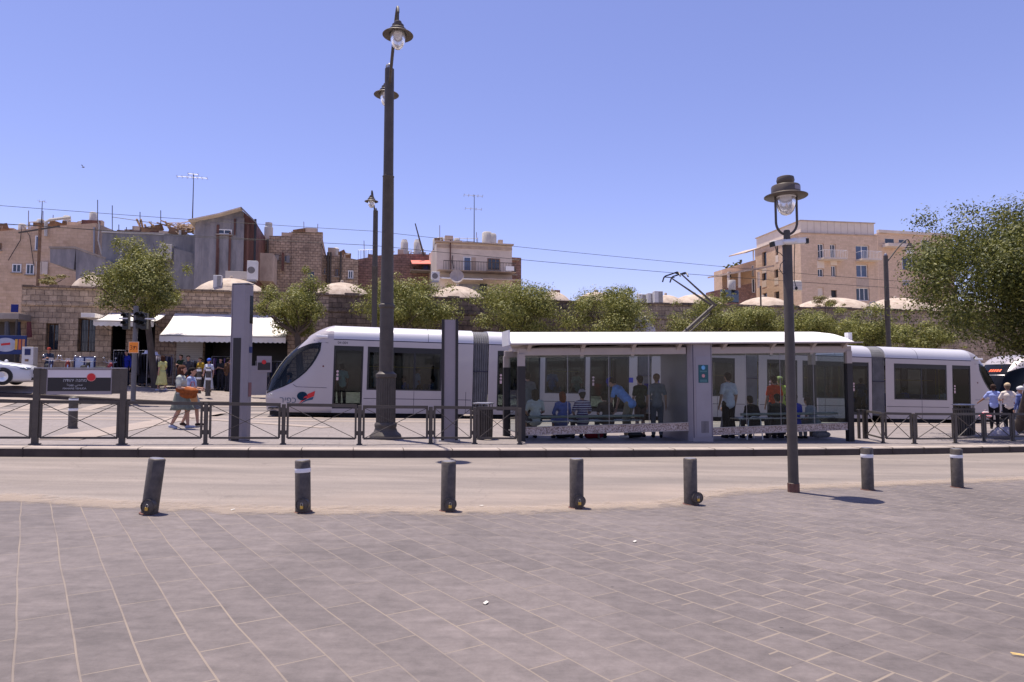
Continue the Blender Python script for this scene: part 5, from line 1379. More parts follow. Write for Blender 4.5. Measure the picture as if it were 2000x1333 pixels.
# passers-by in front of the shops
def far(px, py, t): q = PT(px, py, t); q.z = gz(q.x, q.y); return q
person('woman in a pale yellow dress walking left past the clothes racks', far(316, 764, 34.6), R(60), 'walk', 1.62, top=(.52, .50, .20), bottom=(.52, .50, .20), legs='dress', hair=(.05, .02, .012), hairstyle='bob', shoes=(.4, .4, .5), group='people by the shops')
person('dark-haired man behind the two women under the shop awning', far(366, 764, 36.5), R(-150), 'stand', 1.72, top=(.05, .05, .06), hair=(.01, .01, .01), group='people by the shops', vox=.018)
person('person in white hood near the banded bollards', far(407, 768, 35.8), R(180), 'stand', 1.60, top=(.50, .52, .62), bottom=(.45, .47, .52), legs='long', hairstyle='none', hat=('flat', (.05, .10, .45)), group='people by the shops', vox=.018)
person('person in ochre top at the dark shop entrance', far(390, 768, 37), R(160), 'stand', 1.66, top=(.38, .24, .03), group='people by the shops', vox=.018)
person('seller in black standing inside the shop opening', far(430, 762, 38.2), R(180), 'phone', 1.7, top=(.03, .03, .035), group='people by the shops', vox=.018)
person('woman in a dark coat looking through the rack under the small awning', far(278, 762, 37.9), R(20), 'phone', 1.62, top=(.03, .025, .04), bottom=(.03, .03, .04), legs='long', hair=(.05, .03, .02), hairstyle='long', group='people by the shops', vox=.018)
person('man in dark green standing before the beige shutter', far(352, 762, 37.2), R(170), 'phone', 1.74, top=(.02, .035, .02), group='people by the shops', vox=.018)
person('person in brown with black trousers among the dresses at the shop opening', far(444, 764, 37.0), R(-30), 'stand', 1.7, top=(.11, .06, .035), sleeve='long', group='people by the shops', vox=.018)
person('person in grey walking left in front of the second awning behind the totem', far(520, 766, 36.0), R(90), 'walk', 1.68, top=(.12, .12, .14), group='people by the shops', vox=.018)
person('man with red cap leaning on a motorcycle by the stone wall', far(93, 757, 38.5), R(200), 'phone', 1.68, top=(.03, .04, .07), bottom=(.02, .025, .05), hat=('cap', (.25, .04, .03)), group='people by the shops', vox=.018)
person('person in navy shirt among the racks left of the signal', far(246, 760, 37.5), R(170), 'stand', 1.74, top=(.02, .03, .25), sleeve='long', group='people by the shops', vox=.018)

# people waiting in the shelter (they face the tram)
A = SHYAW
def shp(x, y): return ground_at(SH(x, y))
Gs = 'people waiting in the shelter'
person('woman seated on the shelter bench in a plain white shirt, farthest left', shp(.50, .52), A, 'sit', 1.66, top=(.55, .54, .50), hair=(.03, .02, .015), hairstyle='bob', legs='long', bottom=(.06, .05, .05), group=Gs)
person('woman with red hair seated on the bench in blue dress', shp(1.22, .52), A, 'sit', 1.60, top=(.10, .13, .34), sleeve='long', bottom=(.10, .13, .34), legs='long', hair=(.16, .035, .012), hairstyle='bob', group=Gs)
person('person seated on the bench in striped shirt and pale cap', shp(1.75, .52), A, 'sit', 1.66, topmat=stripes('purple_white_stripes', (.07, .03, .10), (.50, .45, .52), 5.2), hair=(.05, .04, .03), hat=('cap', (.30, .26, .30)), girth=1.06, group=Gs)
person('man in blue cap bending forward in light blue shirt and khaki trousers', shp(3.16, .95), A + R(40), 'bend', 1.76, top=(.20, .36, .75), bottom=(.30, .24, .16), hat=('cap', (.01, .03, .35)), shoes=(.6, .6, .6), group=Gs, vox=.010)
person('dark-haired man in dark green shirt behind the bending man', shp(3.68, 1.25), A + R(10), 'stand', 1.66, top=(.022, .035, .022), bottom=(.12, .07, .055), legs='shorts', hair=(.01, .01, .01), group=Gs)
person('grey-haired man in grey shirt standing left of the pillar', shp(4.10, 1.1), A + R(-20), 'stand', 1.72, top=(.16, .18, .21), bottom=(.10, .11, .13), hair=(.18, .10, .06), group=Gs)
person('man in olive jacket standing just right of the pillar', shp(5.36, 1.15), A + R(-10), 'stand', 1.72, top=(.05, .042, .03), sleeve='long', bottom=(.30, .26, .19), hair=(.08, .05, .04), group=Gs, girth=1.1)
person('man in loose white shirt and black trousers seen from behind in the shelter', shp(6.22, 1.0), A + R(5), 'stand', 1.80, top=(.58, .60, .66), sleeve='short', bottom=(.012, .012, .014), hair=(.02, .013, .01), group=Gs, vox=.010, shirt_long=.12, girth=1.06)
person('person in black seated on the bench beside the white-shirted man', shp(6.78, .62), A, 'sit_lean', 1.62, top=(.015, .015, .017), sleeve='long', hair=(.02, .015, .012), hairstyle='bun', group=Gs)
person('person seated on the bench in royal blue shirt behind the lamp post', shp(7.98, .55), A, 'sit', 1.68, top=(.01, .04, .38), hair=(.02, .02, .02), group=Gs, girth=1.15)
person('person seated on the bench in pale grey near the right shelter end', shp(8.65, .55), A + R(20), 'sit_lean', 1.62, top=(.26, .27, .28), bottom=(.2, .2, .21), hair=(.06, .04, .035), hairstyle='long', group=Gs)
person('man in an orange safety vest standing toward the tram', shp(8.30, 1.9), A + R(-5), 'stand', 1.76, top=(.75, .09, .03), bottom=(.04, .04, .06), hair=(.05, .03, .02), group=Gs)
person('person in a yellow-green top beside the orange vest', shp(8.85, 2.4), A + R(-5), 'stand', 1.76, top=(.38, .50, .10), bottom=(.04, .04, .06), hair=(.16, .2, .08), group=Gs)
person('dark figure standing in the left end of the shelter', shp(.62, 1.7), A + R(-5), 'stand', 1.70, top=(.16, .17, .18), bottom=(.02, .02, .02), hair=(.02, .015, .01), group=Gs, vox=.018)
person('person in dark clothes seated on the bench next to the one in royal blue', shp(7.45, .55), A - R(8), 'sit', 1.66, top=(.03, .035, .03), sleeve='long', hair=(.02, .015, .01), group=Gs)
person('woman in a long dark skirt standing at the platform edge right of the white-shirted man', shp(7.0, 2.3), A + R(30), 'stand', 1.62, top=(.05, .04, .06), sleeve='long', bottom=(.03, .03, .05), legs='long', hair=(.03, .02, .015), hairstyle='long', group=Gs)
person('person in faded brown seated at the middle of the left bench', shp(2.45, .52), A + R(6), 'sit_lean', 1.64, top=(.09, .065, .05), hair=(.02, .015, .01), group=Gs)
# walking frame beside the seated person
wf = thing('walking_frame', 'white metal walking frame inside the shelter right of the pillar', 'walking frame', shp(6.62, .62), A)
b = MB()
for yv in (-.2, .2): b.tube([(-.22, yv, .0), (-.16, yv, .55), (-.05, yv, .62), (.20, yv, .6), (.26, yv, 0)], .016, 8)
b.build('tubes', M['white'], wf); MB().tube([(.20, -.2, .58), (.20, .2, .58)], .016, 8).build('crossbar', M['white'], wf)
def bag(name, lab, loc, m, sx=.16, sy=.1, sz=.14, rz=0):
    t = thing(name, lab, 'bag', loc, rz); b = MB(); caps(b, (-sx*.5, 0, sz*.6), (sx*.5, 0, sz*.6), sz*.7, sz*.6, 10, sy/sz); caps(b, (-sx*.3, 0, sz*1.1), (sx*.3, 0, sz*1.1), sz*.35, None, 8); fuse(b, 'sack', m, t, .012, 2)
    MB().tube([(-sx*.2, 0, sz*1.4), (-.02, 0, sz*1.8), (.02, 0, sz*1.8), (sx*.2, 0, sz*1.4)], .006, 6).build('handle', m, t)
bag('shopping_bag', 'dark red shopping bag on the ground under the shelter bench', shp(2.15, .75), cloth('dark_red_bag', (.14, .01, .02)), .3, .14, .16)
bag('shopping_bag', 'black bag at the feet of the man in dark green', shp(3.35, .9), M['black'], .25, .14, .16)
bag('shopping_bag', 'black sack on the ground near the left end of the bench', shp(1.35, .85), M['black'], .22, .14, .15)
bag('shopping_bag', 'grey bag beside the seated person at the right shelter end', shp(9.0, .75), cloth('grey_bag', (.2, .2, .21)), .25, .14, .2)

# people by the fence at the right edge
Gr = 'people waiting at the right fence'
person('man in light blue shirt and black trousers gesturing behind the fence', G(1943, 838, .172), R(-35), 'gesture', 1.72, top=(.30, .36, .68), bottom=(.012, .012, .016), hair=(.04, .025, .02), skin='skin2', group=Gr, vox=.010)
person('man with beige cap and cream shirt seen from behind at the right fence', G(1971, 841, .172), R(-15), 'akimbo', 1.74, top=(.68, .60, .55), bottom=(.014, .014, .018), hair=(.15, .11, .08), hat=('flat', (.46, .36, .24)), girth=1.12, group=Gr, vox=.010)
person('woman in slate-blue dress and white head covering cut by the right edge', G(1997, 845, .172), R(10), 'stand', 1.62, top=(.12, .15, .34), sleeve='long', bottom=(.08, .09, .14), legs='long', hairstyle='none', hat=('flat', (.6, .6, .62)), group=Gr)
bag('plastic_bag', 'pale crumpled plastic bag on the ground behind the right fence', G(1962, 858, .172), cloth('pale_plastic', (.35, .33, .38)), .45, .25, .26)
bag('plastic_bag', 'pink and white striped bag hanging by the man in light blue', G(1926, 842, .172) + Vector((0, 0, .42)), stripes('pink_stripes', (.55, .12, .16), (.6, .5, .52), 4), .2, .1, .2)

# passengers in the tram
Gt = 'passengers inside the tram'
def tp(px, ly, pose, yawd, h, lab, **k):
    # px on the near face; ly metres from the tram axis
    q = PT(px, 745, TCT + ly); s, tt = ST(q); v = TL_(s - s_n, ly, .365)
    person(lab, v, YAW + R(yawd), pose, h, group=Gt, vox=.02, **k)
tp(668, -.4, 'stand', 20, 1.66, 'passenger in pale teal shirt standing at the first tram door', top=(.34, .62, .62))
tp(735, .3, 'stand', -60, 1.70, 'passenger in white behind the mast in the first tram window', top=(.5, .52, .56))
tp(790, -.5, 'sit', 90, 1.68, 'passenger in blue seated beside the first window divider', top=(.06, .12, .34))
tp(816, .2, 'stand', -80, 1.62, 'passenger in white-blue shirt standing right of the window divider', top=(.48, .58, .78))
tp(845, -.55, 'sit', 80, 1.66, 'passenger in grey seated at the end of the first window', top=(.35, .36, .38))
tp(566, -.1, 'sit', 90, 1.72, 'driver in blue seen through the nose side pane', top=(.06, .2, .5))
tp(1078, -.2, 'stand', 0, 1.74, 'passenger in bright blue standing at the wide door', top=(.07, .26, .62), bottom=(.02, .02, .04))
tp(1126, -.2, 'stand', 10, 1.66, 'passenger in pale green standing at the wide window', top=(.28, .50, .40))
tp(1025, .3, 'stand', 120, 1.7, 'passenger in dark clothes behind the left shelter post', top=(.05, .06, .07))
tp(1510, -.3, 'stand', 60, 1.66, 'passenger in dark coat at the door right of the pillar', top=(.05, .06, .06))
tp(1765, -.5, 'sit', -80, 1.68, 'passenger in strong blue seated in the last long window', top=(.02, .06, .36))
tp(1838, -.5, 'sit', 90, 1.70, 'passenger in white seated at the end of the last long window', top=(.50, .56, .60))
tp(1681, -.2, 'stand', -40, 1.62, 'passenger in blue-grey at the door beside the shelter end', top=(.12, .15, .3))
# ================================================================ MARKET BUILDING WITH DOMES
def leaves(n, c, r, seed, size, m, par, lumps=26, name='crown', hollow=.35, bottom=.75, nlump=.42, shoot=1.0):
    rg = np.random.default_rng(seed)
    # lump centres spread through the crown, most of them near its surface
    d = rg.normal(size=(lumps, 3)); d /= np.linalg.norm(d, axis=1)[:, None]; d[:, 2] = np.where(d[:, 2] < 0, d[:, 2] * bottom, d[:, 2])
    rad = rg.uniform(hollow, .88, lumps)[:, None]; lc = d * rad; lr = rg.uniform(.16, nlump, lumps)
    ns = max(3, lumps // 5); k_ = rg.choice(lumps, ns, replace=False); lc[k_] *= (rg.uniform(.98, 1.14, ns) * shoot / np.maximum(.3, np.linalg.norm(lc[k_], axis=1)))[:, None] * .95; lr[k_] *= .45
    w = lr ** 2; idx = rg.choice(lumps, n, p=w / w.sum())
    off = rg.normal(size=(n, 3)); off /= np.linalg.norm(off, axis=1)[:, None]; off *= (rg.uniform(0, 1, n) ** .45)[:, None]
    P = (lc[idx] + off * lr[idx][:, None]); P += rg.normal(size=(n, 3)) * .035
    P = P * np.array(r) + np.array(c)
    nn = off / np.maximum(1e-6, np.linalg.norm(off, axis=1))[:, None] * .9 + rg.normal(size=(n, 3)) * .42; nn[:, 2] += .25; nn /= np.linalg.norm(nn, axis=1)[:, None]
    q = rg.normal(size=(n, 3)); q[:, 2] -= .4; a = np.cross(nn, q); a /= np.linalg.norm(a, axis=1)[:, None]; bb = np.cross(nn, a); bb /= np.linalg.norm(bb, axis=1)[:, None]
    L = size * rg.uniform(.6, 1.35, n)[:, None]; Wd = L * rg.uniform(.32, .5, n)[:, None]
    V = np.stack([P - a*L*.5, P + bb*Wd*.5, P + a*L*.5, P - bb*Wd*.5], 1).reshape(-1, 3)
    me = bpy.data.meshes.new(name); me.vertices.add(4*n); me.vertices.foreach_set('co', V.ravel()); me.loops.add(4*n); me.loops.foreach_set('vertex_index', np.arange(4*n))
    me.polygons.add(n); me.polygons.foreach_set('loop_start', np.arange(0, 4*n, 4)); me.polygons.foreach_set('loop_total', np.full(n, 4)); me.update(); me.validate()
    me.materials.append(m); o = bpy.data.objects.new(name, me); COL.objects.link(o); o.parent = par
    return lc * np.array(r) + np.array(c)
def tree(lab, base, cc, r, n, seed, size, m, grp, lumps=26, tr=.14, bottom=.75, hollow=.35, name='tree', nlump=.42, shoot=1.0):
    t = thing(name, lab, 'tree', base, 0, grp); c = Vector(cc) - Vector(base)
    lc = leaves(n, c, r, seed, size, m, t, lumps, bottom=bottom, hollow=hollow, nlump=nlump, shoot=shoot)
    b = MB(); rr = random.Random(seed); k = Vector((c.x*(.5 if abs(c.x) < 1.2 else .3) + rr.uniform(-.1, .1), c.y*.5, c.z - r[2]*.75)); k.z = max(k.z, .9)
    b.tube([(0, 0, -.1), (0, 0, .15), k*.55 + Vector((rr.uniform(-.06, .06), 0, 0)), k], [tr*1.35, tr*1.05, tr*.9, tr*.75], 12)
    for i in range(min(len(lc), 16)):
        e = Vector(lc[i]); m1 = k.lerp(e, .45) + Vector((rr.uniform(-.15, .15), rr.uniform(-.15, .15), -.1)); b.tube([k*.97, m1, e], [tr*.42, tr*.24, tr*.06], 7)
        for q in range(2):
            e2 = e + Vector((rr.uniform(-1, 1)*r[0], rr.uniform(-1, 1)*r[1], rr.uniform(-.5, 1)*r[2])) * .22; b.tube([m1.lerp(e, .5), e2], [tr*.12, tr*.03], 5)
    b.build('trunk', M['bark'], t)
    return t
WT = 41.0
def base_at(px, t, z=None):
    q = PT(px, 700, t); q.z = gz(q.x, q.y) if z is None else z; return q
def loc_(px, py, t, o):               # pixel on plane t -> local (x, z) of a thing at o turned by YAW
    s, z = pst(px, py, t); return s - ST(o)[0], z - o.z
def rects(lst, t, o): 
    r = []
    for (a, b_, c, d, *m) in lst:
        x0, z1 = loc_(a, b_, t, o); x1, z0 = loc_(c, d, t, o); r.append((x0, x1, z0, z1) + tuple(m))
    return r
def window(par, x0, x1, z0, z1, y, m='win', frame='white', fw=.05, bars=1, grille=False, sill=True):
    b = MB()
    for q in ((x0, x1, z0, z0 + fw), (x0, x1, z1 - fw, z1), (x0, x0 + fw, z0 + fw, z1 - fw), (x1 - fw, x1, z0 + fw, z1 - fw)): b.box(q[0], q[1], y - .03, y + .03, q[2], q[3])
    for i in range(bars): x = x0 + (x1 - x0) * (i + 1) / (bars + 1); b.box(x - fw*.4, x + fw*.4, y - .025, y + .03, z0 + fw, z1 - fw)
    w = b.build('window', M[frame], par)
    MB().box(x0 + fw*.5, x1 - fw*.5, y + .002, y + .012, z0 + fw*.5, z1 - fw*.5).build('pane', M[m], w)
    if sill: MB().box(x0 - .08, x1 + .08, y - .16, y - .031, z0 - .08, z0).build('sill', M['concrete'], w)
    if grille:
        b = MB(); n = int((x1 - x0) / .14)
        for i in range(n + 1): x = x0 + (x1 - x0) * i / n; b.box(x - .01, x + .01, y - .10, y - .08, z0, z1)
        for z in (z0 + .3*(z1-z0), z0 + .66*(z1-z0)): b.box(x0, x1, y - .10, y - .08, z - .01, z + .01)
        b.build('grille', M['black'], w)
    return w
def market():
    o = base_at(38, WT, .2)
    t = thing('market_building', 'long low limestone market hall with plastered domes behind the trees', 'building', o, YAW)
    top = 6.62 - .2
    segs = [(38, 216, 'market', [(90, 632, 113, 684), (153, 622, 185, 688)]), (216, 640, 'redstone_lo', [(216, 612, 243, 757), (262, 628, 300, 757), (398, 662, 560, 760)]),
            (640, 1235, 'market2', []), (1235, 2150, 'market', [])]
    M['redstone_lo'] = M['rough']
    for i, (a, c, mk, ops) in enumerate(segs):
        x0 = loc_(a, 700, WT, o)[0]; x1 = loc_(c, 700, WT, o)[0]; R_ = rects(ops, WT, o)
        b = MB(); y0 = 0; b.facade(x0, x1, -1.0, top, y0, R_, .45)
        b.box(x0, x1, .46, .9, top - .05, top); b.box(x0, x1, y0, .46, top, top + .0)
        if R_:
            b.cur = 0
        w = b.build('wall', M[mk], t)
        if i == 0:
            for r in R_: window(t, *r[:4], .3, 'win', 'wood', .06, 1, True)
            MB().box(x0 - .0, x0 + .02, 0, 18, -1, top).build('side_wall', M[mk], t)
        if i == 1:
            for r in R_: 
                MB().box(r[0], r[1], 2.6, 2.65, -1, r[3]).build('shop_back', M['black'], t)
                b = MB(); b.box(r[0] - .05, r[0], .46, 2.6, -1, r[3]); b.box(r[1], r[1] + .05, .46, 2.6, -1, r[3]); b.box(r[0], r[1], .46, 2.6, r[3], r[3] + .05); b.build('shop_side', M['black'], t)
        # cornice courses and coping
        MB().box(x0, x1, -.07, -.001, top - .95, top - .83).build('string_course', M[mk], t)
        b = MB(); x = x0
        while x < x1:
            l = random.uniform(.5, 1.1); h = random.uniform(.06, .16); b.box(x, min(x + l - .015, x1), -.09 - random.uniform(0, .04), .5, top + .001, top + h); x += l
        b.build('coping', M['market2'], t)
    MB().box(loc_(38, 700, WT, o)[0], loc_(2150, 700, WT, o)[0], .5, 18, top - .7, top - .5).build('roof', M['concrete'], t)
    MB().box(loc_(345, 700, WT, o)[0], loc_(396, 700, WT, o)[0], -.06, -.004, loc_(345, 757, WT, o)[1], loc_(345, 655, WT, o)[1]).build('rolled_shutter', mat('shutter_beige', (.42, .38, .33), .6, 0, .05), t)
    b = MB(); x0, x1 = loc_(345, 700, WT, o)[0], loc_(396, 700, WT, o)[0]
    for k in range(24): z = 1.2 + k*.11; b.box(x0, x1, -.075, -.061, z, z + .07)
    b.build('shutter_slats', mat('shutter_slat', (.50, .46, .40), .6, 0, .05), t)
    for px, hw, ty in ((182, 48, 538), (452, 82, 545), (668, 66, 553), (893, 62, 560), (1078, 42, 570), (1163, 46, 571), (1300, 42, 577), (1356, 56, 576), (1490, 56, 581), (1622, 74, 583), (1748, 62, 583), (1870, 66, 590)):
        tt = WT + 4.5; x, z = loc_(px, ty, tt, o); r = abs(loc_(px + hw, ty, tt, o)[0] - x); zb = top - .5; hh = z - zb
        prof = [(r * 1.03, 0), (r, .05)] + [(r * math.cos(a), .1 + (hh - .1) * math.sin(a)) for a in (R(10), R(22), R(34), R(46), R(58), R(70), R(80))] + [(0, hh)]
        d = MB().lathe(prof, 40).build('dome', M['dome'], t, (x, 4.5, zb))
        MB().lathe([(.10, 0), (.10, .14), (.06, .2), (0, .2)], 10, (0, 0, hh - .02)).build('finial', M['dome'], d)
market()
def box_thing(name, lab, cat, a, c, t, dy, m, group=None, bevel=.01, extra=None):
    """box whose front face spans pixels a..c on plane t"""
    p = PT(a[0], c[1], t); s0, z0 = pst(a[0], c[1], t); s1, z1 = pst(c[0], a[1], t)
    th = thing(name, lab, cat, Vector((p.x, p.y, z0)), YAW, group)
    o = MB().box(0, s1 - s0, 0, dy, 0, z1 - z0).build('body', M[m] if isinstance(m, str) else m, th, bevel=bevel)
    return th, s1 - s0, z1 - z0

# ---- awnings
def awning(lab, pl, pr, ytop, yf, ydrop, tf, sc=.16):
    q = PT(pl, ydrop, tf); s0, zf = pst(pl, yf, tf); s1, _ = pst(pr, yf, tf); zt = pst((pl+pr)/2, ytop, WT - .1)[1]; zd = pst(pl, ydrop, tf)[1]
    t = thing('awning', lab, 'awning', Vector((q.x, q.y, zd)), YAW); L = s1 - s0; D = WT - .02 - tf
    b = MB(); n = int(L / .16); rows = 6; vs = []; fs = []
    for i in range(n + 1):
        x = L * i / n
        for j in range(rows + 1):
            f = j / rows; vs.append((x, D * f, (zf - zd) + (zt - zf) * f - .10 * math.sin(f*math.pi) * (.6 + .4*math.cos(x*4.1))))
    for i in range(n):
        for j in range(rows): fs.append((i*(rows+1)+j, (i+1)*(rows+1)+j, (i+1)*(rows+1)+j+1, i*(rows+1)+j+1))
    b.add(vs, fs, True); o = b.build('canvas', M['awning'], t); md = o.modifiers.new('t', 'SOLIDIFY'); md.thickness = .012
    b = MB(); vs = []; m = int(L / .05)
    for i in range(m + 1):
        x = L * i / m; dip = .055 * abs(math.sin(math.pi * x / .24)); vs += [(x, .01 + .015*math.sin(x*7), zf - zd), (x, .0 + .03*math.sin(x*9), .05 - dip)]
    b.add(vs, [(2*i, 2*i+1, 2*i+3, 2*i+2) for i in range(m)], True); b.build('valance', M['awning'], t)
    b = MB(); b.tube([(0, 0, zf - zd - .01), (L, 0, zf - zd - .01)], .03, 8)
    for x in (.05, L*.5, L - .05): b.tube([(x, 0, zf - zd - .02), (x, D - .02, zf - zd - .35)], .02, 6)
    b.build('arms', M['galv'], t)
awning('wide white shop awning with scalloped edge left of the tram nose', 311, 558, 614, 655, 668, 38.0)
awning('small white awning with scalloped edge above the signal heads', 182, 300, 612, 626, 637, 38.6)
th, w, h = box_thing('awning', 'white tilted awning corner beside the arched grille window', 'awning', (158, 612), (186, 620), 39.0, 1.8, 'awning')
b = MB(); 
# ---- shop goods
def rack(px, py, t_, n, lab, cols, L=1.7, H=1.55):
    o = base_at(px, t_); t = thing('clothes_rack', lab, 'clothes rack', o, YAW + R(random.uniform(-8, 8)), 'clothes racks outside the shops')
    b = MB(); b.tube([(0, -.25, .05), (0, .25, .05)], .018, 6); b.tube([(L, -.25, .05), (L, .25, .05)], .018, 6); b.tube([(0, 0, .05), (0, 0, H), (L, 0, H), (L, 0, .05)], .018, 6); b.build('rail', M['galv'], t)
    for i in range(n):
        x = .1 + (L - .2) * i / (n - 1); w_ = random.uniform(.36, .5); ln = random.uniform(.7, 1.25); b = MB(); vs = []; fs = []
        for r in range(7):
            f = r / 6; ww = w_ * (.25 + .75 * min(1, f * 5)) / 2 * (1 + .1 * f)
            for k in range(9):
                g = k / 8 * 2 - 1; vs.append((x + .03*math.sin(g*5 + f*3 + i) + random.uniform(-.006, .006), ww * g, H - .08 - ln * f - .03 * abs(g)))
        for r in range(6):
            for k in range(8): fs.append((r*9+k, r*9+k+1, (r+1)*9+k+1, (r+1)*9+k))
        b.add(vs, fs, True); c = random.choice(cols); g_ = b.build('garment', cloth('garment_%.3f_%.3f_%.3f' % c, c), t); md = g_.modifiers.new('t', 'SOLIDIFY'); md.thickness = .03
dk = [(.02, .02, .03), (.04, .05, .09), (.03, .03, .03), (.015, .02, .05), (.10, .09, .10)]
rack(222, 0, 37.6, 14, 'rack of dark coats left of the traffic signal', dk + [(.02, .03, .2)], 1.9, 1.7)
rack(284, 0, 38.4, 12, 'rack of patterned blouses under the small awning', [(.12, .11, .15), (.2, .18, .24), (.05, .05, .08)], 1.3, 1.6)
rack(345, 0, 37.8, 10, 'rack of black clothes in front of the beige shutter', dk, 1.0, 1.5)
rack(414, 0, 38.6, 14, 'rack of dotted and violet dresses left of the grey totem', [(.30, .18, .32), (.10, .06, .14), (.03, .05, .04), (.42, .36, .44)], 1.5, 1.75)
rack(500, 0, 38.4, 9, 'rack of brown and black clothes behind the tram nose', dk + [(.18, .09, .05)], 1.3, 1.6)
def hats():
    for px, py, lab in ((288, 690, 'round white hat on a stand, left one'), (303, 693, 'round white hat on a stand, right one')):
        q = PT(px, py, 37.2); g0 = gz(q.x, q.y); t = thing('display_hat', lab, 'hat', Vector((q.x, q.y, g0)), 0, 'white hats on stands'); H = q.z - g0
        MB().tube([(0, 0, 0), (0, 0, H)], .02, 8).build('stand', M['galv'], t)
        MB().lathe([(0, H + .14), (.10, H + .13), (.13, H + .05), (.14, H), (.25, H - .03), (.25, H - .045), (.13, H - .02)], 20).build('hat', mat('hat_white', (.62, .62, .75), .9), t)
hats()
th, w, h = box_thing('display_board', 'pale blue framed double board leaning behind the motorcycles', 'board', (143, 697), (187, 728), 37.8, .05, 'navy')
MB().box(.08, w/2 - .04, -.02, -.002, .06, h - .06).build('white_panel', mat('pale_blue_board', (.55, .62, .72), .6), th); MB().box(w/2 + .04, w - .08, -.02, -.002, .06, h - .06).build('white_panel', MATS['pale_blue_board'], th)
th, w, h = box_thing('payment_kiosk', 'small grey payment kiosk with a dark screen at the wall corner', 'kiosk', (41, 678), (66, 735), 38.2, .5, 'ac')
MB().box(.25*w, .75*w, -.02, -.002, h*.72, h*.93).build('screen', M['navy'], th); MB().box(.3*w, .6*w, -.02, -.002, h*.5, h*.58).build('slot', M['wood'], th)
def ad_poster():
    th, w, h = box_thing('ice_cream_sign', 'blue advertising panel with a white oval and coloured ice lollies', 'sign', (-14, 656), (52, 692), 39.2, .08, mat('panel_royal_blue', (.012, .03, .13), .6))
    Mx = Matrix.Rotation(R(90), 4, 'X') ; S = Matrix.Diagonal((1.45, 1, 1, 1))
    MB().lathe([(0, .012), (h*.36, .01), (h*.37, 0)], 28, (w*.38, 0, h*.5), S @ Mx).build('oval', mat('oval_pale', (.40, .42, .50), .6), th)
    b = MB(); 
    b.add([(w*.24, -.016, h*.45), (w*.52, -.016, h*.50), (w*.52, -.016, h*.62), (w*.24, -.016, h*.56)], [(0,1,2,3)]); b.build('red_flash', M['red'], th)
    for i, c in enumerate(((.6, .32, .05), (.5, .12, .04), (.45, .2, .1))):
        MB().box(w*(.66 + .11*i), w*(.74 + .11*i), -.014, -.002, h*.25, h*.8).build('lolly_picture', mat('lolly%d' % i, c, .5), th)
ad_poster()
th, w, h = box_thing('banner', 'strong blue cloth banner hanging left of the stone corner', 'banner', (21, 595), (36, 610), 40.2, .05, 'banner_blue')
th, w, h = box_thing('market_stall', 'shaded stall with grey canopy at the far left edge', 'stall', (-60, 612), (37, 622), 39.6, 2.0, 'concrete')
for i, x in enumerate((.1, w - .12)): MB().tube([(x, .1, 0), (x, .1, -3.4)], .05, 8).build('pole', M['dark'], th)
MB().box(.2, w - .1, .6, 1.6, -3.5, -2.2).build('counter', M['wood'], th); MB().box(.1, w, 1.9, 1.95, -3.5, 0).build('back_wall', M['dark'], th)
for i in range(5): MB().tube([(.5 + i*.5, .4, -.1), (.55 + i*.5, .4, -.9 - .1*(i % 2))], [.1, .14], 8).build('hanging_goods', cloth('goods%d' % (i % 3), [(.05, .06, .1), (.14, .05, .05), (.12, .12, .13)][i % 3]), th)

# ---- motorcycles
def motorcycle(px, t_, rz, col, lab):
    o = base_at(px, t_); t = thing('motorcycle', lab, 'motorcycle', o, rz, 'motorcycles parked by the wall')
    Mx = Matrix.Rotation(R(90), 4, 'X')
    for x in (-.65, .65):
        w_ = MB(); w_.lathe([(.22, -.05), (.28, -.055), (.31, 0), (.28, .055), (.22, .05), (.22, -.05)], 24, (0, 0, 0), Mx); wo = w_.build('wheel', M['rubber'], t, (x, 0, .31))
        MB().lathe([(.03, -.06), (.2, -.03), (.22, -.03), (.22, .03), (.2, .03), (.03, .06)], 16, (0, 0, 0), Mx).build('rim', M['steel'], wo)
    b = MB(); caps(b, (-.45, 0, .62), (.05, 0, .55), .13, .15, 10); caps(b, (.1, 0, .5), (.42, 0, .85), .12, .10, 10); caps(b, (.42, 0, .85), (.5, 0, .98), .12, .09, 10); fuse(b, 'fairing', mat('bike_paint_%.2f' % col[0], col, .3), t, .03, 3)
    b = MB(); caps(b, (-.6, 0, .80), (.0, 0, .78), .12, .11, 10); fuse(b, 'saddle', M['rubber'], t, .03, 2)
    b = MB(); b.tube([(.5, 0, .95), (.66, 0, .31)], .03, 8); b.tube([(.42, -.34, 1.10), (.46, -.2, 1.06), (.48, 0, 1.02), (.46, .2, 1.06), (.42, .34, 1.10)], .016, 8); b.build('handlebar', M['steel'], t)
    b = MB(); b.tube([(.46, .2, 1.05), (.42, .28, 1.25)], .008, 6); b.tube([(.46, -.2, 1.05), (.42, -.28, 1.25)], .008, 6); b.ell((.41, .3, 1.28), (.02, .06, .035), 8, 6); b.ell((.41, -.3, 1.28), (.02, .06, .035), 8, 6); b.build('mirrors', M['steel'], t)
    b = MB(); b.add([(.50, -.12, .98), (.50, .12, .98), (.42, .09, 1.18), (.42, -.09, 1.18)], [(0,1,2,3)]); b.build('windshield', M['lilac'], t)
motorcycle(97, 37.2, YAW + R(-60), (.03, .04, .10), 'dark blue motorcycle beneath the man with the red cap')
motorcycle(133, 37.2, YAW + R(-70), (.22, .03, .03), 'dark red motorcycle left of the pale blue board')
motorcycle(168, 36.6, YAW + R(-60), (.04, .04, .045), 'black motorcycle in front of the pale blue board')
motorcycle(205, 37.0, YAW + R(-40), (.28, .03, .04), 'bright red motorcycle right of the pale blue board')

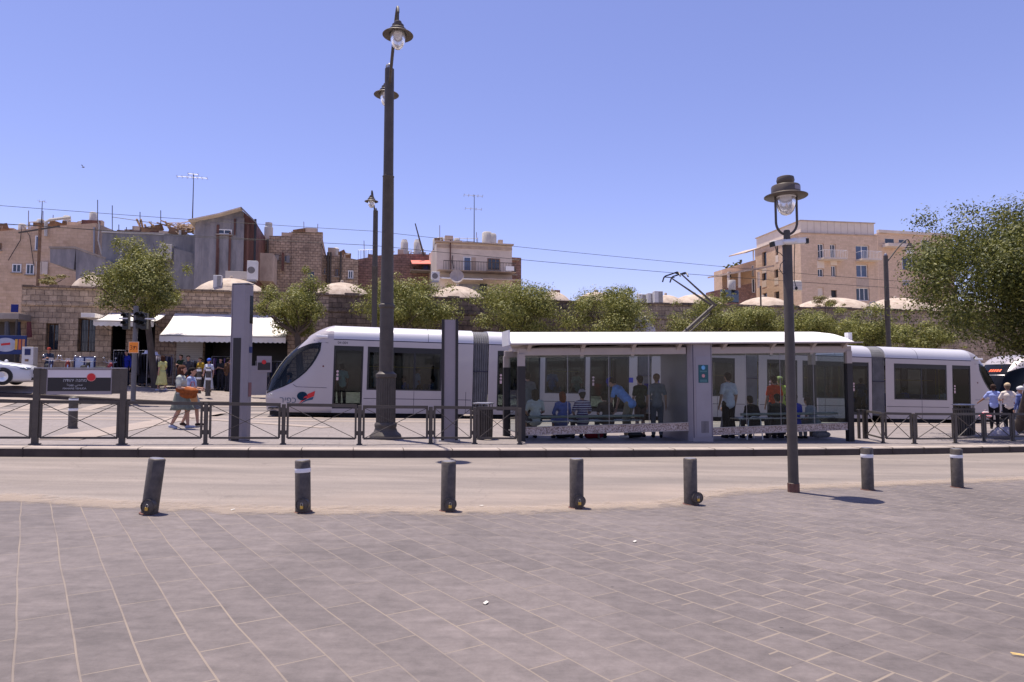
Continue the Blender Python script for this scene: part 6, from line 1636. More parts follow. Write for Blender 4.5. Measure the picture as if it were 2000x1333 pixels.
# ---- white car
def car():
    p = PT(70, 750, 33.0); p.z = gz(p.x, p.y); z_ = PT(66, 751, 33.0).z
    t = thing('parked_car', 'white hatchback nosing in at the left edge of the picture', 'car', Vector((p.x, p.y, z_)), YAW + R(8))
    # sections from the nose (x=0) back to the tail (x=-4.3)
    st_ = [(.02, .60, .16, .62, .60), (-.02, .74, .10, .76, .66), (-.3, .86, .08, .84, .74), (-.75, .90, .08, .91, .80), (-1.15, .91, .08, .96, .84), (-1.35, .91, .08, .98, .90), (-2.0, .89, .2, 1.0, 1.0), (-3.4, .89, .2, 1.0, 1.0), (-4.0, .87, .24, .98, .95), (-4.25, .78, .3, .9, .85)]
    vs = []; fs = []; k = 10
    for x, hw, zb, zt, zm in st_:
        half = [(hw*.9, zb), (hw, zb + .1), (hw, zb + (zt-zb)*.55), (hw*.97, zb + (zt-zb)*.85), (hw*.82, zt)]
        ring = [(x, -w, z) for w, z in half] + [(x, w, z) for w, z in half[::-1]]; vs += ring
    n = len(st_)
    for i in range(n-1):
        for j in range(k): fs.append((i*k+j, i*k+(j+1)%k, (i+1)*k+(j+1)%k, (i+1)*k+j))
    fs += [list(range(k))[::-1], [(n-1)*k+j for j in range(k)]]
    b = MB(); b.add(vs, fs, True); o = b.build('body', mat('car_white', (.55, .56, .60), .3, 0, .02, coat=.3), t); ms = o.modifiers.new('s', 'SUBSURF'); ms.levels = 2; ms.render_levels = 2
    # cabin
    cs = [(-1.4, .74, .93, .95), (-2.1, .60, .95, 1.36), (-2.4, .58, .97, 1.42), (-3.4, .56, .97, 1.38), (-4.05, .62, .97, 1.0)]
    vs = []; fs = []
    for x, w, zb, zt in cs: vs += [(x, -.80, zb), (x, -w, zt), (x, w, zt), (x, .80, zb)]
    for i in range(4):
        for j in range(3): fs.append((4*i+j, 4*(i+1)+j, 4*(i+1)+j+1, 4*i+j+1))
    fg = [f for q, f in enumerate(fs) if not (q % 3 == 1 and q in (4, 7))]; fr = [f for q, f in enumerate(fs) if q % 3 == 1 and q in (4, 7)]
    MB().add(vs, fg).build('windows', M['win'], t); MB().add([(x, y, z + .01) for x, y, z in vs], fr).build('roof', MATS['car_white'], t)
    b = MB()
    for i in range(4):
        for sg in (0, 3):
            a, c = vs[4*i + (1 if sg == 0 else 2)], vs[4*(i+1) + (1 if sg == 0 else 2)]; b.bar(a, c, .07, .04)
    b.build('pillars', MATS['car_white'], t)
    Mx = Matrix.Rotation(R(90), 4, 'X')
    for x in (-.95, -3.55):
        for sg in (-1, 1):
            b = MB(); b.lathe([(0, .0), (.365, 0), (.365, .012), (0, .012)], 24, (x, sg*.895 + .012, .33), Mx); b.build('wheel_arch', M['black'], t)
            w_ = MB(); w_.lathe([(.21, -.10), (.30, -.10), (.32, -.07), (.32, .07), (.30, .10), (.21, .10), (.21, -.10)], 28, (0, 0, 0), Mx); wo = w_.build('tyre', M['rubber'], t, (x, sg*.812, .32))
            b = MB(); b.lathe([(0, -.07 * -1), (.05, .085), (.21, .09), (.21, .0)], 20, (0, 0, 0), Mx if sg < 0 else Matrix.Rotation(R(-90), 4, 'X')); b.build('rim', M['steel'], wo)
    b = MB(); b.tube([(-.05, -.62, .80), (-.10, 0, .83), (-.05, .62, .80)], .008, 5); b.tube([(-.3, -.80, .80), (-1.3, -.84, .96)], .007, 5); b.tube([(-.3, .80, .80), (-1.3, .84, .96)], .007, 5); b.build('bonnet_gap', M['black'], t)
    for sg in (-1, 1):
        b = MB(); b.ell((-.24, sg*.70, .66), (.24, .17, .055), 16, 8, None); b.build('headlight', mat('headlight_dark', (.06, .08, .14), .1, 0, .1, coat=.5), t)
        b = MB(); b.ell((-.06, sg*.55, .38), (.06, .18, .07), 14, 8); b.build('fog_recess', M['black'], t)
        b = MB(); b.ell((-1.35, sg*.98, 1.0), (.07, .1, .07), 12, 8); b.build('mirror', MATS['car_white'], t)
    MB().box(-.1, .04, -.50, .50, .44, .60).build('grille', M['black'], t, bevel=.02); MB().box(-.1, .03, -.62, .62, .17, .29).build('lower_intake', M['black'], t, bevel=.02)
    MB().box(-.0, .03, -.26, .26, .30, .40).build('number_plate', mat('plate_yellow', (.7, .55, .05), .5), t)
car()

# ================================================================ HOUSES BEHIND THE MARKET
def house(name, lab, px0, t, walls, wins=(), extras=None, cat='building', zb=0.0):
    """walls: (pixel outline of the front on plane t + dt, depth, material, dt)"""
    o = base_at(px0, t, zb); th = thing(name, lab, cat, o, YAW)
    for outline, depth, mk, dt, nm in walls:
        poly = [loc_(a, c, t + dt, o) for a, c in outline]; x0, x1 = poly[0][0], poly[-1][0]
        poly = [(x0, -1.0)] + poly + [(x1, -1.0)]
        MB().prism([(x, z) for x, z in poly], dt, dt + depth, 'y').build(nm, M[mk], th)
    for (a, c, e, d, m, fr, bars, dt) in wins:
        r = rects([(a, c, e, d)], t + dt, o)[0]; window(th, *r[:4], dt - .035, m, fr, .07, bars)
    if extras: extras(th, o)
    return th, o
def add_box(th, o, name, a, c, t, y0, y1, m, bevel=0):
    """box on a house from two pixel corners on plane t; y0,y1 local depth"""
    x0, z1 = loc_(a[0], a[1], t, o); x1, z0 = loc_(c[0], c[1], t, o)
    return MB().box(min(x0, x1), max(x0, x1), y0, y1, min(z0, z1), max(z0, z1)).build(name, M[m] if isinstance(m, str) else m, th, bevel=bevel)
def tube_px(th, o, name, pts, t, r, m, y=0):
    P = []
    for a, c in pts: x, z = loc_(a, c, t, o); P.append((x, y, z))
    return MB().tube(P, r, 6).build(name, M[m], th)
def clutter(th, o, t, px0, px1, ytop0, ytop1, n, seed):
    """pipes, ducts, low parapets and boxes scattered along a roof edge"""
    rr = random.Random(seed); bw = MB(); bd = MB(); bc = MB()
    for i in range(n):
        f = rr.random(); px = px0 + (px1 - px0) * f; py = ytop0 + (ytop1 - ytop0) * f; x, z = loc_(px, py, t, o); y = rr.uniform(.3, 2.2); k = rr.random(); s = t / 55
        if k < .3: w, h = rr.uniform(.15, .5) * s, rr.uniform(.2, .8) * s; bc.box(x - w, x + w, y, y + .5, z - .5, z + h)
        elif k < .55: h = rr.uniform(.5, 1.6) * s; bd.tube([(x, y, z - .4), (x + rr.uniform(-.1, .1), y, z + h)], .025 * s, 5)
        elif k < .75: h = rr.uniform(.3, .7) * s; bw.tube([(x, y, z - .4), (x, y, z + h), (x + rr.uniform(.2, .5), y, z + h + .05)], .06 * s, 6)
        else: bd.bar((x - rr.uniform(.3, .9) * s, y, z + rr.uniform(.1, .5)), (x + rr.uniform(.3, .9) * s, y + .5, z + rr.uniform(.1, .9)), .06, .5)
    for b, nm, m in ((bw, 'roof_pipes', M['lime']), (bd, 'roof_scrap', M['wood']), (bc, 'roof_boxes', M['plaster_dirty'])):
        if b.v: b.build(nm, m, th)['kind'] = 'stuff'
# A: beige block at far left
def exA(th, o):
    for a, c in (((72, 512), (81, 537)), ((83, 512), (94, 537))): add_box(th, o, 'shutter', a, c, 60, -.12, -.04, 'plaster', .01)
    tube_px(th, o, 'downpipe', [(185, 445), (185, 500)], 60, .07, 'galv', -.1)
    tube_px(th, o, 'downpipe', [(192, 430), (195, 440), (193, 470), (200, 498)], 60, .05, 'lime', -.12)
    tube_px(th, o, 'vent_pipe', [(92, 463), (92, 436), (100, 431), (140, 426)], 60, .12, 'lime', -.2)
    for (a, c, w_) in ((38, 441, 7), (74, 432, 6), (126, 425, 5), (178, 418, 5)):
        x, z = loc_(a, c, 61, o); b = MB(); b.lathe([(.28, 0), (.28, .9), (.2, 1.0), (0, 1.02)], 14, (x, 1.5, z - .75)); b.build('water_tank', M['lime'], th)
    add_box(th, o, 'rooftop_room', (104, 428), (145, 448), 60, 1.5, 5, 'wood'); add_box(th, o, 'rooftop_screen', (150, 424), (186, 442), 60, 1.0, 1.2, 'rust')
    tube_px(th, o, 'cable', [(18, 510), (42, 470), (45, 440), (60, 462), (68, 520)], 60, .025, 'black', -.15)
    clutter(th, o, 60, -60, 185, 461, 437, 34, 4)
house('apartment_house', 'beige block house at the far left with rooftop clutter and shutters', -110, 60,
      [([(-110, 465), (0, 452), (60, 447), (120, 441), (188, 436)], 14, 'pinkstone', 0, 'wall'), ([(188, 438), (200, 441), (245, 460)], 10, 'plaster_dirty', .5, 'wall')],
      [(25, 516, 42, 533, 'win', 'white', 1, 0), (52, 516, 67, 537, 'win', 'white', 1, 0), (70, 461, 78, 490, 'win_blue', 'white', 0, 0), (-6, 475, 3, 489, 'win', 'wood', 0, 0)], exA)
# pole on its forecourt
th = thing('utility_pole', 'dark utility pole with cables in front of the beige house', 'pole', base_at(68, 47), 0)
H = PT(68, 445, 47).z - th.location.z; MB().tube([(0,0,0), (0,0,H)], .09, 10).build('shaft', M['wood'], th); MB().bar((-1.3, 0, H - .3), (1.2, 0, H + .1), .08, .08).build('crossarm', M['dark'], th)
# cantilevered grey cabin
o = base_at(98, 52, 0); th = thing('roof_cabin', 'grey sheet-metal cabin jutting out beside the beige house', 'cabin', o, YAW)
f = [loc_(*q, 52, o) for q in ((98, 485), (148, 486), (146, 548), (144, 527), (98, 513))]
MB().prism([f[0], f[1], f[3], f[4]], 0, 3, 'y').build('box', M['corr'], th)
g = [loc_(*q, 52, o) for q in ((148, 486), (206, 507), (206, 560), (148, 560))]
MB().prism(g, .02, 3, 'y').build('side_wall', M['corr'], th)
b = MB(); x0, z0 = loc_(97, 484, 52, o); x1, z1 = loc_(148, 484, 52, o); x2, z2 = loc_(207, 505, 52, o); b.bar((x0, -.03, z0), (x1, -.03, z1), .1, .12); b.bar((x1, -.03, z1), (x2, -.03, z2), .1, .1); b.build('roof_edge', M['concrete'], th)
# B: blue-grey rendered walls with reed roofs
def exB(th, o):
    clutter(th, o, 55, 202, 392, 456, 458, 26, 5)
    rr = random.Random(3)
    b = MB()
    for i in range(90):
        a = (rr.uniform(312, 368), rr.uniform(430, 444)); c = (a[0] + rr.uniform(14, 34), a[1] + rr.uniform(-3, 6) + (rr.uniform(6, 20) if i % 9 == 0 else 0)); p = loc_(*a, 55, o); q = loc_(*c, 55, o); b.tube([(p[0], rr.uniform(.5, 3), p[1]), (q[0], rr.uniform(.5, 3), q[1])], rr.uniform(.02, .045), 5)
    b.build('reed_bundle', mat('dry_reeds', (.42, .30, .20), .9, 0, .35, 5), th)
    b = MB()
    for i in range(9):
        a = (262 + i*8, rr.uniform(424, 436)); p = loc_(*a, 55, o); q = loc_(a[0] + rr.uniform(-3, 30), a[1] + rr.uniform(6, 24), 55, o); b.bar((p[0], .6, p[1]), (q[0], 1.4, q[1]), .14, .05)
    b.build('planks', MATS['dry_reeds'], th)
    add_box(th, o, 'rust_ridge', (252, 447), (318, 457), 55, .6, 1.0, 'rust')
    b = MB()
    for px, y0, y1 in ((213, 397, 450), (268, 410, 455), (309, 407, 457), (226, 435, 455), (184, 386, 430), (241, 440, 456)): p = loc_(px, y0, 55, o); q = loc_(px, y1, 55, o); b.tube([(q[0], .7, q[1]), (p[0], .7, p[1])], .03, 5)
    p = loc_(213, 420, 55, o); q = loc_(330, 437, 55, o); b.tube([(p[0], .7, p[1]), (q[0], .7, q[1])], .025, 5)
    b.build('scaffold_poles', M['dark'], th)
    add_box(th, o, 'white_duct', (318, 482), (342, 512), 55, -1.0, -.1, 'lime', .02)
    for a in (346, 376): add_box(th, o, 'pillar', (a, 447), (a + 4, 458), 55, .5, .7, 'lime')
    add_box(th, o, 'coping', (199, 454.5), (322, 456), 55, -.06, .25, 'lime')
house('rendered_house', 'blue-grey rendered walls with reed shelters on top, behind the tallest small tree', 200, 55,
      [([(200, 456), (320, 456)], 9, 'bluewall', 0, 'wall'), ([(320, 458), (398, 460)], 8, 'bluewall', -.25, 'wall'), ([(340, 485), (396, 500)], 4, 'bluewall', -1.6, 'wall')], [], exB)
# C: corrugated tower
def exC(th, o):
    P = [loc_(*q, 53, o) for q in ((372, 433), (430, 421), (473, 409), (476, 414), (502, 438))]
    b = MB(); 
    for p, q in zip(P[:2], P[1:3]): b.add([(p[0], -.7, p[1]), (q[0], -.7, q[1]), (q[0], 6.5, q[1] - .3), (p[0], 6.5, p[1] - .3), (p[0], -.7, p[1] - .09), (q[0], -.7, q[1] - .09), (q[0], 6.5, q[1] - .39), (p[0], 6.5, p[1] - .39)], [(0,1,2,3), (7,6,5,4), (0,4,5,1), (1,5,6,2), (3,2,6,7), (0,3,7,4)])
    b.build('roof_sheet', M['plaster'], th)
    p, q = P[2], P[4]; b = MB(); b.bar((p[0], -.4, p[1]), (q[0], -.4, q[1]), .5, .08); b.build('gable_sheet', M['corr'], th)
    rr = random.Random(5)
    b = MB()
    for i, px in enumerate((396, 410, 424, 437, 450, 463)):
        a = loc_(px, 440 - i*2, 53, o); c = loc_(px + 11.5, 560, 53, o); b.box(a[0], c[0], -.05 - .03*(i % 2), -.01, c[1], a[1] + rr.uniform(-.3, .2))
    b.build('sheets', M['corr'], th)
    b = MB()
    for px, y0, y1 in ((424, 440, 540), (448, 455, 535), (425, 485, 545), (458, 428, 460)): a = loc_(px, y0, 53, o); c = loc_(px + 2.4, y1, 53, o); b.box(a[0], c[0], -.13, -.09, c[1], a[1])
    b.build('rust_battens', M['rust'], th)
    for px in (486, 500): a = loc_(px, 430 if px == 500 else 442, 53, o); c = loc_(px, 560, 53, o); MB().tube([(a[0], -.25, c[1]), (a[0], -.25, a[1])], .08, 8).build('corner_pipe', M['rust'] if px == 486 else M['black'], th)
house('corrugated_tower', 'tall shack tower clad in grey and rusty corrugated sheets under a slanting roof', 380, 53,
      [([(382, 434), (430, 422), (472, 411), (476, 414)], 6, 'corr', 0, 'wall'), ([(476, 414), (502, 438)], 5, 'rust', .05, 'rust_wall')], [(424, 448, 453, 459, 'win', 'white', 1, -.05)], exC)
# air conditioners on the roof
def ac(lab, a, c, t, fans=1, dy=.4):
    th, w, h = box_thing('air_conditioner', lab, 'air conditioner', a, c, t, dy, 'ac', 'air conditioners on the roofs', .02)
    if fans == 1: MB().lathe([(0, .012), (min(w, h)*.34, .012), (min(w, h)*.36, 0)], 20, (w*(.42), 0, h*.5), Matrix.Rotation(R(90), 4, 'X')).build('fan_grille', mat('fan_grey', (.16, .15, .15), .6), th)
    else:
        g = MB()
        for i in range(fans * 4): g.box(w*.45, w*.93, -.008, -.001, h*(.05 + .92*i/(fans*4)), h*(.05 + .92*(i + .6)/(fans*4)))
        g.build('louvres', mat('louvre_grey', (.20, .18, .17), .7), th)
    b = MB(); b.box(0, w*.9, .0, .08, -.12, -.001); b.box(0, w*.9, dy - .1, dy, -.12, -.001); b.build('feet', M['galv'], th)
ac('tall white air conditioner beside the corrugated tower', (482, 510), (503, 546), 46, 1, .5)
ac('small air conditioner above the left dome with louvred front', (416, 538), (433, 565), 43.5, 3)
ac('leftmost of three air conditioner stacks on the market roof', (1249, 575), (1262, 596), 44, 2)
ac('middle one of three air conditioner stacks on the market roof', (1266, 573), (1278, 596), 43.6, 2)
ac('largest air conditioner stack on the market roof left of the pantograph', (1279, 569), (1295, 597), 43.2, 3)
ac('white air conditioner with blue sticker beside the satellite dish', (843, 531), (859, 548), 46, 1)
th, w, h = box_thing('roof_box', 'white low box on the dome beside the tall air conditioner', 'roof box', (440, 531), (483, 545), 46.5, 1.2, 'lime')
th, w, h = box_thing('chimney', 'small brown brick chimney on the market roof', 'chimney', (1084, 567), (1094, 583), 46, .4, 'redstone')
# D: stone houses
def exD(th, o):
    clutter(th, o, 58, 505, 625, 466, 456, 9, 6)
    x, z = loc_(521, 460, 58, o); MB().lathe([(.35, -.3), (.35, .9), (.28, .95), (.28, 1.3), (0, 1.32)], 16, (x, 1.2, z)).build('water_tank', M['lime'], th)
    for a, c in (((535, 499), (545, 509)), ((560, 500), (566, 514))): add_box(th, o, 'blue_shutter', a, c, 58, -.1, -.04, 'corr')
    add_box(th, o, 'coping', (569, 453), (630, 456), 58, -.12, .3, 'concrete')
    tube_px(th, o, 'downpipe', [(523, 468), (523, 505)], 58, .09, 'dark', -.12)
    add_box(th, o, 'rust_flue', (551, 495), (555, 530), 58, -.3, -.12, 'rust'); tube_px(th, o, 'cable', [(628, 478), (636, 500), (640, 512)], 58, .03, 'black', -.2)
    add_box(th, o, 'lean_to', (503, 507), (541, 560), 58, -3, -.05, 'plaster_dirty')
house('stone_house', 'brown rough-stone house stepped in height left of the rear mast', 502, 58,
      [([(502, 470), (526, 468)], 9, 'rough', .3, 'wall'), ([(526, 461), (571, 461)], 9, 'rough', .1, 'wall'), ([(571, 455), (628, 456)], 10, 'rough', 0, 'tall_wall')],
      [(600, 530, 615, 553, 'win', 'rough', 0, 0), (555, 499, 561, 512, 'win', 'rough', 0, .1)], exD)
def exD2(th, o):
    clutter(th, o, 60, 632, 698, 499, 507, 8, 8)
    b = MB()
    for px in (641, 646, 666): a = loc_(px, 494, 60, o); c = loc_(px, 555, 60, o); b.tube([(a[0], -.2, c[1]), (a[0], -.2, a[1])], .09, 8)
    b.build('drainpipe', M['dark'], th)
    x, z = loc_(655, 496, 60, o); MB().lathe([(.3, -.4), (.3, .6), (.2, .7), (0, .7)], 14, (x, 1, z)).build('water_tank', M['lime'], th)
house('stone_house', 'lower stone house with drainpipes between the stepped house and the rear mast', 630, 60,
      [([(629, 498), (668, 502), (700, 508)], 9, 'rough', 0, 'wall')], [(632, 523, 637, 536, 'win', 'rough', 0, 0), (654, 524, 662, 541, 'win', 'wood', 1, 0), (680, 529, 690, 545, 'win', 'white', 1, 0)], exD2)
def exE(th, o):
    clutter(th, o, 62, 702, 850, 503, 498, 14, 7)
    for px in (792, 818): x, z = loc_(px, 492, 62, o); MB().lathe([(.35, -.4), (.35, 1.1), (.3, 1.2), (.25, 1.4), (0, 1.4)], 14, (x, 1.5, z)).build('water_tank', M['lime'], th)
    x0, z0 = loc_(802, 519, 62, o); x1, z1 = loc_(852, 519, 62, o); b = MB(); b.add([(x0, -1.6, z0 - .1), (x1, -1.6, z1 - .1), (x1, 0, z1 + .5), (x0, 0, z0 + .5), (x0, -1.6, z0 - .16), (x1, -1.6, z1 - .16), (x1, 0, z1 + .44), (x0, 0, z0 + .44)], [(0,1,2,3), (7,6,5,4), (0,4,5,1), (1,5,6,2), (3,2,6,7), (0,3,7,4)]); b.build('red_canopy', mat('faded_red_canopy', (.55, .16, .12), .8), th)
    for a in range(822, 850, 4): add_box(th, o, 'blue_cloth' if a % 3 else 'dark_cloth', (a, 523), (a + 3, 531), 62, -1.2, -1.1, 'navy' if a % 3 else 'black')
    add_box(th, o, 'balcony_slab', (800, 532), (852, 535), 62, -1.6, 0, 'concrete')
    b = MB()
    for (y0, y1) in ((488, 499),):
        for px in range(700, 730, 5): a = loc_(px, y0, 62, o); c = loc_(px, y1 + 6, 62, o); b.tube([(a[0], .3, c[1]), (a[0], .3, a[1])], .02, 5)
        a = loc_(700, 488, 62, o); c = loc_(728, 487, 62, o); b.tube([(a[0], .3, a[1]), (c[0], .3, c[1])], .02, 5)
    b.build('roof_railing', M['galv'], th)
    a = loc_(811, 437, 62, o); c = loc_(828, 500, 62, o); MB().tube([(c[0], 0, c[1]), (a[0], 0, a[1])], [.09, .05], 8).build('leaning_mast', M['dark'], th)
house('stone_house', 'long reddish stone house with a faded red canopy behind the fluted mast', 698, 62,
      [([(698, 507), (742, 499), (800, 496), (853, 498)], 10, 'redstone', 0, 'wall')], [(806, 521, 812, 533, 'win', 'wood', 0, 0)], exE)
# F: cream apartment with balcony
def exF(th, o):
    T = 56
    clutter(th, o, 56, 858, 996, 474, 478, 12, 9)
    add_box(th, o, 'cornice', (850, 474), (1002, 478.5), T, -.35, .2, 'plaster_dirty'); add_box(th, o, 'balcony_slab', (852, 532), (1001, 537.5), T, -1.5, 0, 'plaster_dirty')
    add_box(th, o, 'frieze', (853, 478.5), (1000, 490), T, -.06, 0, 'plaster_dirty')
    x0, z0 = loc_(862, 532, T, o); x1, z1 = loc_(1000, 533, T, o); b = MB(); n = 46
    for i in range(n + 1): x = x0 + (x1 - x0)*i/n; b.box(x - .015, x + .015, -1.47, -1.44, z0, z0 + .72)
    b.box(x0, x1, -1.48, -1.43, z0 + .70, z0 + .75); b.build('railing', M['dark'], th)
    add_box(th, o, 'white_board', (980, 526), (996, 535), T, -1.55, -1.5, 'white')
    add_box(th, o, 'drainpipe', (878.3, 470), (880, 535), T, -.2, -.08, 'rust')
    x, z = loc_(888, 490, T, o); 
    tube_px(th, o, 'cable', [(884, 500), (883, 510), (886, 525)], T, .03, 'black', -.1)
    # awnings on the floor below
    for a, c, m_, nm in (((858, 541), (936, 549), 'awning', 'white_awning'), ((936, 545), (1010, 550), 'plaster_dirty', 'tiled_canopy')):
        xa, za = loc_(a[0], a[1], T, o); xb, zb = loc_(c[0], c[1], T, o); b = MB(); b.add([(xa, 0, za), (xb, 0, za), (xb, -1.7, zb - .1), (xa, -1.7, zb - .1), (xa, 0, za - .08), (xb, 0, za - .08), (xb, -1.7, zb - .18), (xa, -1.7, zb - .18)], [(0,1,2,3), (7,6,5,4), (0,3,7,4), (1,5,6,2), (3,2,6,7)]); b.build(nm, M[m_], th)
    add_box(th, o, 'dark_veranda', (896, 556), (948, 585), T, -.4, -.02, 'bluewall'); add_box(th, o, 'doorway', (935, 556), (949, 583), T, -.5, -.41, 'black')
    b = MB(); xa, za = loc_(950, 560, T, o); xb, zb = loc_(985, 578, T, o)
    for i in range(12): x = xa + (xb - xa)*i/11; b.box(x - .02, x + .02, -.3, -.27, zb, za)
    b.build('lower_grille', M['dark'], th)
    b = MB()
    for px in (857, 878, 902, 917, 938): a = loc_(px, 459, T, o); c = loc_(px, 476, T, o); b.tube([(a[0], 1.2, c[1]), (a[0], 1.2, a[1])], .025, 5)
    a = loc_(857, 459, T, o); c = loc_(938, 461, T, o); b.tube([(a[0], 1.2, a[1]), (c[0], 1.2, c[1])], .025, 5); b.build('roof_railing', M['galv'], th)
    for px, w_ in ((899, .25), (856, .25), (960, .45), (970, .4)): x, z = loc_(px, 474, T, o); MB().lathe([(w_, -.2), (w_, w_*2.6), (w_*.8, w_*2.9), (0, w_*3)], 14, (x, 2, z)).build('water_tank', M['lime'], th)
    b = MB(); rr = random.Random(9)
    for i in range(14): p = loc_(rr.uniform(946, 968), rr.uniform(473, 480), T, o); b.box(p[0] - .2, p[0] + .2, .5, 1, p[1] - .1, p[1] + .05)
    b.build('roof_rubble', M['dark'], th)
    add_box(th, o, 'side_wing_cornice', (1000, 502), (1020, 505), T, .9, 1.4, 'plaster_dirty')
house('apartment_house', 'cream two-storey house with a railed balcony and a satellite dish before it', 852, 56,
      [([(853, 474.5), (1000, 478.2)], 10, 'plaster', 0, 'wall'), ([(1000, 503), (1018, 504)], 8, 'redstone', 1.2, 'side_wing')],
      [(905, 502, 920, 531, 'win_blue', 'white', 0, 0), (921, 503, 929, 530, 'plaster_dirty', 'plaster_dirty', 0, 0), (952, 505, 976, 529, 'win', 'wood', 2, 0), (1002, 524, 1008, 537, 'win', 'wood', 0, 1.2)], exF)
def dish():
    q = PT(892, 541, 45.5); t = thing('satellite_dish', 'large weathered satellite dish in front of the cream house', 'satellite dish', Vector((q.x, q.y, PT(892, 566, 45.5).z)), R(10))
    H = q.z - t.location.z; Mx = Matrix.Rotation(R(78), 4, 'X'); r = .47
    MB().lathe([(0, 0), (r*.5, .03), (r, .12), (r, .13), (r*.5, .045), (0, .015)], 32, (0, 0, H), Mx).build('dish', mat('weathered_dish', (.40, .34, .31), .7, 0, .2), t)
    MB().tube([(0, .08, 0), (0, .05, H)], .035, 8).build('mount', M['galv'], t); MB().tube([(0, -.1, H - .4), (.02, -.5, H - .05)], .012, 6).build('feed_arm', M['galv'], t)
dish()
def antenna(lab, px, y0, y1, t_, arms, tilt=0):
    p = PT(px, y1, t_); H = PT(px, y0, t_).z - p.z; t = thing('tv_antenna', lab, 'antenna', p, YAW, 'rooftop antennas')
    MB().tube([(0,0,0), (tilt, 0, H)], [.045, .025], 6).build('mast', M['dark'], t)
    for f, L, n in arms:
        b = MB(); z = H * f; b.tube([(-L*.55, 0, z + .02), (L*.45, 0, z)], .018, 5)
        for i in range(n): x = -L*.55 + L * i / max(1, n - 1); b.tube([(x, -.35, z), (x, .35, z)], .012, 4); b.tube([(x, 0, z - .14), (x, 0, z + .14)], .010, 4)
        b.build('aerial', M['galv'], t)
antenna('tall rooftop antenna above the reed shelters on the left', 376, 341, 431, 55, [(.93, 2.1, 7), (1.0, .7, 3)])
antenna('thin rooftop antenna above the cream balcony house', 926, 381, 474, 57, [(.98, 1.6, 5), (.70, 1.4, 4)])
antenna('short pole antenna on the far left roof', 81, 393, 440, 61, [(.98, .4, 2)])
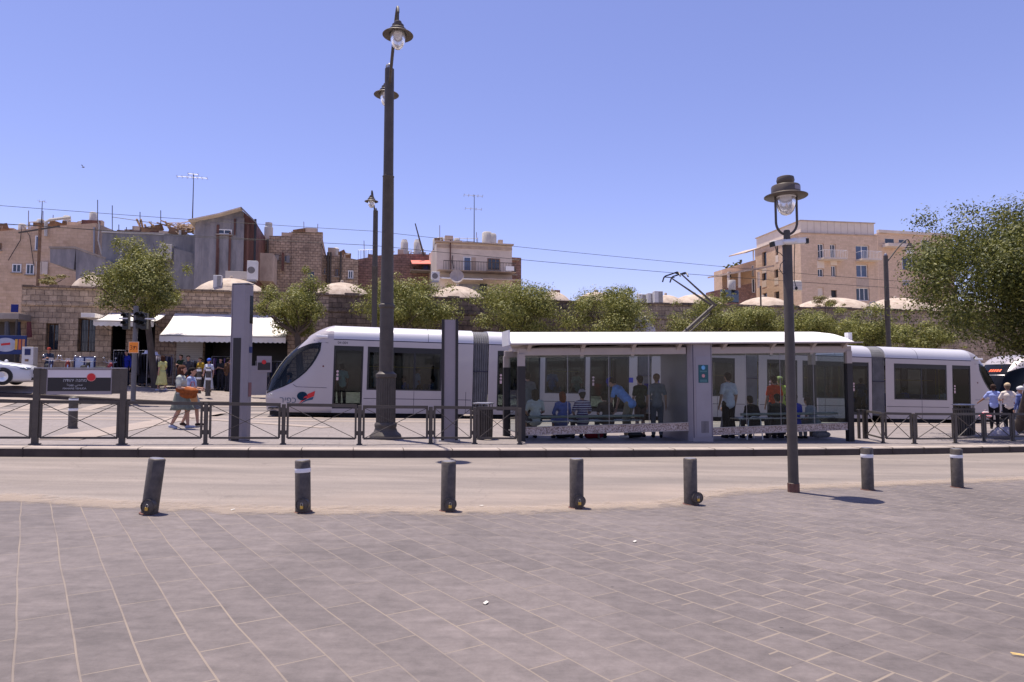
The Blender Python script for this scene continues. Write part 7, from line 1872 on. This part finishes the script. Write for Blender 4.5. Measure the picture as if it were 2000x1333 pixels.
# G: modern apartment block on the hill at the right
def modern():
    yaw = R(9); D = 98.0; c = PY(1562, 431, D); o = Vector((c.x, c.y, 0))
    th = thing('apartment_block', 'four-storey golden stone apartment block with balconies right of the near lamp', 'building', o, yaw)
    ux = Vector((math.cos(yaw), math.sin(yaw), 0)); n = Vector((-math.sin(yaw), math.cos(yaw), 0))
    def fr(px, py):      # front plane
        d = ray(px, py); e = (o.x*n.x + o.y*n.y) / (d.x*n.x + d.y*n.y); p = Vector((0, 0, CAMZ)) + d*e; q = p - o; return q.x*ux.x + q.y*ux.y, p.z
    def sd(px, py):      # left side plane
        d = ray(px, py); e = (o.x*ux.x + o.y*ux.y) / (d.x*ux.x + d.y*ux.y); p = Vector((0, 0, CAMZ)) + d*e; q = p - o; return q.x*n.x + q.y*n.y, p.z
    zt = c.z; zp = fr(1562, 456)[1]; W_ = fr(1712, 440)[0]; DD = sd(1474, 480)[0]
    DD = max(6, min(24, DD))
    ops = []
    for (a, b_, c_, d_) in ((1597, 476, 1610, 505), (1621, 477, 1633, 504), (1671, 479, 1698, 509), (1597, 525, 1609, 541), (1623, 519, 1634, 541), (1672, 517, 1696, 542), (1597, 562, 1609, 583), (1623, 567, 1635, 584), (1672, 562, 1699, 588)):
        x0, z1 = fr(a, b_); x1, z0 = fr(c_, d_); ops.append((x0, x1, z0, z1))
    b = MB(); b.facade(0, W_, -1, zp, 0, ops, .35); b.build('front_wall', M['apart'], th)
    for i, r in enumerate(ops):
        if i == 7: MB().box(r[0], r[1], .3, .34, r[2], r[3]).build('dark_opening', M['black'], th); continue
        if i in (6,): MB().box(r[0], r[1], .2, .24, r[2], r[3]).build('closed_shutter', M['apart_top'], th); continue
        window(th, *r, .3, 'win_blue' if i in (2, 5) else 'win', 'white', .12, 1 if i != 8 else 2, False, False)
    for i in (3, 4):
        r = ops[i]; MB().box(r[0] - .1, r[1] + .1, -.04, 0 - .002, r[3] + .05, r[3] + 1.1).build('shutter_box', M['apart_top'], th)
    # side wall: real openings, turned a quarter
    so = []
    for (a, b_, c_, d_) in ((1514, 474, 1520, 498), (1488, 494, 1497, 519), (1488, 533, 1497, 547), (1512, 528, 1520, 542), (1489, 574, 1498, 583), (1512, 571, 1522, 583)):
        x1, z1 = sd(a, b_); x0, z0 = sd(c_, d_); so.append((-x1, -x0, z0, z1))
    q = bpy.data.objects.new('side_elevation', None); COL.objects.link(q); q.parent = th; q.rotation_euler = (0, 0, R(-90))
    MB().facade(-DD, 0, -1, zp, 0, so, .35).build('side_wall', M['apart'], q)
    for r in so:
        MB().box(r[0], r[1], .3, .34, r[2], r[3]).build('side_window', M['win'], q); MB().box(r[0], r[1], -.03, -.002, r[2] - 1.1, r[2] - .02).build('pale_spandrel', M['apart_top'], q)
    b = MB(); b.box(.01, W_, DD, DD + .02, -1, zp); b.box(W_ - .02, W_, .01, DD, -1, zp); b.build('back_wall', M['apart'], th)
    # penthouse storey in pale cladding
    b = MB(); b.box(.2, W_ - .3, .2, DD - .2, zp + .13, zt); b.build('top_storey', M['apart_top'], th)
    b = MB(); b.box(-.15, W_ + .1, -.15, DD + .1, zp, zp + .129); b.box(.05, W_ - .15, .05, DD, zt + .001, zt + .12); b.build('cornice', M['plaster_dirty'], th)
    b = MB()
    for i in range(1, 11): x = .2 + (W_ - .5)*i/11; b.box(x - .025, x + .025, .19, .199, zp + .13, zt)
    b.build('cladding_joints', M['plaster_dirty'], th)
    # balconies
    for (x0, x1, py) in ((1597, 1642, 506), (1671, 1709, 508)):
        xa, z = fr(x0, py); xb, _ = fr(x1, py); s_ = MB().box(xa, xb, -1.5, 0, z - .25, z).build('balcony', M['plaster'], th)
        b = MB(); k = 14
        for i in range(k + 1): x = xa + (xb - xa)*i/k; b.box(x - .015, x + .015, -1.48, -1.45, z, z + 1.05)
        b.box(xa, xb, -1.49, -1.44, z + 1.05, z + 1.1); b.box(xa, xa + .04, -1.44, 0, z + 1.05, z + 1.1); b.box(xb - .04, xb, -1.44, 0, z + 1.05, z + 1.1); b.build('railing', M['white'], s_)
    x, z = fr(1700, 553); MB().box(fr(1672, 544)[0], fr(1697, 560)[0], -.02, -.003, fr(1680, 562)[1], fr(1680, 544)[1]).build('stained_panel', M['plaster_dirty'], th)
modern()
def exH(th, o):
    T = 104
    add_box(th, o, 'cornice', (1714, 455), (1860, 458), T, -.3, .3, 'plaster'); add_box(th, o, 'balcony', (1722, 478), (1762, 486), T, -1.6, -.02, 'plaster'); 
    for z in (552, 585): add_box(th, o, 'string_course', (1762, z), (1850, z + 1.5), T, -.3, -.01, 'plaster')
house('apartment_block', 'second golden stone block partly hidden by the big tree at the right', 1712, 104,
      [([(1713, 456), (1762, 457), (1860, 461)], 14, 'apart', 0, 'wall')],
      [(1727, 466, 1746, 477, 'win', 'apart_top', 0, 0), (1754, 468, 1770, 476, 'win', 'apart_top', 0, 0), (1761, 503, 1790, 528, 'win', 'white', 2, 0), (1762, 548, 1776, 558, 'win', 'white', 1, 0), (1798, 470, 1815, 490, 'win', 'white', 1, 0), (1800, 510, 1815, 530, 'win', 'white', 1, 0)], exH)
def exI(th, o):
    T = 96
    for i in range(6):
        x, z = loc_(1420 + i*6.2, 525 - i*2.4, T, o); leaves(260, (x, .5, z + .1), (.55, .45, .5), 60 + i, .22, M['leaf_far'], th, 6, 'roof_shrub')
    x0, z0 = loc_(1382, 545, T, o); x1, z1 = loc_(1468, 530, T, o); b = MB(); b.add([(x0, -6, z0), (x1, -6, z1), (x1, 0, z1 + .3), (x0, 0, z0 + .3), (x0, -6, z0 - .25), (x1, -6, z1 - .25), (x1, 0, z1 + .05), (x0, 0, z0 + .05)], [(0,1,2,3), (7,6,5,4), (0,4,5,1), (1,5,6,2), (3,2,6,7), (0,3,7,4)]); b.build('pergola_roof', M['plaster_dirty'], th)
    b = MB()
    for px in (1384, 1404, 1440): a = loc_(px, 543, T, o); c = loc_(px, 572, T, o); b.box(a[0] - .12, a[0] + .12, -5.9, -5.6, c[1], a[1])
    b.build('pergola_post', M['plaster'], th)
    x0, z0 = loc_(1443, 497, T, o); x1, z1 = loc_(1474, 487, T, o); b = MB(); b.add([(x0, -2, z0), (x1, -2, z1), (x1, 3, z1 + .3), (x0, 3, z0 + .3), (x0, -2, z0 - .2), (x1, -2, z1 - .2), (x1, 3, z1 + .1), (x0, 3, z0 + .1)], [(0,1,2,3), (7,6,5,4), (0,4,5,1), (1,5,6,2), (3,2,6,7), (0,3,7,4)]); b.build('penthouse_canopy', M['plaster_dirty'], th)
    add_box(th, o, 'canopy_post', (1464, 490), (1466, 510), T, -1, -.8, 'white')
house('terraced_house', 'stepped terrace house with planted roof left of the apartment block', 1384, 96,
      [([(1410, 527), (1476, 508)], 2.5, 'apart', 0, 'upper_wall'), ([(1388, 570), (1476, 552)], 1.5, 'redstone', -3, 'terrace_wall')],
      [(1421, 530, 1428, 542, 'win', 'apart_top', 0, 0), (1468, 519, 1472, 540, 'win', 'white', 0, 0), (1468, 545, 1474, 572, 'win', 'white', 0, -3)], exI)
# solar water heater on the market roof
def heater():
    q = PT(1434, 566, 45); o = Vector((q.x, q.y, q.z)); t = thing('solar_water_heater', 'white boiler with two tilted dark solar collectors on the market roof', 'solar heater', o, YAW)
    MB().lathe([(0, 0), (.24, 0), (.26, .03), (.26, .70), (.24, .73), (0, .73)], 20, (0, .3, 0)).build('boiler', M['lime'], t)
    for x in (-.75, -.15):
        b = MB(); b.bar((x - .25, -.5, -1.0), (x + .25, .3, -.02), .75, .08, up=(0, -.3, 1)); b.build('collector', M['win'], t)
    b = MB(); b.tube([(-.2, .3, -1), (-.1, .3, 0)], .025, 6); b.tube([(.25, .3, -1), (.15, .3, 0)], .025, 6); b.tube([(-.9, .3, -1), (-.5, .3, -.1)], .025, 6); b.build('stand', M['galv'], t)
heater()
th = thing('roof_post', 'thin dark post between two domes left of the near lamp', 'post', PT(1486, 600, 43)); MB().tube([(0,0,0), (0,0,PT(1486, 559, 43).z - PT(1486, 600, 43).z)], .06, 8).build('shaft', M['dark'], th)
def tank(lab, px, yb, yt, t_, r):
    q = PT(px, yb, t_); H = PT(px, yt, t_).z - q.z; t = thing('water_tank', lab, 'water tank', q, 0, 'water tanks on roofs')
    MB().lathe([(0, 0), (r, 0), (r, H*.85), (r*.85, H*.95), (0, H)], 20).build('drum', M['lime'], t); MB().lathe([(r + .01, H*.4), (r + .015, H*.42), (r + .01, H*.44)], 20).build('hoop', M['galv'], t)
tank('white water tank on stilts beside the near lamp pole', 1553, 568, 549, 70, .75)
tank('white tank on the dome roof right of the chimney', 1249, 583, 574, 45, .2)
# pale round-topped notice board with red letters behind the canopy
def notice():
    t0 = 36.5; q = PT(1262, 700, t0); q.z = gz(q.x, q.y); t = thing('shop_sign', 'pale rounded shop sign with dark red letters above the shelter roof', 'sign', q, YAW)
    pts = [(1236, 670), (1238, 640), (1241, 622), (1247, 619), (1256, 622), (1268, 625), (1274, 633), (1279, 641), (1281, 650), (1281, 670)]
    s0 = ST(q)[0]; poly = [(pst(a, c, t0)[0] - s0, pst(a, c, t0)[1] - q.z) for a, c in pts]; b = MB(); b.prism(poly, 0, .08, 'y'); b.build('board', M['totem'].copy() if False else mat('notice_pale', (.50, .48, .54), .6), t)
    s1, z1 = pst(1251, 635.5, t0); text('lettering', 'כב'[::-1], .55, mat('letter_maroon', (.20, .01, .03), .6), t, (s1 - s0, -.012, z1 - q.z), ext=.006)
    MB().tube([(0, .04, 0), (0, .04, poly[0][1])], .05, 8).build('pole', M['galv'], t)
    x, z = pst(1259, 621, t0); MB().ell((x - s0, 0, z - q.z), (.09, .09, .1), 12, 8).build('lamp_globe', M['lime'], t)
notice()

# ================================================================ TREES
def street_tree(px, ytop, ybot, hw, lab, seed, n=9000, t_=37.0, m='leaf_far', pxt=None, grp='small trees in front of the market hall', **k):
    base = far(pxt or px, 700, t_); tp_ = PT(px, ytop, t_); bt = PT(px, ybot, t_); x1 = PT(px + hw, ytop, t_); r = (x1 - tp_).length; h = (tp_.z - bt.z) / 2
    c = Vector((tp_.x, tp_.y, (tp_.z + bt.z) / 2)); return tree(lab, base, c, (r, r, h), int(n*1.7), seed, .125, M[m], grp, **k)
street_tree(275, 462, 648, 92, 'tallest small tree with pointed crown between the two awnings', 11, 15000, pxt=305, lumps=44, t_=36.8, tr=.17, nlump=.34)
street_tree(573, 530, 668, 80, 'rounded small tree behind the tram nose', 12, 11000, pxt=590, lumps=34, tr=.2, nlump=.38)
street_tree(788, 534, 664, 104, 'wide small tree directly behind the fluted lamp mast', 13, 15000, lumps=46, bottom=.95)
street_tree(1014, 546, 676, 100, 'wide small tree rising behind the left end of the shelter roof', 14, 15000, lumps=46, bottom=.95)
street_tree(1186, 545, 676, 82, 'small tree left of the pale rounded shop sign', 15, 13000, lumps=40, bottom=.95)
street_tree(1372, 578, 676, 78, 'low tree behind the pantograph', 16, 9000, lumps=28)
street_tree(1470, 590, 675, 62, 'low tree just left of the near lamp pole', 17, 8000, lumps=28)
street_tree(1585, 592, 680, 62, 'low tree just right of the near lamp pole', 18, 8000, lumps=28)
street_tree(1690, 600, 690, 66, 'low tree in front of the rear mast at the right', 19, 8500, lumps=28)
street_tree(1800, 622, 700, 66, 'low tree above the last tram module', 20, 8500, lumps=28)
# weeds on the wall
def weed(px, py, t_, r, lab, seed, n=900, m='leaf_dry'):
    q = PT(px, py, t_); t = thing('shrub', lab, 'shrub', q, 0, 'weeds growing on the market roof'); leaves(n, (0, 0, r[2]*.6), r, seed, .12, M[m], t, 9, 'foliage')
    b = MB()
    for i in range(7): b.tube([(0, 0, 0), (random.uniform(-.6, .6)*r[0], 0, random.uniform(.4, 1)*r[2])], .012, 4)
    b.build('stems', M['bark'], t)
weed(104, 556, 41.6, (1.1, .5, .38), 'dry shrub on top of the stone wall at the left', 31)
weed(1612, 600, 42.5, (1.35, .6, .5), 'round shrub growing before the widest right dome', 32, 1600)
weed(955, 582, 43, (.6, .4, .4), 'orange-brown dry shrub on the roof below the cream house', 33, 700)
weed(1412, 590, 43, (1.1, .5, .5), 'bushy weed beside the solar collectors', 34, 1200, 'leaf_far')
# the big tree at the right
bt_ = G(1991, 846, .17)
def big_tree():
    c = Vector((16.55, 21.2, 4.70))
    t = tree('big leafy tree filling the right edge of the picture', bt_, c, (4.55, 3.9, 3.05), 115000, 50, .105, M['leaf_near'], None, lumps=120, tr=.17, bottom=.8, hollow=.3, nlump=.27, shoot=.93)
big_tree()

# ================================================================ SMALL THINGS
def litter(px, py, lab, kind=0, h=.012):
    q = G(px, py, h); rr = random.Random(px); b = MB()
    if kind == 0:
        vs = [(rr.uniform(-.05, .05), rr.uniform(-.05, .05), rr.uniform(0, .02)) for _ in range(6)]; b.add([(-.03, -.008, .0), (-.006, -.018, .006), (.03, -.008, .002), (.033, .012, .007), (.0, .018, .002), (-.024, .012, .006)], [(0,1,2,3,4,5)])
    else:
        for i in range(5): a = rr.uniform(-.4, .4); b.tube([(-.05, i*.006, .004), (.05*math.cos(a), .05*math.sin(a) + i*.004, .008)], .0018, 4)
    o = b.build('litter', M['lime'] if kind == 0 else mat('straw', (.7, .5, .2), .8), None, q); tag(o, lab, 'litter', 'scraps of litter on the ground'); o.rotation_euler = (0, 0, rr.uniform(0, 3))
litter(949, 1178, 'small pale scrap of paper lying in the middle of the plaza')
litter(1992, 1279, 'tuft of yellow straw on the paving at the right edge', 1)
litter(941, 988, 'white scrap of paper near the third bollard from the left')
litter(425, 893, 'white scrap in the gutter below the women, left one')
litter(539, 892, 'white scrap in the gutter left of the fluted mast')
litter(455, 996, 'pale scrap on the paving edge between the two leftmost bollards')
litter(1240, 1058, 'faint pale scrap on the paving in front of the padlocked pair')
q = PT(163, 327, 60); b = MB(); b.ell((0, 0, 0), (.11, .05, .05), 10, 6); b.add([(0, 0, .02), (.05, .24, .13), (-.06, .22, .11)], [(0,1,2)]); b.add([(0, 0, .02), (.05, -.24, .13), (-.06, -.22, .11)], [(0,1,2)]); b.add([(-.1, 0, 0), (-.2, .035, 0), (-.2, -.035, 0)], [(0,1,2)])
tag(b.build('bird', M['dark'], None, q), 'tiny dark bird flying high over the left roofs', 'bird')
